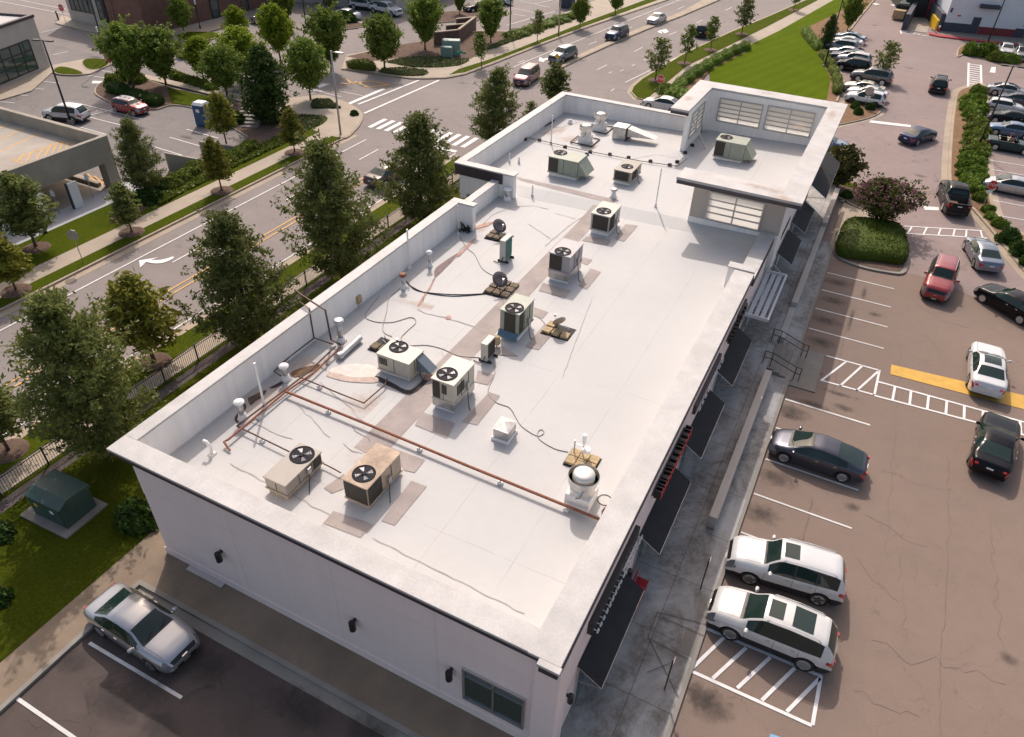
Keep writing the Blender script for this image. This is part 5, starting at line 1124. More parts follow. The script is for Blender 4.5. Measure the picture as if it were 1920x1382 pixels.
tree_proto('lime', 6, 5.6, 2.1, 'round', 60, 8500, .30, 'lime', .26, .10, .42, .5, .5)
tree_proto('lime_b', 16, 5.6, 2.2, 'round', 60, 8500, .30, 'elm', .26, .10, .42, .5, .5)
tree_proto('holly', 7, 7.5, 2.6, 'cone', 110, 10000, .34, 'holly', .04, .13, .42, .5)
tree_proto('sparse', 8, 4.6, 1.1, 'open', 26, 1100, .28, 'elm', .30, .055, .26, .45, .7)
tree_proto('sparse_b', 18, 4.6, 1.2, 'open', 28, 1300, .28, 'oak', .28, .055, .28, .45, .7)
tree_proto('magnolia', 10, 3.6, 1.75, 'round', 45, 3600, .36, 'magn', .22, .09, .38, .55, .6)
tree_proto('myrtle', 11, 3.7, 2.5, 'round', 60, 6500, .24, 'myrtle', .28, .10, .36, .5, .8, 5)
TN = [0]
def tree(name, key, label, base, top=None, h=None, rz=None, group=None, wide=1.0, cat='tree', world=None):
    b = world or g(*base)
    if h is None: h = atY(top[0], top[1], b[1]).z
    tr, cr, H = TPROTO[key]; s = h/H; TN[0] += 1
    t = thing(name, label, cat, (b[0], b[1], .1), rz if rz is not None else TN[0]*1.7, group)
    t.scale = (s*wide, s*wide, s)
    if name in ('young_tree','street_tree'): struct('mulch', MB().lathe([(.95,.12),(.8,.185),(.3,.205),(0,.205)],(b[0],b[1],0),14), M['mulch'])
    link('trunk', tr, t); link('crown', cr, t); return t
G1 = 'willow oaks between the road and the shop building'
tree('oak_tree', 'willow_oak', 'largest dark feathery oak on the left, beside the near left corner of the white building', (208,856), h=9.8, rz=.5, group=G1, wide=.93)
tree('oak_tree', 'willow_oak_b', 'dark feathery oak in front of the parapet with the tall pipe hoop', (478,648), (418,402), rz=2.2, group=G1, wide=1.05)
tree('oak_tree', 'willow_oak', 'dense dark oak standing left of the stepped parapet, middle of the row', (645,530), (642,282), rz=3.9, group=G1, wide=1.0)
tree('oak_tree', 'willow_oak_b', 'dark pointed oak hiding part of a grey car on the road', (790,424), (785,220), rz=5.0, group=G1, wide=1.12)
tree('oak_tree', 'willow_oak', 'oak in front of the zebra crossing beyond the corner of the white parapet', (922,275), (920,128), rz=1.2, group=G1, wide=1.02)
tree('oak_tree', 'young_oak_green', 'smaller oak behind the far left parapet corner below the maroon van', (1037,203), (1037,122), rz=1.9, group=G1, wide=1.5)
tree('young_tree', 'young_oak', 'thin yellowish young oak behind the largest oak, next to the road kerb', (291,683), (262,535), group=G1, wide=1.35)
tree('young_tree', 'young_oak_green', 'small green tree cut by the left edge of the picture beside the fence', (18,850), (3,735), group=G1, wide=1.2)
tree('young_tree', 'sparse_b', 'little leafy tree tip behind the left parapet between two oaks', (993,235), (993,192), group=G1, wide=1.5)
G2 = 'young oaks in the far side verge'
tree('young_tree', 'young_oak', 'yellowish young oak nearest the road junction in the far verge', (553,289), (543,208), group=G2, wide=1.15)
tree('young_tree', 'young_oak', 'yellow green young oak in the far verge, second from the junction', (417,361), (402,267), group=G2, wide=1.1)
tree('young_tree', 'young_oak_green', 'dark green young oak in the far verge in front of the parking garage corner', (248,439), (230,352), group=G2, wide=1.2)
tree('young_tree', 'young_oak_green', 'broad young oak in front of the garage opening at the left edge', (70,468), (13,332), group=G2, wide=1.3)
tree('young_tree', 'young_oak', 'young oak cut by the left edge of the picture beside the far kerb', (32,549), (8,448), group=G2, wide=1.25)
tree('tree', 'willow_oak_b', 'dark pointed tree on the bank right of the garage corner', (280,368), (247,230), group=G2, wide=.95)
G3 = 'trees around the upper parking lot'
tree('tree', 'elm', 'round dark tree at the tip of the planted island, beside the red stop sign', (252,166), (220,50), group=G3)
tree('tree', 'elm', 'round dark tree above the grass patch of the planted island', (312,162), (297,62), group=G3, wide=1.1)
tree('tree', 'lime_b', 'vase shaped green tree behind the blue portable toilet', (427,184), (420,92), group=G3, wide=1.15)
tree('tree', 'lime', 'bright yellow green tree peeping left of the vase shaped tree', (382,150), (378,76), group=G3, wide=1.1)
tree('tree', 'lime', 'bright yellow green tree right of the vase shaped tree', (465,155), (468,60), group=G3, wide=1.25)
tree('evergreen_tree', 'holly', 'big dark pyramid evergreen above the concrete stairs', (508,232), (502,93), group=G3, wide=1.05)
tree('tree', 'lime_b', 'green tree right of the dark evergreen near the corner sidewalk', (583,190), (578,78), group=G3, wide=.9)
tree('tree', 'elm', 'large round tree behind the tall street lamp at the junction', (622,133), (612,22), group=G3, wide=.95)
tree('tree', 'lime', 'bright green tree on the median between the side street and upper lot', (527,117), (523,15), group=G3, wide=.9)
tree('tree', 'lime', 'bright green tree partly behind another, left of the median tree', (450,82), (448,16), group=G3)
tree('tree', 'elm', 'dark tree at the top edge right of the brick building', (535,52), (530,-20), group=G3)
tree('small_tree', 'young_oak', 'slim tree between the portable toilet and the retaining walls', (425,271), (417,178), group=G3, wide=1.1)
tree('tree', 'lime_b', 'tree standing on the pavement in front of the brick building', (346,65), (332,-4), group=G3, wide=.85)
tree('tree', 'young_oak_green', 'slim dark tree at the top edge over the upper lot', (623,28), (625,-30), group=G3)
G4 = 'trees at the north corner of the junction'
tree('tree', 'lime_b', 'broad tree on the corner sidewalk with yellowing top', (722,133), (722,33), group=G4, wide=1.0)
tree('tree', 'elm', 'tall dark tree left of the brown dumpster walls', (797,95), (790,-8), group=G4, wide=.95)
tree('tree', 'elm', 'dark round tree behind the brown dumpster walls', (920,82), (917,2), group=G4, wide=.95)
tree('small_tree', 'sparse', 'thin young tree in the verge beside the green cabinets', (903,128), (903,60), group=G4, wide=1.2)
tree('small_tree', 'sparse_b', 'slim young tree in the verge left of the grey street lamp', (1007,81), (1007,20), group=G4, wide=1.0)
tree('small_tree', 'lime_b', 'young tree in the verge right of the grey street lamp', (1087,54), (1087,-5), group=G4, wide=.8)
tree('small_tree', 'lime_b', 'farthest young tree of the verge at the top edge', (1153,29), (1153,-25), group=G4, wide=.8)
tree('small_tree', 'elm', 'small dark tree on the mulch island beside the black car', (862,28), (866,-15), group=G4, wide=.8)
G5 = 'young street trees along the right hand verge'
tree('street_tree', 'sparse_b', 'young street tree beside the red stop sign past the building', (1228,153), (1236,72), group=G5, wide=1.25)
tree('street_tree', 'sparse', 'young street tree on the lawn side verge, second beyond the stop sign', (1283,121), (1287,46), group=G5, wide=1.1)
tree('street_tree', 'sparse', 'slim young street tree in front of the black car on the road', (1332,96), (1339,31), group=G5, wide=1.1)
tree('street_tree', 'sparse_b', 'fuller young street tree beside the long lawn, next after the black car', (1390,66), (1394,-4), group=G5, wide=1.3)
tree('street_tree', 'sparse', 'farthest young street tree of the right verge at the top edge', (1487,21), (1490,-30), group=G5, wide=1.1)
G6 = 'trees by the right hand parking lot'
tree('tree', 'holly', 'dark slim tree at the end of the hedge beside the parked row', (1547,92), (1550,28), group=G6, wide=.75)
tree('tree', 'elm', 'leafy tree at the top end of the parked row by the lawn', (1588,60), (1592,-8), group=G6, wide=.85)
tree('small_tree', 'sparse_b', 'leaning young tree between parked cars in front of the lawn', (1650,150), (1652,76), group=G6, wide=1.35)
tree('magnolia_tree', 'magnolia', 'small bronze leaved magnolia beside the clerestory roof edge', (1565,354), (1575,277), group=G6)
tree('tree', 'elm', 'green tree cut by the right edge near the white building', (1925,100), (1915,38), group=G6, wide=.9)
my = tree('crape_myrtle', 'myrtle', 'wide multi stemmed crape myrtle with pink flowers behind the clipped hedge', (1645,424), (1655,342), group=G6, wide=1.12)
_rng = np.random.default_rng(5); _n = 1300
a = _rng.random(_n)*6.28; u = _rng.random(_n)*.95+.05; cz = np.array([.0,.0,2.3])
d = np.stack([np.cos(a)*np.sqrt(1-u*u), np.sin(a)*np.sqrt(1-u*u), u],1)
K = np.round(d*3.2)/3.2; d = d*.65+K*.35; d /= np.linalg.norm(d,axis=1)[:,None]
Lc = d*np.array([2.3,2.3,1.4])*(.9+.16*_rng.random((_n,1)))+cz
V, F = leaf_quads(Lc, .15, _rng, .7); link('blossom', arr_mesh('blossom', V, F, M['pink']), my)
# shrubs ------------------------------------------------------------
SPROTO = {}
def shrub_proto(key, seed, n, leaf, mat, power=2.0, lump=.12):
    rng = np.random.default_rng(seed); nu, nv = 20, 10; V = []; F = []
    ph = rng.random(6)*6.28
    def rad(dv): return 1+lump*(np.sin(3*dv[...,0]*2+ph[0])*np.sin(3.3*dv[...,1]*2+ph[1])+.7*np.sin(5*dv[...,2]+ph[2]+4*dv[...,0]))
    def sup(dv):
        q = np.abs(dv)**power; return dv/(q.sum(-1)**(1/power))[...,None]*rad(dv)[...,None]
    for j in range(nv+1):
        e = math.pi/2*j/nv
        for i in range(nu):
            b = 2*math.pi*i/nu; V.append((math.cos(b)*math.cos(e), math.sin(b)*math.cos(e), math.sin(e)))
    V = sup(np.array(V))*.9
    for j in range(nv):
        for i in range(nu): F.append((j*nu+i, j*nu+(i+1)%nu, (j+1)*nu+(i+1)%nu, (j+1)*nu+i))
    d = rng.normal(size=(n,3)); d[:,2] = np.abs(d[:,2]); d /= np.linalg.norm(d,axis=1)[:,None]
    S = sup(d)*(.86+.2*rng.random((n,1)))
    LV, LF = leaf_quads(S, leaf, rng, .6, .2)
    SPROTO[key] = (np.vstack([V, LV]), np.vstack([np.array(F), LF+len(V)]), mat, len(F))
shrub_proto('globe', 1, 900, .26, 'shrubg'); shrub_proto('dark', 2, 800, .26, 'shrubd'); shrub_proto('olive', 3, 800, .26, 'shrubo'); shrub_proto('box', 4, 4200, .085, 'shrubg', 4.5, .02); shrub_proto('boxd', 5, 1800, .14, 'shrubd', 3.5, .05)
shrub_proto('long', 6, 1600, .14, 'shrubo', 3.5, .09); shrub_proto('longg', 7, 1600, .13, 'shrubg', 3.5, .12)
SM = {}
def shrub(name, key, label, base, size, rz=0.0, group=None, cat='shrub', world=None):
    V, F, mat, nc = SPROTO[key]
    if key not in SM: SM[key] = arr_mesh(key+'_shrub', V, F, M[mat])
    b = world or g(*base); o = link(name, SM[key], None, (b[0], b[1], .12), rz); o.scale = size; tag(o, label, cat, group); return o
def between(name, key, label, p, q, wid, hgt, **k):
    a, b = Vector(g(*p)), Vector(g(*q)); m = (a+b)/2; d = b-a
    return shrub(name, key, label, None, (d.length/2, wid/2, hgt), math.atan2(d.y, d.x), world=(m.x, m.y), **k)
# big clipped hedge on the island
V, F, mat, nc = SPROTO['box']; a = g(1638,494)
hp = spline(gl([(1570,482),(1575,440),(1592,424),(1640,428),(1680,436),(1694,462),(1693,497),(1645,494)]), 5)
rng = np.random.default_rng(12); cx = sum(p[0] for p in hp)/len(hp); cy = sum(p[1] for p in hp)/len(hp); HV = []; HF = []; n = len(hp); HH = .92
prof = [(1.0,.0),(1.02,.45),(.99,.8),(.93,1.02),(.83,1.2),(.68,1.34),(.45,1.46),(.0,1.52)]
for s_, z_ in prof:
    for p in hp: HV.append((cx+(p[0]-cx)*s_, cy+(p[1]-cy)*s_, .12+z_*HH/1.25))
for j in range(len(prof)-1):
    for i in range(n): HF.append((j*n+i, j*n+(i+1)%n, (j+1)*n+(i+1)%n, (j+1)*n+i))
HV = np.array(HV); HF = np.array(HF)
ar = rng.random(9000); fi = rng.integers(0, len(HF), 9000); uu = rng.random((9000,1)); vv = rng.random((9000,1)); Q = HV[HF[fi]]
Lp = (Q[:,0]*(1-uu)+Q[:,1]*uu)*(1-vv)+(Q[:,3]*(1-uu)+Q[:,2]*uu)*vv + rng.normal(size=(9000,3))*.035
LV, LF = leaf_quads(Lp, .12, rng, .65, .2)
o = link('clipped_hedge', arr_mesh('clipped_hedge', np.vstack([HV-[cx,cy,0], LV-[cx,cy,0]]), np.vstack([HF, LF+len(HV)]), M['hedge']), None, (cx,cy,0)); tag(o, 'big bulky clipped green hedge filling the kerbed island at the head of the parking bays', 'hedge')
shrub('shrub', 'dark', 'dark round shrub against the near left corner of the white building', (262,980), (1.05,.8,1.0))
shrub('shrub', 'dark', 'dark leafy shrub cut by the left edge of the picture by the green transformer', (-2,1005), (.9,.6,.5)); shrub('shrub', 'dark', 'low dark shrub at the left edge of the lawn near the side lot', (3,1130), (.5,.5,.5))
GS = 'shrubs in the long hedge strip of the right hand lot'
for q in ((1814,195),(1832,178),(1812,208),(1832,194),(1833,206),(1818,220),(1834,217)): shrub('hedge_shrub', 'globe', 'bright green clipped shrub at the far end of the long hedge strip', q, (.95,1.0,1.0), q[0], GS)
for i in range(9): shrub('hedge_shrub', 'olive', 'olive green shrub in the middle stretch of the long hedge strip', (1829+(i%2)*9-i*.8, 232+i*7.5), (1.15,1.1,.95), i, GS)
for q in ((1812,303),(1833,298),(1806,318),(1830,312),(1808,334),(1830,330),(1812,348),(1836,346),(1822,360)): shrub('hedge_shrub', 'globe', 'bright green rounded shrub at the near end of the long hedge strip', q, (.85,.85,.85), q[1], GS)
shrub('hedge_shrub', 'globe', 'small bright shrub below the stop sign, at the tip of the hedge strip', (1834,378), (.62,.62,.75), 1, GS); shrub('hedge_shrub', 'globe', 'two lobed bright shrub just beyond the stop sign post', (1850,400), (.6,.55,.6), 0, GS)
shrub('hedge_shrub', 'globe', 'bright little shrub second beyond the stop sign post', (1855,412), (.55,.5,.5), 2, GS); shrub('hedge_shrub', 'globe', 'leafy bright shrub with the kerb bending beside it', (1872,427), (.7,.6,.7), 3, GS)
shrub('globe_shrub', 'dark', 'dark round clipped shrub on pine straw behind the black sedan, upper one', (1889,455), (.85,.85,1.1), 0, GS); shrub('globe_shrub', 'dark', 'dark round clipped shrub on pine straw behind the black sedan, lower one', (1910,478), (.8,.8,1.05), 1, GS)
shrub('globe_shrub', 'dark', 'dark shrub cut by the right edge on the pine straw', (1930,500), (.8,.8,1.0), 2, GS)
for q, l in (((1818,103),'left'),((1836,105),'middle'),((1852,104),'right')): shrub('shrub', 'globe', 'clipped shrub in the bed before the white building, %s one of three' % l, q, (1.1,1.1,1.5), q[0])
shrub('shrub', 'olive', 'shrub left of the white sedan parked before the white building', (1866,115), (1.1,.9,1.2)); shrub('shrub', 'globe', 'broad shrub in front of the white sedan parked before the white building', (1888,117), (1.6,.8,1.0))
# hedges beside the lawn
LH = [(1402,92),(1385,98),(1368,106),(1350,115),(1332,125),(1314,136),(1296,148),(1280,160),(1266,174),(1254,190)]
for p, q in zip(LH, LH[1:]): between('hedge', 'longg', 'loose green hedge between the path and the big lawn', p, q, 1.5, 1.0, group='hedge along the path', cat='hedge')
LH = [(1507,62),(1514,74),(1524,86),(1536,98)]
for p, q in zip(LH, LH[1:]): between('hedge', 'longg', 'hedge at the far end of the parked row by the lawn', p, q, 1.3, 1.0, group='hedge along the parked row', cat='hedge')
LH = [(1540,104),(1549,118),(1558,132),(1566,148),(1570,164),(1567,180)]
for p, q in zip(LH, LH[1:]): between('hedge', 'long', 'yellow green hedge between the big lawn and the parked white cars', p, q, 1.2, .9, group='hedge along the parked row', cat='hedge')
# beds to the left
for p, q in (((208,170),(245,182)),((245,184),(278,195)),((278,196),(305,199))): between('hedge', 'boxd', 'dark clipped hedge of the planted island beside the red car', p, q, 1.8, 1.0, group='island hedge', cat='hedge')
for q in ((215,160),(230,152),(258,156)): shrub('shrub', 'olive', 'loose pale shrub at the stop sign end of the planted island', q, (1.0,1.0,1.1), q[0], 'island shrubs')
for i in range(8): shrub('shrub', 'olive', 'low reddish shrub in the row behind the planted island', (330+i*9.5, 146+i*3.4), (.8,.7,.7), i, 'low shrubs behind the island')
for q in ((300,358),(268,380),(285,377),(252,385)): shrub('shrub', 'dark', 'dark shrub under the tree by the garage corner', q, (1.2,.9,.9), q[0], 'dark shrubs by the garage corner')
for i in range(7): shrub('shrub', 'olive', 'grassy olive shrub on the bank above the far sidewalk', (325+i*8, 352-i*5), (1.0,.9,.8), i, 'bank shrubs')
for i in range(6): shrub('shrub', 'olive', 'grassy tuft on the bank below the retaining walls', (425+i*9, 308-i*5), (1.0,.9,.8), i, 'bank tufts')
shrub('shrub', 'dark', 'dark round shrub beside the concrete stairs', (440,233), (1.2,1.1,1.2)); shrub('shrub', 'dark', 'tiny shrub in the round planter at the junction corner', (665,218), (.45,.45,.5))
between('hedge', 'long', 'brown green clipped hedge on the corner bed near the junction', (655,127), (703,134), 1.6, 1.0, cat='hedge')
for i in range(9): shrub('shrub', 'longg' if i % 2 else 'olive', 'soft green shrub on the bank between the dumpster walls and the road', (960+i*13, 72-i*4.4), (1.5,1.2,.7), i, 'bank shrubs beyond the dumpster')
shrub('shrub', 'olive', 'bushy plant behind the stop sign past the building', (1252,178), (1.4,1.2,1.0)); shrub('shrub', 'longg', 'spreading plant at the start of the lawn hedge', (1268,182), (1.8,1.5,.8))
shrub('shrub', 'dark', 'dark shrub left of the bronze magnolia under the awning', (1547,352), (.7,.7,.9)); shrub('shrub', 'dark', 'thin dark shrub in the mulch right of the magnolia', (1586,372), (.5,.5,.6))
for q in ((1602,205),(1608,216),(1630,207)): shrub('shrub', 'dark', 'scraggy dark shrub on the straw island below the white cars', q, (.5,.6,.7), q[0], 'straw island shrubs')
shrub('shrub', 'dark', 'dark hedge lump beside the white car in the upper lot', (651,42), (1.6,1.2,1.4))
# ground cover that nobody could count
def cover(label, pts, n, leaf, z=.2, mat='cover', name='ground_cover'):
    rng = np.random.default_rng(n); P = gl(pts); xs = [p[0] for p in P]; ys = [p[1] for p in P]; out = []
    while len(out) < n:
        x, y = rng.uniform(min(xs), max(xs)), rng.uniform(min(ys), max(ys)); c = False; j = len(P)-1
        for i in range(len(P)):
            if (P[i][1] > y) != (P[j][1] > y) and x < (P[j][0]-P[i][0])*(y-P[i][1])/(P[j][1]-P[i][1])+P[i][0]: c = not c
            j = i
        if c: out.append((x, y, z+.12*rng.random()))
    V, F = leaf_quads(np.array(out), leaf, rng, .7, 1.5); o = link(name, arr_mesh(name, V, F, M[mat])); tag(o, label, None, None, 'stuff')
cover('low grey green ground cover on the corner bed by the junction', [(725,119),(760,111),(800,109),(845,112),(880,114),(862,125),(820,129),(770,128)], 2600, .3)
cover('low ground cover beside the corner sidewalk hedge', [(716,132),(760,130),(802,136),(795,144),(760,145),(712,138)], 1600, .3)
cover('grey green ground cover below the dumpster walls', [(905,98),(940,80),(1000,58),(985,70),(930,92)], 1800, .35)
cover('ground cover in the bed by the tall street lamp', [(588,190),(618,190),(628,198),(640,206),(610,206),(585,206)], 1500, .28)
cover('ground cover behind the black sign by the stairs', [(535,225),(560,218),(612,222),(604,236),(570,250),(540,255)], 1600, .28)
cover('tufted bank grass above the far sidewalk', [(290,360),(340,330),(440,298),(560,242),(555,262),(450,312),(350,362),(300,390)], 5200, .3, .22, 'shrubo')
# ------------------------------------------------------------------ vehicles
def smooth_list(pts, x, w=.09): return (lerp_list(pts, x-w)+2*lerp_list(pts, x)+lerp_list(pts, x+w))/4
SED = dict(L=4.85, W=1.86, top=[(0,.62),(.04,.88),(.14,1.0),(.72,1.06),(1.5,1.38),(2.1,1.455),(2.75,1.41),(3.5,1.04),(4.2,.95),(4.6,.84),(4.79,.70),(4.85,.5)],
           belt=[(0,.58),(.15,.9),(.8,.99),(3.5,.95),(4.4,.78),(4.85,.42)], rw=(.72,1.46), ws=(2.80,3.46), win=(.92,3.3), pil=[(1.95,2.03)], wh=(1.02,3.88), r=.335)
def V(base, **k): d = dict(base); d.update(k); return d
KINDS = dict(sedan=SED,
 compact=V(SED, L=4.6, W=1.80, top=[(0,.62),(.04,.9),(.14,1.02),(.5,1.07),(1.3,1.38),(1.9,1.46),(2.5,1.42),(3.3,1.04),(3.95,.95),(4.35,.83),(4.54,.70),(4.6,.5)], belt=[(0,.58),(.15,.9),(.8,.99),(3.3,.95),(4.15,.78),(4.6,.42)], rw=(.52,1.26), ws=(2.54,3.26), win=(.75,3.1), pil=[(1.75,1.83)], wh=(.95,3.65), r=.32),
 fastback=V(SED, L=4.75, W=1.88, top=[(0,.68),(.04,.92),(.2,1.03),(1.0,1.27),(1.7,1.40),(2.3,1.45),(2.85,1.40),(3.75,1.0),(4.3,.88),(4.6,.77),(4.7,.66),(4.75,.5)], rw=(.28,1.5), ws=(2.7,3.72), win=(.95,3.55), pil=[(2.1,2.16)], belt=[(0,.6),(.15,.9),(.8,.97),(3.7,.93),(4.3,.75),(4.75,.42)], wh=(.98,3.85)),
 muscle=V(SED, L=5.05, W=1.93, top=[(0,.7),(.04,.95),(.14,1.07),(.75,1.1),(1.55,1.40),(2.1,1.465),(2.65,1.42),(3.4,1.09),(4.3,1.01),(4.85,.92),(5.01,.75),(5.05,.5)], belt=[(0,.6),(.15,.96),(.8,1.03),(3.4,.99),(4.8,.85),(5.05,.45)], rw=(.78,1.5), ws=(2.7,3.36), win=(1.0,3.2), pil=[(1.85,1.95)], wh=(1.08,4.12), r=.36),
 suv=dict(L=4.95, W=1.98, top=[(0,.72),(.04,1.0),(.12,1.2),(.48,1.66),(.9,1.74),(1.9,1.79),(2.85,1.74),(3.62,1.24),(4.2,1.16),(4.7,1.04),(4.9,.82),(4.95,.55)],
          belt=[(0,.7),(.1,1.02),(.6,1.12),(3.6,1.06),(4.5,.9),(4.95,.5)], rw=(.10,.46), ws=(2.90,3.58), win=(.55,3.4), pil=[(1.32,1.40),(2.22,2.32)], wh=(.98,3.86), r=.38, rails=True),
 boxsuv=dict(L=4.88, W=1.90, top=[(0,.75),(.03,1.05),(.10,1.25),(.34,1.72),(.6,1.82),(1.9,1.88),(2.8,1.84),(3.35,1.30),(4.1,1.23),(4.6,1.12),(4.83,.9),(4.88,.6)],
          belt=[(0,.75),(.1,1.1),(.5,1.2),(3.35,1.14),(4.5,.98),(4.88,.55)], rw=(.08,.32), ws=(2.84,3.32), win=(.4,3.2), pil=[(1.2,1.3),(2.1,2.2)], wh=(.95,3.78), r=.39, rails=True),
 csuv=None,
 hatch=dict(L=3.95, W=1.74, top=[(0,.7),(.04,.95),(.12,1.12),(.4,1.38),(.8,1.44),(1.6,1.46),(2.35,1.42),(2.85,1.06),(3.4,.98),(3.75,.86),(3.9,.7),(3.95,.5)], belt=[(0,.65),(.1,.96),(.5,1.02),(2.85,.98),(3.6,.82),(3.95,.45)], rw=(.1,.38), ws=(2.4,2.82), win=(.4,2.7), pil=[(1.4,1.48)], wh=(.62,3.18), r=.315),
 van=dict(L=5.15, W=2.0, top=[(0,.8),(.03,1.1),(.10,1.3),(.36,1.66),(.7,1.73),(2.0,1.77),(3.1,1.72),(4.1,1.16),(4.6,1.03),(4.95,.88),(5.1,.7),(5.15,.5)], belt=[(0,.75),(.1,1.0),(.6,1.06),(4.1,1.0),(4.8,.8),(5.15,.5)], rw=(.08,.34), ws=(3.15,4.05), win=(.42,3.85), pil=[(1.5,1.58),(2.6,2.7)], wh=(1.05,4.1), r=.36, rails=True),
 pickup=dict(L=5.85, W=2.04, top=[(0,.95),(.02,1.22),(.06,1.26),(1.70,1.28),(1.78,1.30),(2.02,1.80),(2.5,1.92),(3.2,1.93),(3.75,1.85),(4.35,1.32),(5.1,1.27),(5.6,1.16),(5.8,.95),(5.85,.6)], belt=[(0,.9),(.06,1.2),(1.7,1.22),(4.3,1.2),(5.4,1.05),(5.85,.6)], rw=(1.82,1.98), ws=(3.80,4.31), win=(2.0,4.15), pil=[(2.92,3.02)], wh=(1.2,4.85), r=.42, bed=(.10,1.66)),
 convertible=V(SED, L=4.6, W=1.85, top=[(0,.62),(.04,.88),(.14,1.0),(.9,1.04),(2.4,1.02),(2.72,1.03),(3.2,1.0),(4.0,.93),(4.35,.83),(4.54,.70),(4.6,.5)], rw=None, ws=None, win=None, pil=[], wh=(.95,3.62), bed=(1.0,2.85)))
def shrink(b, kx, kz):
    d = dict(b); f = lambda L, k: [(x*kx, z*k) for x, z in L]
    d.update(L=b['L']*kx, W=b['W']*.95, top=f(b['top'], kz), belt=f(b['belt'], kz), pil=[(p*kx, q*kx) for p, q in b['pil']], r=b['r']*.95)
    for q in ('rw','ws','win','wh'): d[q] = tuple(v*kx for v in b[q])
    return d
KINDS['csuv'] = shrink(KINDS['suv'], .895, .94)
def car_parts(kind):
    k = KINDS[kind]; L, Wd, r = k['L'], k['W'], k['r']; ws, rw, win, pil, wh = k['ws'], k['rw'], k['win'], k['pil'], k['wh']; bed = k.get('bed')
    H = max(p[1] for p in k['top'])
    xs = set(np.round(np.linspace(0, L, int(L/.11)), 3)) | {.02,.05,.09,.14,.2,L-.02,L-.05,L-.09,L-.14,L-.2,.30,L-.42}
    keys = []
    for t in (ws, rw, win): 
        if t: keys += list(t)
    for a, b in pil: keys += [a, b, (a+b)/2-.008, (a+b)/2+.008]
    if bed: keys += list(bed)
    doors = []
    if win:
        d0 = max(win[0]+.18, wh[0]+.28) if len(pil) < 2 else pil[0][0]+.02
        d1 = wh[1]-.50; mid = (pil[-1][0]+pil[-1][1])/2; doors = [(d0, mid-.008), (mid+.008, d1)]; keys += [d0, d1, d0-.014, d1+.014]
    for w in wh: keys += [w-r*1.16, w+r*1.16, w-r*.95, w+r*.95, w-r*.6, w+r*.6, w]
    xs = sorted(xs | {round(q, 3) for q in keys}); xs = [x for i, x in enumerate(xs) if 0 <= x <= L]
    plan = [(0,.80),(.03,.90),(.09,.965),(.25,1.0),(.75,1.0),(.88,.965),(.95,.88),(.985,.76),(1,.66)]
    rows = []
    for x in xs:
        zt = smooth_list(k['top'], x); zb = min(smooth_list(k['belt'], x), zt-.012); w = Wd/2*lerp_list(plan, x/L)
        z0 = .24 if .25 < x < L-.3 else .24+.10*(1-min(x, L-x)/.3)
        for c in wh:
            if abs(x-c) < r*1.16: z0 = max(z0, r+math.sqrt(max(0,(r*1.16)**2-(x-c)**2)))
        c = min(1, max(0, (zt-zb-.06)/.3))
        zm = max(z0+.02, .56*zb); zl = max(zm+.02, .78*zb); zs = max(zl+.02, zb-.04)
        we = (w*.86)*(1-c)+(Wd/2*.70)*c
        ze = (zt-.008*(1)-.02) if c == 0 else zt-.02-.055*c
        wb = w*.955*(c)+w*.93*(1-c)
        rows.append([(w*.96,z0),(w,zm),(w*.997,zl),(w*.98,zs),(wb,zb),((wb+we)/2*1.012,(zb+ze)/2),(we,ze),(we*.88,ze+(zt-ze)*.62),(we*.48,zt-.006),(0,zt)])
    n = len(xs); m = 10
    full = []                                        # mirrored ring
    for row, x in zip(rows, xs):
        full.append([(x,-y,z) for y, z in row]+[(x,y,z) for y, z in row[-2::-1]])
    mm = len(full[0]); buckets = {}
    def put(key, quad): buckets.setdefault(key, []).append(quad)
    for i in range(n-1):
        xc = (xs[i]+xs[i+1])/2
        for j in range(mm-1):
            s = j if j < 9 else 17-j; side = 'r' if j < 9 else 'l'
            key = 'body'
            inpil = any(a-.001 <= xc <= b+.001 for a, b in pil)
            if bed and bed[0] < xc < bed[1] and s >= 7: continue
            if s in (7,8) and L-.15 < xc < L-.025 and kind != 'convertible': key = 'nose_grille'
            elif s in (4,5) and L-.34 < xc < L-.05: key = 'headlight_'+side
            elif ws and ws[0] < xc < ws[1] and s >= 7: key = 'windshield'
            elif ws and ws[1] <= xc < ws[1]+.10 and s >= 7: key = 'cowl'
            elif rw and rw[0] < xc < rw[1] and s >= 7: key = 'rear_window'
            elif win and win[0] < xc < win[1] and s in (4,5):
                if not inpil:
                    idx = sum(1 for a, b in pil if xc > b); key = 'side_window_%s%d' % (side, idx)
                elif s in (4,5) and inpil: key = 'pillar_%s%d' % (side, sum(1 for a, b in pil if xc > b))
            elif (s == 2 and xc < .28 or s == 3 and xc < .16): key = 'taillight_'+side
            elif (s == 2 and L-.42 < xc < L-.03 or s == 3 and L-.36 < xc < L-.06): key = 'headlight_'+side
            elif s == 0 and kind in ('suv','csuv','boxsuv','pickup'): key = 'rocker_'+side+('r' if xc < wh[0] else 'm' if xc < wh[1] else 'f')
            elif s <= 3 and doors:
                for q, (a, b) in enumerate(doors):
                    if a < xc < b: key = 'door_%s%d' % (side, q)
                    elif a-.015 < xc < a or b < xc < b+.015: key = 'seam_%s%d%d' % (side, q, xc > a) if s <= 2 else key
            put(key, (i,j))
    out = []
    flat = [p for row in full for p in row]
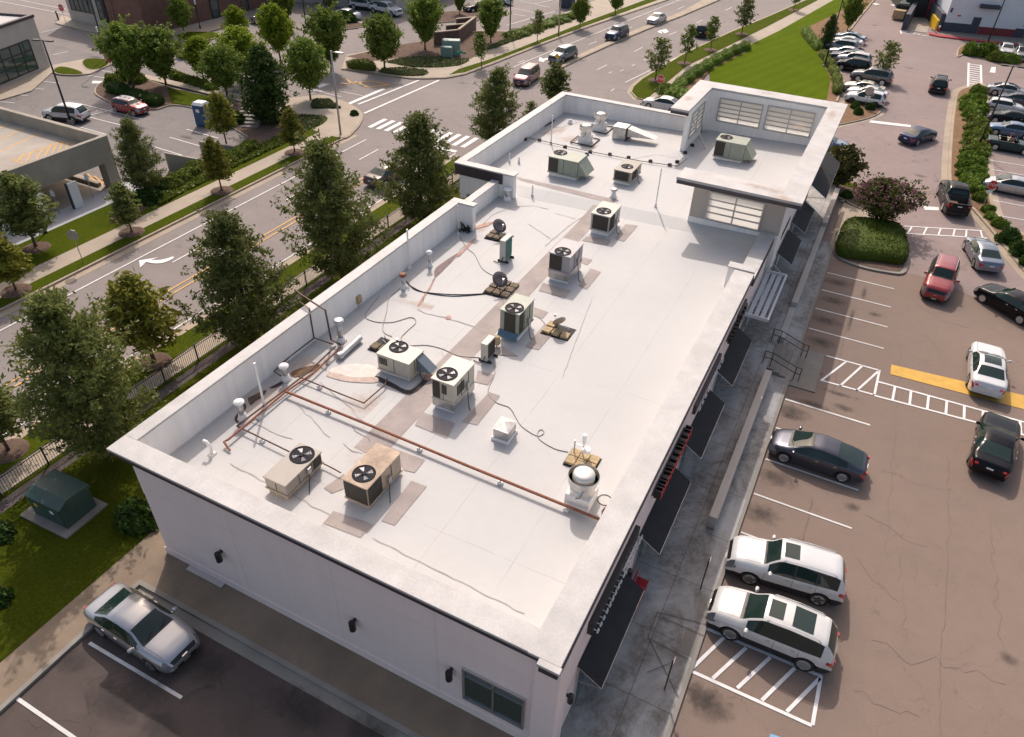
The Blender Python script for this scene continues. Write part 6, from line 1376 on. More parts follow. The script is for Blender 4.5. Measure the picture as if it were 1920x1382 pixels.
    for key, qs in buckets.items():
        used = {}; vs = []; fs = []
        for i, j in qs:
            f = []
            for a in (i*mm+j, (i+1)*mm+j, (i+1)*mm+j+1, i*mm+j+1):
                if a not in used: used[a] = len(vs); vs.append(flat[a])
                f.append(used[a])
            fs.append(tuple(f))
        if key == 'body':
            for i, rev in ((0, False), (n-1, True)):
                ring = []
                for j in range(mm):
                    a = i*mm+j
                    if a not in used: used[a] = len(vs); vs.append(flat[a])
                    ring.append(used[a])
                fs.append(tuple(ring[::-1] if rev else ring))
        out.append((key, vs, fs))
    # everything bolted on
    ex = []
    hx = [i for i in range(n) if (ws[1]+.1 if ws else 3.2) <= xs[i] <= L-.30][::2]
    for sg in (-1, 1):
        u = MB(); u.tube([(xs[i], sg*(rows[i][7][0]*.97), rows[i][7][1]+.002) for i in hx], .007, 4); ex.append(('bonnet_seam', u, 'trim'))
    if ws:
        u = MB(); zc = rows[min(range(n), key=lambda i: abs(xs[i]-ws[1]))][9][1]
        for y0 in (-.5,.12): u.tube([(ws[1]+.04,y0,zc+.02),(ws[1]-.10,y0+.42,zc+.10)], .010, 4); ex.append(('wiper', u, 'trim')); u = MB()
    zf = lambda x: smooth_list(k['top'], x)
    u = MB(); u.bx(.25, L-.25, -Wd/2*.80, Wd/2*.80, .2, .62); ex.append(('underbody', u, 'rubber'))
    u = MB(); u.bx(L-.06, L+.005, -.42, .42, .30, .42); u.bx(L-.10, L-.02, -.55, .55, .46, .58); ex.append(('grille', u, 'grille'))
    u = MB(); u.bx(L-.004, L+.012, -.15, .15, .33, .40); u.bx(L-.05, L+.004, -.12, .12, .62, .645); ex.append(('badge', u, 'chrome'))
    rz = lerp_list(k['top'], 0)+.12
    u = MB(); u.bx(-.012, .02, -.16, .16, rz-.06, rz+.02); ex.append(('license_plate', u, 'plate'))
    u = MB(); u.bx(-.02, .1, -Wd/2*.66, Wd/2*.66, .36, .5); ex.append(('bumper', u, 'trim' if kind in ('suv','csuv','boxsuv','pickup') else 'body'))
    for s in (-1, 1):
        u = MB(); u.bx(-.012, .06, min(s*Wd*.29, s*Wd*.372), max(s*Wd*.29, s*Wd*.372), rz+.0, rz+.1); ex.append(('taillight', u, 'red'))
    mx = (ws[1]-.22) if ws else 2.75; mz = lerp_list(k['belt'], mx)+.03
    for s in (-1, 1):
        u = MB(); u.lathe([(0,-.12),(.07,-.09),(.085,0),(.07,.09),(0,.12)], (mx, s*(Wd/2+.10), mz+.05), 10, 'y'); u.bx(mx-.03, mx+.03, min(s*(Wd/2-.06), s*(Wd/2+.03)), max(s*(Wd/2-.06), s*(Wd/2+.03)), mz, mz+.03); ex.append(('mirror', u, 'body'))
    for a, b in doors:
        for s in (-1, 1):
            x = a+.12; u = MB(); w = Wd/2*.995; u.bx(x, x+.16, min(s*w, s*(w+.03)), max(s*w, s*(w+.03)), .80*lerp_list(k['belt'], x)+.06, .80*lerp_list(k['belt'], x)+.09); ex.append(('door_handle', u, 'chrome'))
    if k.get('rails'):
        for s in (-1, 1):
            x0, x1 = rw[1]+.25, ws[0]-.15; y = s*Wd/2*.66
            u = MB(); u.tube([(x0,y,zf(x0)-.06),(x0+.12,y,zf(x0+.12)+.03),((x0+x1)/2,y,zf((x0+x1)/2)+.045),(x1-.12,y,zf(x1-.12)+.02),(x1,y,zf(x1)-.06)], .018, 6); ex.append(('roof_rail', u, 'chrome'))
    if bed and kind == 'pickup':
        b0, b1 = bed; y = Wd/2*.70*.0+.80; u = MB(); zt = zf(.8)
        u.add([(b0,-y,.72),(b1,-y,.72),(b1,y,.72),(b0,y,.72),(b0,-y,zt),(b1,-y,zt),(b1,y,zt),(b0,y,zt)],[(0,1,2,3),(0,4,5,1),(1,5,6,2),(2,6,7,3),(3,7,4,0)])
        for s in (-1,1): u.bx(b0,b1,min(s*y,s*.9),max(s*y,s*.9),zt-.05,zt+.012)
        u.bx(b0-.06,b0,-.9,.9,zt-.05,zt+.012); u.bx(b1,b1+.1,-.9,.9,zt-.06,zt+.01); ex.append(('cargo_bed', u, 'bedliner'))
        u = MB(); u.bx(.3,.9,-.5,.2,.72,.98); u.bx(1.0,1.5,.0,.6,.72,.95); ex.append(('cargo_load', u, 'load'))
    if kind == 'convertible':
        b0, b1 = bed; u = MB(); y = .78
        u.add([(b0,-y,.45),(b1,-y,.45),(b1,y,.45),(b0,y,.45),(b0,-y,1.0),(b1,-y,1.0),(b1,y,1.0),(b0,y,1.0)],[(0,1,2,3),(0,4,5,1),(1,5,6,2),(2,6,7,3),(3,7,4,0)]); 
        for s in (-1,1): u.bx(b0,b1,min(s*y,s*.88),max(s*y,s*.88),.96,1.03)
        ex.append(('cockpit', u, 'trim'))
        for x in (1.25, 2.0):
            for s in (-.38,.38): u = MB(); u.bx(x,x+.5,s-.24,s+.24,.45,.62); u.add([(x-.05,s-.24,.6),(x+.1,s-.24,.6),(x-.1,s-.22,1.15),(x-.2,s-.22,1.15),(x-.05,s+.24,.6),(x+.1,s+.24,.6),(x-.1,s+.22,1.15),(x-.2,s+.22,1.15)],[(0,1,2,3),(7,6,5,4),(3,2,6,7),(1,5,6,2),(0,3,7,4)]); ex.append(('seat', u, 'seat'))
        u = MB(); u.add([(2.9,-.74,1.02),(2.9,.74,1.02),(2.4,.64,1.36),(2.4,-.64,1.36)],[(0,1,2,3)]); ex.append(('windshield', u, 'glass'))
    return out, ex
CARG = dict(glass=glassmat('car_glass', (.014,.030,.026), .03, .5), red=pmat('tail_lamp', (.42,.012,.02), .15, coat=.8), clear=pmat('head_lamp', (.26,.27,.28), .15, .4, coat=1), chrome=pmat('chrome', (.6,.6,.6), .28, .7), plate=pmat('licence_plate', (.7,.72,.74), .4), trim=pmat('car_trim', (.022,.022,.024), .5), grille=pmat('car_grille', (.015,.015,.016), .35), rubber=M['rubber'], bedliner=pmat('bed_liner', (.055,.05,.048), .9), load=pmat('load_brown', (.16,.085,.05), .8), seat=pmat('tan_seat', (.42,.35,.25), .7))
def paint(name, col, metal=.25, rough=.32): 
    m = pmat('paint_'+name, col, rough, metal, coat=1.0 if max(col) > .12 else .2, var=.03, vscale=1.5, spec=.5 if max(col) > .12 else (.12 if max(col) < .02 else .3)); return m
PAINT = dict(white=paint('white', (.62,.62,.615), 0), pearl=paint('pearl', (.61,.60,.58), 0), silver=paint('silver', (.44,.44,.45), .7, .3), grey=paint('grey', (.17,.175,.19), .6), bluegrey=paint('bluegrey', (.16,.19,.24), .55), gunmetal=paint('gunmetal', (.085,.088,.11), .6), black=paint('black', (.009,.009,.011), 0, .22), navy=paint('navy', (.018,.03,.075), .35), red=paint('red', (.26,.010,.016), .2), maroon=paint('maroon', (.15,.035,.045), .45), blue=paint('blue', (.065,.13,.22), .45), cream=paint('cream', (.58,.52,.42), .3), green=paint('green', (.02,.045,.04), .3), brightred=paint('brightred', (.45,.015,.02), .1), taupegrey=paint('taupegrey', (.14,.135,.13), .5), tan=paint('tan', (.085,.072,.068), .3))
def wheel_meshes():
    t = MB(); t.lathe([(.58,-.10),(.86,-.11),(.98,-.095),(1.0,-.05),(1.0,.05),(.98,.095),(.86,.11),(.58,.10)], (0,0,0), 26, 'y')
    r = MB(); r.lathe([(.62,-.10),(.62,.07),(.0,.065)], (0,0,0), 26, 'y'); d = mesh_from('rim_back', r, CARG['trim'])
    s = MB()
    s.lathe([(.70,.104),(.66,.112),(.60,.10)], (0,0,0), 26, 'y'); s.lathe([(.17,.08),(.15,.10),(.0,.105)], (0,0,0), 12, 'y')
    for k in range(5):
        a = 2*math.pi*k/5; ca, sa = math.cos(a), math.sin(a)
        def q(rr, w, y): return [(sa*rr+ca*w, y, ca*rr-sa*w), (sa*rr-ca*w, y, ca*rr+sa*w)]
        A, B = q(.10,.10,.106), q(.66,.115,.112); s.add([A[0],A[1],B[1],B[0]], [(0,1,2,3)]); s.add([A[0],A[1],B[1],B[0]], [(3,2,1,0)])
    return mesh_from('tyre', t, M['rubber'], smooth=False), d, mesh_from('rim_spokes', s, CARG['chrome'])
TYRE, RIMB, RIMS = wheel_meshes(); RIMD = RIMS.copy(); RIMD.materials[0] = pmat('dark_rim', (.10,.10,.105), .3, .8)
CARC = {}
def car_proto(kind):
    if kind in CARC: return CARC[kind]
    out, ex = car_parts(kind); L = []
    for key, vs, fs in out:
        nm = key.split('_')[0] if key.startswith(('door','taillight','headlight','pillar','seam','rocker')) else ('side_window' if key.startswith('side') else key)
        mt = dict(body='body', door='body', windshield='glass', rear_window='glass', side_window='glass', taillight='red', headlight='clear', pillar='trim', cowl='trim', nose_grille='grille', seam='trim', rocker='trim')[nm]
        me = mesh_from(kind+'_'+nm, MB().add(vs, fs), CARG['glass'], smooth=True); L.append((nm, me, mt))
    for nm, mb, mt in ex: L.append((nm, mesh_from(kind+'_'+nm, mb, CARG['glass']), mt))
    CARC[kind] = L; return L
def car(kind, col, label, front, rear, group=None, yaw=None, cat='car', name='parked_car', sunroof=None, darkrim=False, anchor='mid', trimroof=None, steer=0, small=False, two=None):
    k = KINDS[kind]; L, Wd = k['L'], k['W']
    f = Vector(g(*front, .6)); b = Vector(g(*rear, .6)); d = f-b
    if yaw is None: yaw = math.atan2(d.y, d.x)
    dv = Vector((math.cos(yaw), math.sin(yaw)))
    c = (f+b)/2 if anchor == 'mid' else (f-dv*L/2 if anchor == 'front' else b+dv*L/2)
    t = thing(name, label, cat, (c.x, c.y, .015), yaw, group); print('CAR %-60s len %.2f (%.2f) yaw %.0f' % (label[:60], d.length, L, math.degrees(yaw)))
    seen = {}
    for nm, me, mt in car_proto(kind):
        if small and nm in ('badge','door_handle','bumper'): continue
        o = link(nm, me, t, (-L/2, 0, 0)); m = CARG.get(mt) or PAINT[col]
        if trimroof and nm == 'body': pass
        o.material_slots[0].link = 'OBJECT'; o.material_slots[0].material = m
    for x in k['wh']:
        for s in (-1, 1):
            o = link('wheel', TYRE, t, (x-L/2, s*(Wd/2-.115), k['r']), 0 if s > 0 else math.pi); o.scale = (k['r'], 1.0, k['r'])
            if steer and x > L/2: o.rotation_euler.z += steer
            q = link('rim', RIMB, o); q2 = link('rim', RIMD if darkrim else RIMS, o)
    if sunroof:
        for x0, x1, y in sunroof:
            u = MB(); vs = []; fs = []
            for i in range(5):
                x = x0+(x1-x0)*i/4; z = smooth_list(k['top'], x); vs += [(x,-y,z+.004),(x,0,z+.012),(x,y,z+.004)]
            for i in range(4): fs += [(3*i,3*i+3,3*i+4,3*i+1),(3*i+1,3*i+4,3*i+5,3*i+2)]
            me = mesh_from('sunroof', u.add(vs, fs), CARG['glass'], smooth=True); link('sunroof', me, t, (-L/2,0,0))
    return t, L
SR1 = [(2.15,2.75,.40)]
# near cars
car('sedan', 'silver', 'silver sedan parked alone in the side lot at bottom left, half in the shade', (351,1230), (186,1122))
car('suv', 'pearl', 'white SUV with black roof glass beside the hatched bay, nearest car of the front lot', (1335,1130), (1561,1222), 'white cars at the shop front', sunroof=[(2.2,2.75,.42),(1.05,1.85,.50)])
car('boxsuv', 'white', 'boxy white SUV with one sunroof, parked next to the white one by the hatched bay', (1365,1036), (1580,1100), 'white cars at the shop front', sunroof=[(2.1,2.7,.40)])
car('fastback', 'gunmetal', 'dark grey fastback electric sedan parked nose in at the shop front', (1446,830), (1622,870), yaw=R(180))
car('muscle', 'black', 'black muscle sedan driving away in the aisle below the ladder crossing', (1877,786), (1853,884), None, None, 'car', 'moving_car')
car('muscle', 'white', 'white sedan with dark sunroof on the yellow bar', (1850,652), (1851,732), None, None, 'car', 'moving_car', sunroof=[(1.75,2.6,.45)])
car('boxsuv', 'red', 'red SUV coming towards the camera beside the clipped hedge island', (1751,560), (1772,496), None, None, 'car', 'moving_car')
car('sedan', 'bluegrey', 'grey sedan seen from behind, following the pickup past the ladder crossing', (1829,450), (1857,500), None, None, 'car', 'moving_car')
car('sedan', 'black', 'glossy black sedan cut by the right edge, nose toward the red SUV', (1851,543), (1945,596), None, None, 'car', 'moving_car')
car('pickup', 'black', 'black pickup truck with open bed and red tail lamps in the aisle', (1779,345), (1797,401), None, None, 'truck', 'pickup_truck')
car('sedan', 'navy', 'dark blue sedan turning in the aisle beyond the pickup', (1748,246), (1696,262), None, None, 'car', 'moving_car')
car('suv', 'black', 'black SUV driving away in the aisle near the white building', (1763,147), (1758,173), None, None, 'car', 'moving_car', sunroof=[(1.6,2.6,.5)])
car('sedan', 'blue', 'blue sedan half hidden under the clerestory roof edge', (1593,277), (1530,265), anchor='front')
GL = 'cars parked in the row beside the lawn'
Y0 = R(174)
car('csuv', 'white', 'white SUV nearest the straw island in the row beside the lawn', (1585,179), (1663,187), GL, Y0, sunroof=SR1, anchor='front', darkrim=True)
car('compact', 'white', 'white sedan squeezed between the white SUV and the cream sedan', (1588,168), (1660,172), GL, Y0, anchor='front')
car('sedan', 'cream', 'cream coloured sedan in the row beside the lawn', (1581,158), (1662,163), GL, Y0, anchor='front', sunroof=SR1)
car('suv', 'taupegrey', 'grey SUV behind the leaning young tree in the row beside the lawn', (1596,138), (1670,144), GL, Y0, anchor='front')
car('csuv', 'black', 'black SUV next to the grey SUV in the row beside the lawn', (1567,118), (1628,122), GL, Y0, anchor='front')
car('csuv', 'silver', 'silver grey SUV just past the black SUV in the row beside the lawn', (1569,107), (1620,110), GL, Y0, anchor='front', sunroof=SR1)
car('sedan', 'gunmetal', 'dark sedan between the silver SUV and the silver sedan beside the lawn', (1555,101), (1613,103), GL, Y0, anchor='front')
car('sedan', 'silver', 'silver sedan by the end of the hedge in the row beside the lawn', (1552,93), (1605,95), GL, Y0, anchor='front')
car('csuv', 'bluegrey', 'blue grey SUV behind the dark slim tree in the row beside the lawn', (1548,83), (1604,86), GL, Y0, anchor='front')
car('compact', 'white', 'white compact near the top of the row beside the lawn', (1556,74), (1597,76), GL, Y0, anchor='front')
car('sedan', 'blue', 'pale blue sedan at the top of the row beside the lawn', (1560,66), (1598,68), GL, Y0, anchor='front')
GRW = 'cars parked along the long hedge strip on the right'
car('sedan', 'silver', 'silver sedan with tail to the hedge at the far end of the right hand row', (1940,175), (1849,164), GRW, R(0), anchor='rear', sunroof=SR1)
car('sedan', 'gunmetal', 'dark grey sedan behind the white hatchback in the right hand row', (1950,190), (1872,182), GRW, R(0), anchor='rear')
car('hatch', 'white', 'small white hatchback with red tail lamp under the lamp post in the right hand row', (1940,206), (1849,195), GRW, R(0), anchor='rear')
car('sedan', 'black', 'black sedan nose to the hedge under the lamp post in the right hand row', (1849,214), (1940,222), GRW, R(180), anchor='front')
car('sedan', 'blue', 'blue sedan nose to the hedge next to the open convertible', (1849,236), (1940,246), GRW, R(180), anchor='front')
cv, cvL = car('convertible', 'green', 'dark green convertible with its roof down and a person inside', (1940,275), (1848,263), GRW, R(0), anchor='rear')
car('fastback', 'silver', 'silver hatch sedan nose to the hedge beside the big red stop sign', (1843,338), (1935,350), GRW, R(180), anchor='front')
car('sedan', 'white', 'white sedan facing the camera in front of the white building', (1889,102), (1884,84))
car('suv', 'grey', 'grey car cut by the right edge in front of the white building', (1917,112), (1912,94))
GT = 'cars on the big road'
car('compact', 'silver', 'silver white sedan farthest up the road, coming towards the junction', (1216,42), (1246,29), GT, None, 'car', 'moving_car')
car('suv', 'navy', 'dark blue SUV on the road beside the planted median', (1141,71), (1172,57), GT, None, 'car', 'moving_car')
car('suv', 'grey', 'grey SUV with roof rack on the road near the white turn arrow', (1035,112), (1075,97), GT, None, 'car', 'moving_car')
car('van', 'maroon', 'maroon minivan crossing into the junction', (972,155), (1002,133), GT, None, 'car', 'moving_car')
car('suv', 'black', 'black SUV driving away up the far lanes behind a young street tree', (1330,52), (1313,64), GT, None, 'car', 'moving_car')
car('sedan', 'tan', 'grey brown sedan waiting at the zebra crossing, half hidden by an oak', (752,313), (702,338), GT, None, 'car', 'moving_car')
car('compact', 'white', 'white sedan behind the far parapet of the shop building at the stop sign', (1214,194), (1272,196), None, R(178), 'car', 'moving_car')
car('csuv', 'white', 'white SUV in the upper lot behind the black lamp post', (92,211), (155,217), 'cars in the upper lot')
car('hatch', 'red', 'small red hatchback with white roof and bonnet stripes in the upper lot', (272,206), (218,194), 'cars in the upper lot')
car('sedan', 'black', 'black car on the side street glimpsed between two round trees', (342,85), (349,100), None, None, 'car', 'moving_car')
GU = 'cars parked in the lot at the top'
car('compact', 'silver', 'pale sedan under trees at the far top left, beside the brick building', (472,33), (500,38), GU, anchor='front')
car('sedan', 'white', 'white sedan at the left of the top lot', (628,24), (668,30), GU, None, 'car')
car('suv', 'white', 'white SUV behind the white pickup in the top lot', (703,12), (665,8), GU)
car('pickup', 'white', 'white pickup truck in the top lot', (751,25), (696,14), GU, None, 'truck', 'pickup_truck')
car('sedan', 'black', 'black sedan by the mulch island in the top lot', (875,16), (912,10), GU)
car('suv', 'white', 'white SUV cut by the top edge of the picture', (957,3), (915,-4), GU)
# extras on single cars
def on_car(t, L, name, quads, mat):
    me = mesh_from(name, MB().add([p for q in quads for p in q], [tuple(range(4*i,4*i+4)) for i in range(len(quads))]), mat); return link(name, me, t, (-L/2,0,0))
for o in list(COL.objects):
    if o.get('label', '').startswith('small red hatchback'):
        k = KINDS['hatch']; z = lambda x: smooth_list(k['top'], x)+.012
        q = []
        for i in range(6):
            a, b = .5+1.8*i/6, .5+1.8*(i+1)/6
            q.append([(a,-.52,z(a)-.012),(b,-.52,z(b)-.012),(b,.52,z(b)-.012),(a,.52,z(a)-.012)])
        on_car(o, 3.95, 'white_roof', q, PAINT['white']); q = []
        for s in (-.38,.2):
            for i in range(4): a, b = 2.9+.2*i, 3.1+.2*i; q.append([(a,s,z(a)-.004),(b,s,z(b)-.004),(b,s+.18,z(b)-.004),(a,s+.18,z(a)-.004)])
        on_car(o, 3.95, 'bonnet_stripe', q, PAINT['white'])
# the person in the convertible
def skinned(name, verts, edges, mat, parent=None, sub=2):
    me = D.meshes.new(name); me.from_pydata([v[:3] for v in verts], edges, []); o = link(name, me, parent)
    md = o.modifiers.new('skin','SKIN'); sv = me.skin_vertices[0].data
    for i, v in enumerate(verts): sv[i].radius = (v[3], v[4] if len(v) > 4 else v[3])
    sv[0].use_root = True
    o.modifiers.new('s','SUBSURF').levels = sub; o.modifiers['s'].render_levels = sub
    dg = bpy.context.evaluated_depsgraph_get(); me2 = D.meshes.new_from_object(o.evaluated_get(dg)); o.modifiers.clear(); o.data = me2; me2.materials.clear(); me2.materials.append(mat)
    me2.polygons.foreach_set('use_smooth', [True]*len(me2.polygons)); return o
px_ = cv.matrix_world if False else None
c0 = Vector((cv.location.x-.18, cv.location.y+.38, 0))
per = thing('person', 'person in a pale top and dark red cap sitting in the open convertible', 'person', (c0.x, c0.y, .62), R(0))
B = [(0,0,.08,.15,.13),(0,0,.30,.14,.11),(-.05,0,.50,.17,.11),(-.07,0,.60,.07),(-.05,0,.70,.065),(-.04,0,.80,.095),(-.03,0,.90,.085),(-.06,.19,.54,.065),(.08,.26,.33,.05),(.33,.20,.38,.035),(.40,.18,.40,.03),(-.06,-.19,.54,.065),(.08,-.26,.33,.05),(.33,-.20,.38,.035),(.40,-.18,.40,.03),(.22,.1,.08,.085),(.45,.1,.10,.07),(.52,.1,-.12,.05),(.22,-.1,.08,.085),(.45,-.1,.10,.07),(.52,-.1,-.12,.05)]
skinned('body', B, [(0,1),(1,2),(2,3),(3,4),(4,5),(5,6),(2,7),(7,8),(8,9),(9,10),(2,11),(11,12),(12,13),(13,14),(0,15),(15,16),(16,17),(0,18),(18,19),(19,20)], M['skin'], per)
skinned('shirt', [(0,0,.05,.175,.15),(0,0,.30,.165,.13),(-.05,0,.50,.185,.13),(-.06,.19,.54,.08),(.07,.255,.35,.066),(-.06,-.19,.54,.08),(.07,-.255,.35,.066)], [(0,1),(1,2),(2,3),(3,4),(2,5),(5,6)], M['shirt'], per)
part('cap', MB().lathe([(.108,.84),(.112,.90),(.09,.97),(0,1.0)], (-.035,0,0), 14).add([(.06,-.08,.875),(.06,.08,.875),(.19,.06,.86),(.19,-.06,.86)],[(0,1,2,3)]), M['cap'], per, world=False)
# ------------------------------------------------------------------ fence, poles, signs, boxes
fx = -31.2; bay = 2.42
for i in range(-3, 24):
    y = 3.0+bay*i
    t = thing('iron_fence', 'black iron picket fence panel along the gravel strip between the lawn and the near sidewalk', 'fence', (fx, y, .1), group='picket fence panels')
    part('post', MB().bx(fx-.035,fx+.035,y-.035,y+.035,.1,1.35), M['fbars'], t)
    m = MB()
    for z in (.25,1.12,1.25): m.bx(fx-.018,fx+.018,y+.035,y+bay-.035,z,z+.035)
    part('rail', m, M['fbars'], t); m = MB(); n = 18
    for k in range(1, n): yy = y+bay*k/n; m.bx(fx-.009,fx+.009,yy-.009,yy+.009,.16,1.24)
    part('picket', m, M['fbars'], t)
def lamp_post(label, base, h, r, heads=2, base_h=.6, mat='black', group=None, ang=0.0, hz=.75):
    b = g(*base); t = thing('lamp_post', label, 'lamp post', (b[0],b[1],0), ang, group)
    part('pole', MB().tube([(0,0,.1),(0,0,h)],[r,r*.65],10), M[mat], t, world=False, smooth=True)
    if base_h: part('footing', MB().lathe([(.28,0),(.28,base_h),(.2,base_h+.02)],(0,0,0),14), M['pad'], t, world=False)
    for k in range(heads):
        s = 1 if k == 0 else -1; m = MB(); m.tube([(0,0,h-.12),(s*hz*.6,0,h-.06)],.035,6); m.bx(min(s*hz*.5,s*hz*1.35),max(s*hz*.5,s*hz*1.35),-.17,.17,h-.12,h+.0); part('lamp_head', m, M[mat if mat != 'signgrey' else 'signgrey'], t, world=False, bevel=.01)
    return t
lamp_post('black lot lamp post with two flat heads beside the white SUV in the upper lot', (135,236), 8.0, .11, 2, ang=.3)
lamp_post('black lot lamp post rising from the long hedge strip, with two flat heads', (1830,286), 8.4, .10, 2, .3, ang=.1)
lamp_post('black lot lamp post behind the hedge end of the row beside the lawn', (1545,126), 9.5, .10, 2, .3)
lamp_post('black lot lamp post beside the shrubs in front of the white building', (1847,92), 9.5, .10, 2, .3)
lamp_post('tall grey street lamp at the junction corner in front of the round trees', (639,254), 7.95, .11, 1, 0, 'signgrey', hz=1.0)
lamp_post('tall grey street lamp in the verge north of the junction', (1047,69), 10.5, .12, 1, 0, 'signgrey', hz=2.0, ang=-.3)
lamp_post('tall black lamp post behind the red stop sign near the two round trees', (204,119), 9.0, .10, 1, .4)
lamp_post('black lamp post in the bed behind the brown dumpster walls', (956,64), 9.0, .10, 1, 0)
lamp_post('dark lamp post at the edge of the top lot left of the round trees', (575,56), 9.0, .10, 1, 0)
for lab, b in (('short pedestrian lamp with white head beside the brick building tree',(376,55)),('short pedestrian lamp with white head left of the round dark tree',(199,112)),('short dark pedestrian lamp beside the garage walk at the left edge',(87,440))):
    p = g(*b); t = thing('path_lamp', lab, 'lamp', (p[0],p[1],0)); part('pole', MB().tube([(0,0,.1),(0,0,3.2)],.06,8), M['black'], t, world=False); part('lamp_head', MB().lathe([(.09,3.2),(.11,3.25),(.13,3.75),(.0,3.85)],(0,0,0),10), M['signwhite'], t, world=False); part('base', MB().lathe([(.16,.1),(.12,.4),(.06,.5)],(0,0,0),10), M['black'], t, world=False)
# signs
def text_mesh(s, size, mat, depth=.006):
    cu = D.curves.new('lettering','FONT'); cu.body = s; cu.size = size; cu.align_x = 'CENTER'; cu.align_y = 'CENTER'; cu.extrude = depth
    o = D.objects.new('tmp', cu); COL.objects.link(o); dg = bpy.context.evaluated_depsgraph_get(); me = D.meshes.new_from_object(o.evaluated_get(dg)); D.objects.remove(o); me.materials.clear(); me.materials.append(mat)
    for v in me.vertices: x, y, z = v.co; v.co = (x, -z, y)          # stand it up, facing -y
    return me
def sign(label, base, h, ang, face='stop', size=.40, back=False, name='road_sign', cat='sign', group=None, sub=False):
    b = g(*base); t = thing(name, label, cat, (b[0],b[1],0), ang, group)
    part('post', MB().tube([(0,.03,.1),(0,.03,h+size*.9)],.03,6), M['signgrey'], t, world=False)
    if face == 'stop':
        oc = lambda r: [(r*math.cos(R(22.5+45*k)), r*math.sin(R(22.5+45*k))) for k in range(8)]
        def plate(r, y0, y1): 
            m = MB(); P = oc(r); m.add([(x,y0,h+z) for x,z in P]+[(x,y1,h+z) for x,z in P], [tuple(range(8)),tuple(range(15,7,-1))]+[(i,8+i,8+(i+1)%8,(i+1)%8) for i in range(8)]); return m
        part('sign_plate', plate(size,-.002,.012), M['signgrey'], t, world=False); part('border', plate(size*.99,-.008,-.003), M['signwhite'], t, world=False); part('sign_face', plate(size*.93,-.013,-.009), M['signred'], t, world=False)
        o = link('lettering', text_mesh('STOP', size*.78, M['signwhite'], .003), t, (0,-.017,h))
        if sub: part('sub_plate', MB().bx(-.22,.22,-.01,.004,h-size-.30,h-size-.08), M['signwhite'], t, world=False)
    elif face == 'back':
        part('sign_plate', MB().lathe([(0,-.006),(size,-.006),(size,.006),(0,.006)],(0,-.01,h),10,'y'), M['signgrey'], t, world=False)
        if sub: part('sub_plate', MB().bx(-.3,-.04,-.02,-.008,h-size-.5,h-size-.1).bx(.04,.3,-.02,-.008,h-size-.5,h-size-.1), M['signwhite'], t, world=False)
    elif face == 'plates':
        part('sign_plate', MB().bx(-.17,.17,-.012,.0,h-.25,h+.22), M['signwhite'], t, world=False)
    elif face == 'diamond':
        m = MB(); m.add([(0,-.01,h-size),(size,-.01,h),(0,-.01,h+size),(-size,-.01,h),(0,.0,h-size),(size,0,h),(0,0,h+size),(-size,0,h)],[(0,1,2,3),(7,6,5,4)]+[(i,4+i,4+(i+1)%4,(i+1)%4) for i in range(4)]); part('sign_plate', m, M['signyellow'], t, world=False)
    elif face == 'street':
        part('sign_plate', MB().bx(-.55,.55,-.008,.008,h,h+.24), M['signgreen'], t, world=False); part('sign_plate', MB().bx(-.008,.008,-.5,.5,h+.28,h+.5), M['signgreen'], t, world=False)
    return t
sign('red stop sign with white letters at the tip of the long hedge strip', (1841,391), 2.15, .12, 'stop', .42, sub=True)
sign('red stop sign at the corner left of the brick building', (125,48), 2.3, .2, 'stop', .48)
sign('red stop sign at the tip of the planted island in the upper lot', (215,149), 2.3, .2, 'stop', .48)
sign('red stop sign on the verge corner past the far end of the shop building', (1233,187), 2.3, 0, 'stop', .48)
sign('grey back of a sign beside the far sidewalk, left of the white turn arrow', (157,496), 2.3, .5, 'back', .40)
sign('back of a round sign in front of the nearest white SUV on the straw island', (1620,204), 2.0, .05, 'back', .48, sub=True)
sign('yellow diamond warning sign at the nose of the planted median', (1043,130), 1.6, .1, 'diamond', .38)
sign('green street name sign in the verge beside the green cabinets', (866,143), 2.6, .3, 'street')
sign('small white parking sign in the garage opening, between the two white panels', (113,403), 1.8, .4, 'plates'); sign('small grey parking sign in the garage opening, right of the white panel', (176,374), 1.9, .4, 'plates')
for q, l in (((111,40),'left'),((109,36),'right')):
    p = g(*q); solo('bollard', MB().tube([(p[0],p[1],.1),(p[0],p[1],1.1)],.09,10), M['black'], 'dark bollard beside the corner stop sign, %s one of the pair' % l, 'bollard', (p[0],p[1],0))
p = g(201,160); hyd = thing('fire_hydrant', 'small red fire hydrant at the tip of the planted island', 'fire hydrant', (p[0],p[1],.1)); part('barrel', MB().lathe([(.17,0),(.13,.05),(.13,.5),(.17,.52),(.15,.62),(.05,.72),(0,.74)],(0,0,0),12), M['signred'], hyd, world=False, smooth=True); part('nozzle', MB().tube([(-.22,0,.4),(.22,0,.4)],.06,8), M['signred'], hyd, world=False)
p = g(1758,62); hyd = thing('fire_hydrant', 'fire hydrant with white cap on the red kerb corner by the loading bay', 'fire hydrant', (p[0],p[1],.1)); part('barrel', MB().lathe([(.2,0),(.16,.05),(.16,.7),(.2,.72),(.0,.74)],(0,0,0),12), M['signred'], hyd, world=False); part('cap', MB().lathe([(.18,.74),(.12,.95),(0,1.0)],(0,0,0),12), M['signwhite'], hyd, world=False)
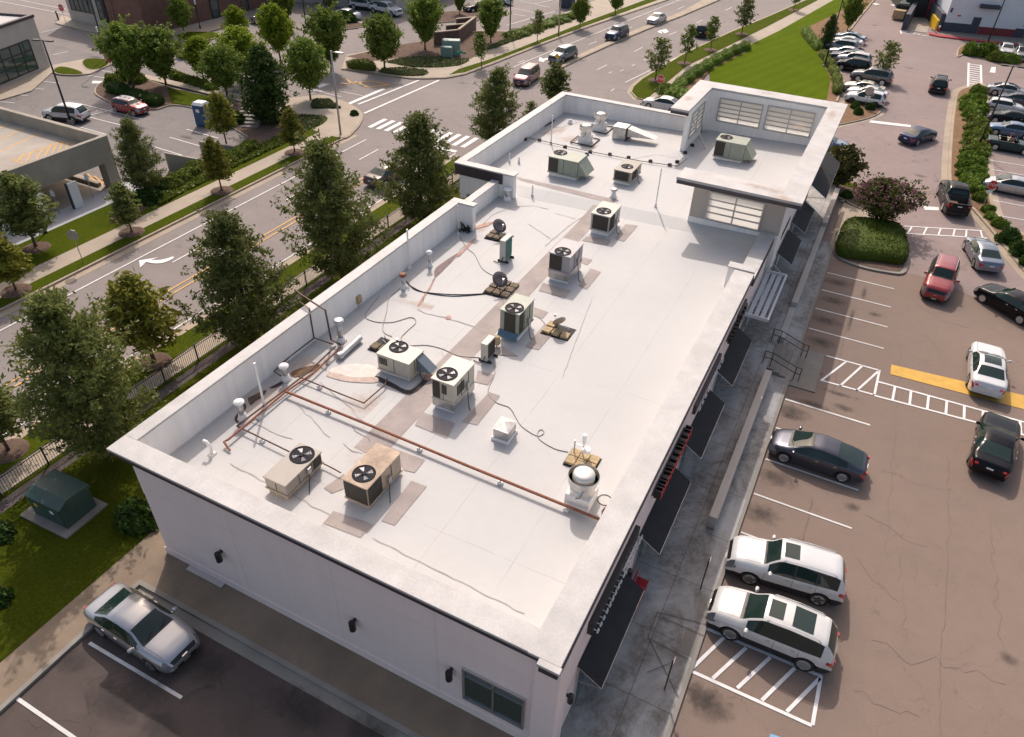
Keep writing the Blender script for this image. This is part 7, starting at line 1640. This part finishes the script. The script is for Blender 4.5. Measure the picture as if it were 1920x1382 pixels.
# green transformer on its slab
tb = thing('transformer_box', 'dark green pad mounted transformer on a slab in the lawn at the left', 'transformer', (-27.6,12.2,.15), R(2))
a, b, c_ = g(65,1003), g(140,945), g(45,960)
X0, X1, Y0_, Y1_ = -28.9, -26.8, 10.35, 11.9
tb.location = ((X0+X1)/2, (Y0_+Y1_)/2, .15)
part('slab', MB().bx(X0-.55,X1+.35,Y0_-.4,Y1_+.3,.1,.24), M['pad'], tb)
part('body', MB().bx(X0,X1,Y0_,Y1_,.24,1.45), M['green_box'], tb, bevel=.02)
part('lid', MB().add([(X0-.05,Y0_-.06,1.452),(X1+.05,Y0_-.06,1.452),(X1+.05,Y0_+.45,1.72),(X0-.05,Y0_+.45,1.72),(X1+.05,Y1_+.05,1.66),(X0-.05,Y1_+.05,1.66),(X0-.05,Y1_+.05,1.452),(X1+.05,Y1_+.05,1.452)],[(0,1,2,3),(3,2,4,5),(5,4,7,6),(0,3,5,6),(1,7,4,2),(6,7,1,0)]), M['green_box'], tb, bevel=.02)
for x0, x1 in ((X0+.06,(X0+X1)/2-.012),((X0+X1)/2+.012,X1-.06)): d = part('door', MB().bx(x0,x1,Y0_-.025,Y0_-.002,.34,1.40), M['green_box'], tb); part('label_plate', MB().bx(x0+.3,x0+.52,Y0_-.032,Y0_-.026,.95,1.15), M['signyellow' if x0 < -28 else 'signwhite'], d)
# sage cabinets by the junction
def cabinet(label, p0, p1, h, dep):
    a, b = Vector(g(*p0)), Vector(g(*p1)); d = b-a; t = thing('utility_cabinet', label, 'utility cabinet', (a.x,a.y,.15), math.atan2(d.y,d.x)); L = d.length
    part('cabinet', MB().bx(0,L,0,dep,0,h), M['sage_box'], t, world=False, bevel=.12); part('door', MB().bx(.1,L/2-.02,-.02,-.002,.1,h-.2).bx(L/2+.02,L-.1,-.02,-.002,.1,h-.2), M['sage_box'], t, world=False); part('base', MB().bx(-.1,L+.1,-.1,dep+.1,-.05,.06), M['pad'], t, world=False)
cabinet('larger pale green utility cabinet by the dumpster walls', (829,107), (863,108), 1.9, 1.2); cabinet('smaller pale green utility cabinet in front of the larger one', (826,110.5), (847,112), 1.35, .9)
# portable toilet
a = g(368,236); t = thing('portable_toilet', 'blue portable toilet with white roof in the upper lot', 'portable toilet', (a[0]+.6,a[1]+.6,0), R(8))
part('cabin', MB().bx(-.6,.6,-.6,.6,.05,2.1), M['blueplastic'], t, world=False, bevel=.03); part('door', MB().bx(-.42,.42,-.64,-.605,.15,1.95), M['blueplastic'], t, world=False); part('side_panel', MB().bx(.605,.63,-.5,.5,.1,2.0), M['greyplastic'], t, world=False)
part('roof', MB().add([(-.64,-.64,2.1),(.64,-.64,2.1),(.64,.64,2.1),(-.64,.64,2.1),(-.5,-.4,2.36),(.5,-.4,2.36),(.5,.4,2.36),(-.5,.4,2.36)],[(3,2,1,0),(4,5,6,7),(0,1,5,4),(1,2,6,5),(2,3,7,6),(3,0,4,7)]), M['signwhite'], t, world=False, bevel=.04); part('sign', MB().bx(-.2,.2,-.652,-.642,1.45,1.75), M['signwhite'], t, world=False)
# parking garage on the left
gx, gy, zt = -55.3, 37.4, 4.25
GA = thing('parking_garage', 'concrete parking garage with open roof deck and deep front beam at the left edge', 'building', (-70, 25, 0))
def gp(n, mb, mat, **k): return part(n, mb, M[mat], GA, **k)
gp('roof_deck', MB().bx(-125,gx-.4,-20,gy-.4,2.8,3.15), 'deck')
gp('front_beam', MB().bx(gx-.4,gx,-20,gy,2.2,zt), 'garage', bevel=.02); gp('side_parapet', MB().bx(-125,gx-.4,gy-.4,gy,2.2,zt-.004), 'garage', bevel=.02)
gp('pillar', MB().bx(gx-.9,gx-.02,gy-1.0,gy-.02,-.02,2.2), 'garage')
for y in (20,8): gp('pillar', MB().bx(gx-.7,gx-.02,y-.5,y+.5,-.02,2.2), 'garage')
gp('lower_floor', MB().bx(-125,gx,-20,gy-.5,-.02,.06), 'deck'); gp('back_wall', MB().bx(-82,-81.6,-20,gy-.4,.06,2.8), 'garage'); gp('lower_kerb', MB().bx(-70,gx-1.2,36.0,36.3,.06,.35), 'garage')
m = MB()
def gst(mb, segs, w, z):
    for s in segs:
        a, b = Vector(g(*s[:2], z)), Vector(g(*s[2:4], z)); d = (b-a).normalized(); n = Vector((-d.y,d.x))*w/2; mb.sheet([a+n,a-n,b-n,b+n], z+.004)
gst(m, [(0,285,85,245),(0,263,52,236),(0,240,22,228)], .13, 3.15); gst(m, [(24,300,125,262),(24,300,62,312),(62,312,150,278)], .14, 3.155)
gst(m, [(36,301,44,289),(48,305,62,282),(62,309,82,276),(78,304,97,269),(93,297,109,266),(107,290,120,264),(120,284,131,264),(133,278,141,265),(147,273,152,267)], .13, 3.16)
gst(m, [(146,331,208,349),(158,327,170,343),(165,327,190,350),(176,330,205,352),(190,334,208,345)], .13, .065)
gp('deck_marking', m, 'yellow')
for lab, b0, tp in (('white panel with dark edge standing under the garage beam, right one', (150,391),(135,342)),('white panel with dark edge standing under the garage beam, behind the young oak', (88,415),(72,370)),('white panel at the left edge of the picture under the garage beam', (12,442),(2,405))):
    p = g(*b0); t = thing('wall_panel', lab, 'panel', (p[0],p[1],.1)); part('panel', MB().bx(-.08,.10,-.40,.40,0,2.1), M['signwhite'], t, world=False); part('edge', MB().bx(-.12,.12,-.50,-.41,0,2.16), M['navywall'], t, world=False)
# retaining walls and outdoor stairs
def wall_px(label, pts, h0, h1, th=.3, name='retaining_wall'):
    P = [Vector(q) for q in gl(pts)]; m = MB()
    for i, (a, b) in enumerate(zip(P, P[1:])):
        d = (b-a).normalized(); n = Vector((-d.y,d.x))*th; ha = h0+(h1-h0)*i/(len(P)-1); hb = h0+(h1-h0)*(i+1)/(len(P)-1)
        q = [a,b,b+n,a+n]; hh = [ha,hb,hb,ha]
        m.add([(p.x,p.y,-.02) for p in q]+[(p.x,p.y,h) for p,h in zip(q,hh)], [(3,2,1,0),(4,5,6,7),(0,1,5,4),(1,2,6,5),(2,3,7,6),(3,0,4,7)])
    solo(name, m, M['garage'], label, 'wall', (P[0].x,P[0].y,0), bevel=.02)
wall_px('concrete retaining wall that slopes down to the bank, nearer one', [(319,322),(385,306)], 1.7, .25); wall_px('concrete retaining wall behind the slim young tree, farther one', [(382,296),(440,280)], 1.5, .25)
b0, b1 = Vector(g(462,240)), Vector(g(483,216)); t = thing('stairs', 'concrete garden stairs below the big dark evergreen', 'stairs', (b0.x,b0.y,.1))
for i in range(6): q = b0.lerp(b1, i/6); part('step', MB().box((q.x,q.y,.1+.07*(i+1)),(2.6,.65,.14*(i+1)),.35), M['pad'], t)
p = g(583,221); solo('box_sign', MB().box((0,0,.55),(1.7,.3,.75),.2), M['black'], 'low black monument sign beside the junction planting', 'sign', (p[0],p[1],.1), bevel=.02)
p = g(665,220); solo('planter', MB().lathe([(.55,0),(.6,.14),(.5,.16),(0,.16)],(0,0,0),18), M['pad'], 'round concrete planter rim at the junction corner', 'planter', (p[0],p[1],.1))
# dumpster enclosure
a, b, c_ = Vector(g(815,87)), Vector(g(861,82)), Vector(g(893,56)); e = c_-b; d0 = a+e
DU = thing('dumpster_enclosure', 'dark brown brick dumpster enclosure of two open bays with pale coping', 'enclosure', (a.x,a.y,0)); 
def bw(p, q, h=1.7, th=.3):
    d = (q-p).normalized(); n = Vector((-d.y,d.x))*th; w_ = MB().prism([p,q,q+n,p+n],0,h); part('wall', w_, M['brickdk'], DU); part('coping', MB().prism([p-d*.05-n*.12,q+d*.05-n*.12,q+d*.05+n*1.12,p-d*.05+n*1.12],h,h+.12), M['kerb'], DU)
bw(a, b); bw(b, b+e*.45); bw(a+e*.45+(b-a)*.15, b+e*.45, 1.72); bw(b+e*.45, b+e, 1.71); bw(a+e*.95+(b-a)*.2, b+e*.95, 1.73)
# buildings beyond ------------------------------------------------
def glazed(parent, p, q, z0, z1, cols, rows, out=.06, mat='storeglass', fm='black'):
    p, q = Vector(p), Vector(q); d = q-p; L = d.length; d.normalize(); n = Vector((d.y,-d.x))
    def bar(s0, s1, a, b, o): A = p+d*s0; B = p+d*s1; return [A,B,B+n*o,A+n*o], a, b
    m = MB()
    for i in range(cols+1): s = L*i/cols; m.prism(*bar(s-.06,s+.06,z0,z1,out))
    for j in range(rows+1): z = z0+(z1-z0)*j/rows; m.prism(*bar(0,L,z-.06,z+.06,out-.006))
    o = part('window', m, M[fm], parent); part('pane', MB().prism(*bar(0,L,z0,z1,.02)), M[mat], o); return o
A0, A1 = Vector(g(95,127)), Vector(g(-40,186)); A1 = A0+(A1-A0).normalized()*40
WB = thing('store_building', 'white flat roofed store with a tall dark framed shop window at the top left', 'building', (A0.x,A0.y,0)); nn = Vector((A1-A0).normalized()); back = Vector((nn.y,-nn.x))
if back.x > 0: back = -back
Q = [A0, A1, A1+back*28, A0+back*28]
part('wall', MB().prism(Q, -.02, 5.55), M['concgrey'], WB); part('roof', MB().prism(inset([tuple(q) for q in Q], .3), 5.56, 5.60), M['coping'], WB); part('coping', MB().ring(inset(ccw([tuple(q) for q in Q]), -.1), inset(ccw([tuple(q) for q in Q]), .35), 5.551, 5.85), M['fascia'], WB)
sg = 1
wA, wB = A0+nn*2.0, A0+nn*13.5
glazed(WB, wB if Vector(((wB-wA).y,-(wB-wA).x)).dot(back) > 0 else wA, wA if Vector(((wB-wA).y,-(wB-wA).x)).dot(back) > 0 else wB, .5, 3.6, 7, 3)
Bc = Vector((-91.6,72.2)); B1 = Vector((-107,72.6)); B2 = Vector((-91.2,100))
BB = thing('brick_building', 'brown brick and white building with tall narrow windows at the top left', 'building', (-98,80,0))
part('white_wall', MB().prism([(-107.2,72.6),(-98.9,72.55),(-98.9,100),(-107.2,100)], -.02, 8.5), M['concgrey'], BB); part('wall', MB().prism([(-98.88,72.5),Bc,B2,(-98.88,100)], -.02, 9.5), M['brickred'], BB)
part('dark_seam', MB().bx(-99.4,-98.9,72.4,72.54,-.02,8.5), M['interior'], BB)
glazed(BB, (-106.3,72.55), (-101.6,72.55), 1.6, 6.0, 5, 2); glazed(BB, (-100.7,72.55), (-99.7,72.55), .9, 6.0, 1, 4)
glazed(BB, (-97.4,72.47), (-96.2,72.47), .5, 5.2, 1, 3); glazed(BB, (-94.8,72.44), (-93.6,72.44), .5, 5.2, 1, 3)
for y in (84,90): glazed(BB, (-91.4+.02,y), (-91.35+.02,y+1.4), .3, 5, 1, 2)
GB = thing('grey_building', 'pale concrete building with doors at the top edge behind the brick one', 'building', (-85,104,0))
part('wall', MB().prism([(-91,100.3),(-72,103),(-72,125),(-91,125)], -.02, 8), M['concgrey'], GB); part('door', MB().box((-84,101.15,1.4),(1.5,.16,2.8),.14), M['navywall'], GB); part('door', MB().box((-79.5,101.8,1.4),(1.5,.16,2.8),.14), M['navywall'], GB); part('canopy', MB().box((-81.7,100.6,3.4),(6,1.4,.25),.14), M['fascia'], GB)
wl = [Vector(g(1764,60)), Vector(g(1812,63)), Vector(g(1897,72)), Vector(g(1990,82))]
d = (wl[2]-wl[0]).normalized(); wl[1] = wl[0]+d*(wl[1]-wl[0]).length; wl[2] = wl[0]+d*(wl[2]-wl[0]).length; wl[3] = wl[0]+d*30; nb = Vector((-d.y,d.x)); 
LBd = thing('warehouse_building', 'white building with dark blue and red base band at the top right', 'building', (wl[0].x,wl[0].y,0))
def wq(s0, s1, z0, z1, o, n, mat): A, B = wl[0]+d*s0, wl[0]+d*s1; return part(n, MB().prism([A-nb*o,B-nb*o,B+nb*.3,A+nb*.3], z0, z1), M[mat], LBd)
part('wall', MB().prism([wl[0],wl[3],wl[3]+nb*30,wl[0]+nb*30], 0, 11), M['paintwhite'], LBd)
l1, l2 = (wl[1]-wl[0]).length, (wl[2]-wl[0]).length
wq(0, l1, 0, 1.45, .04, 'blue_base', 'navywall'); wq(l1+1.2, l2, 0, 1.25, .05, 'red_base', 'redwall'); wq(l2, 30, 0, 1.45, .04, 'blue_base', 'navywall'); wq(l1, l1+1.15, 0, 2.5, .06, 'door', 'navywall')
wq(l1+.2, l1+2.9, 3.9, 4.4, .9, 'canopy', 'navywall'); wq(.3, .5, 2.9, 3.5, .2, 'wall_light', 'black'); wq(1.5, 2.0, 2.4, 2.6, .04, 'sign', 'signred'); wq(l2+1, l2+1.3, 3.4, 4.1, .25, 'wall_light', 'black')
DK = thing('loading_dock', 'dark walled loading bay ramp left of the white warehouse building', 'loading bay', (wl[0].x-2.5,wl[0].y,0))
p0 = Vector(g(1689,56)); dv = Vector(g(1712,18))-p0; part('wing_wall', MB().prism([p0,p0+Vector((.7,.1)),p0+dv*1.6+Vector((.7,.1)),p0+dv*1.6],0,2.3), M['navywall'], DK)
part('wing_wall', MB().prism([wl[0]-d*.7,wl[0]-d*.1,wl[0]-d*.1+nb*9,wl[0]-d*.7+nb*9],0,2.6), M['navywall'], DK); part('yellow_guard', MB().prism([wl[0]-d*1.0,wl[0]-d*.72,wl[0]-d*.72+nb*5,wl[0]-d*1.0+nb*5],0,1.6), M['signyellow'], DK)
part('dock_opening', MB().prism([wl[0]-d*4.6+nb*9.5,wl[0]-d*.1+nb*9.5,wl[0]-d*.1+nb*24,wl[0]-d*4.6+nb*24],0,7), M['interior'], DK); part('red_frame', MB().prism([wl[0]-d*1.1+nb*9.2,wl[0]-d*.15+nb*9.2,wl[0]-d*.15+nb*9.48,wl[0]-d*1.1+nb*9.48],0,6.5), M['redwall'], DK)
p = g(1690,36); t = thing('trash_compactor', 'dark container truck with tan bin standing left of the loading bay wall', 'container', (p[0]-.4,p[1],0), R(-8)); part('body', MB().bx(-1.0,1.0,0,5.5,.3,2.1), M['interior'], t, world=False, bevel=.05); part('bin', MB().bx(-.9,.9,-1.6,-.06,.2,1.5), M['wood'], t, world=False, bevel=.05); part('rim', MB().bx(-.8,.8,.3,5.0,2.11,2.25), M['green_box'], t, world=False)
p = g(1063,14); t = thing('trash_kiosk', 'dark blue bin shelter at the top edge beside the far path', 'shelter', (p[0],p[1],.1)); part('body', MB().bx(-1.1,1.1,-.8,.8,0,2.2), M['navywall'], t, world=False); part('roof', MB().bx(-1.3,1.3,-1,1,2.22,2.34), M['coping'], t, world=False)
# litter in the side lot
for q, c, l in (((172,1295),'signwhite','scrap of white paper on the asphalt of the side lot'),((455,1215),'signred','red wrapper in the gutter of the side lot'),((402,1280),'bluetape','pale blue scrap on the asphalt of the side lot'),((545,1213),'signwhite','white litter on the side walk by the white wall')):
    p = g(*q); solo('litter', MB().add([(-.09,-.06,.005),(.08,-.07,.03),(.1,.07,.008),(-.05,.08,.04),(.0,.0,.06)],[(0,1,4),(1,2,4),(2,3,4),(3,0,4)]), M[c], l, 'litter', (p[0],p[1],.02 if q[1] > 1230 or q[0]<460 else .15))
p = Vector(g(1254,1180)); 
for q, l in (((1312,1108),'farther'),((1245,1296),'nearer')):
    a = g(*q); t = thing('parking_sign', '%s thin sign post seen edge on at the kerb of the shop walk' % l, 'sign', (a[0],a[1],.1)); part('post', MB().tube([(0,0,0),(0,0,2.1)],.03,8), M['darkpipe'], t, world=False); part('sign_plate', MB().bx(.032,.045,-.15,.15,1.55,2.1), M['signgrey'], t, world=False)
m = MB()
for s_ in ((1325,1172,1232,1149),(1232,1149,1215,1195),(1215,1195,1272,1309),(1240,1158,1320,1193),(1218,1198,1290,1237),(1255,1245,1213,1262)):
    a, b = Vector(g(*s_[:2], .12)), Vector(g(*s_[2:], .12)); d_ = (b-a).normalized(); n = Vector((-d_.y,d_.x))*.014; m.sheet([a+n,a-n,b-n,b+n], .128)
struct('walk_joint', m, pmat('walk_joint', (.11,.10,.09), .9))
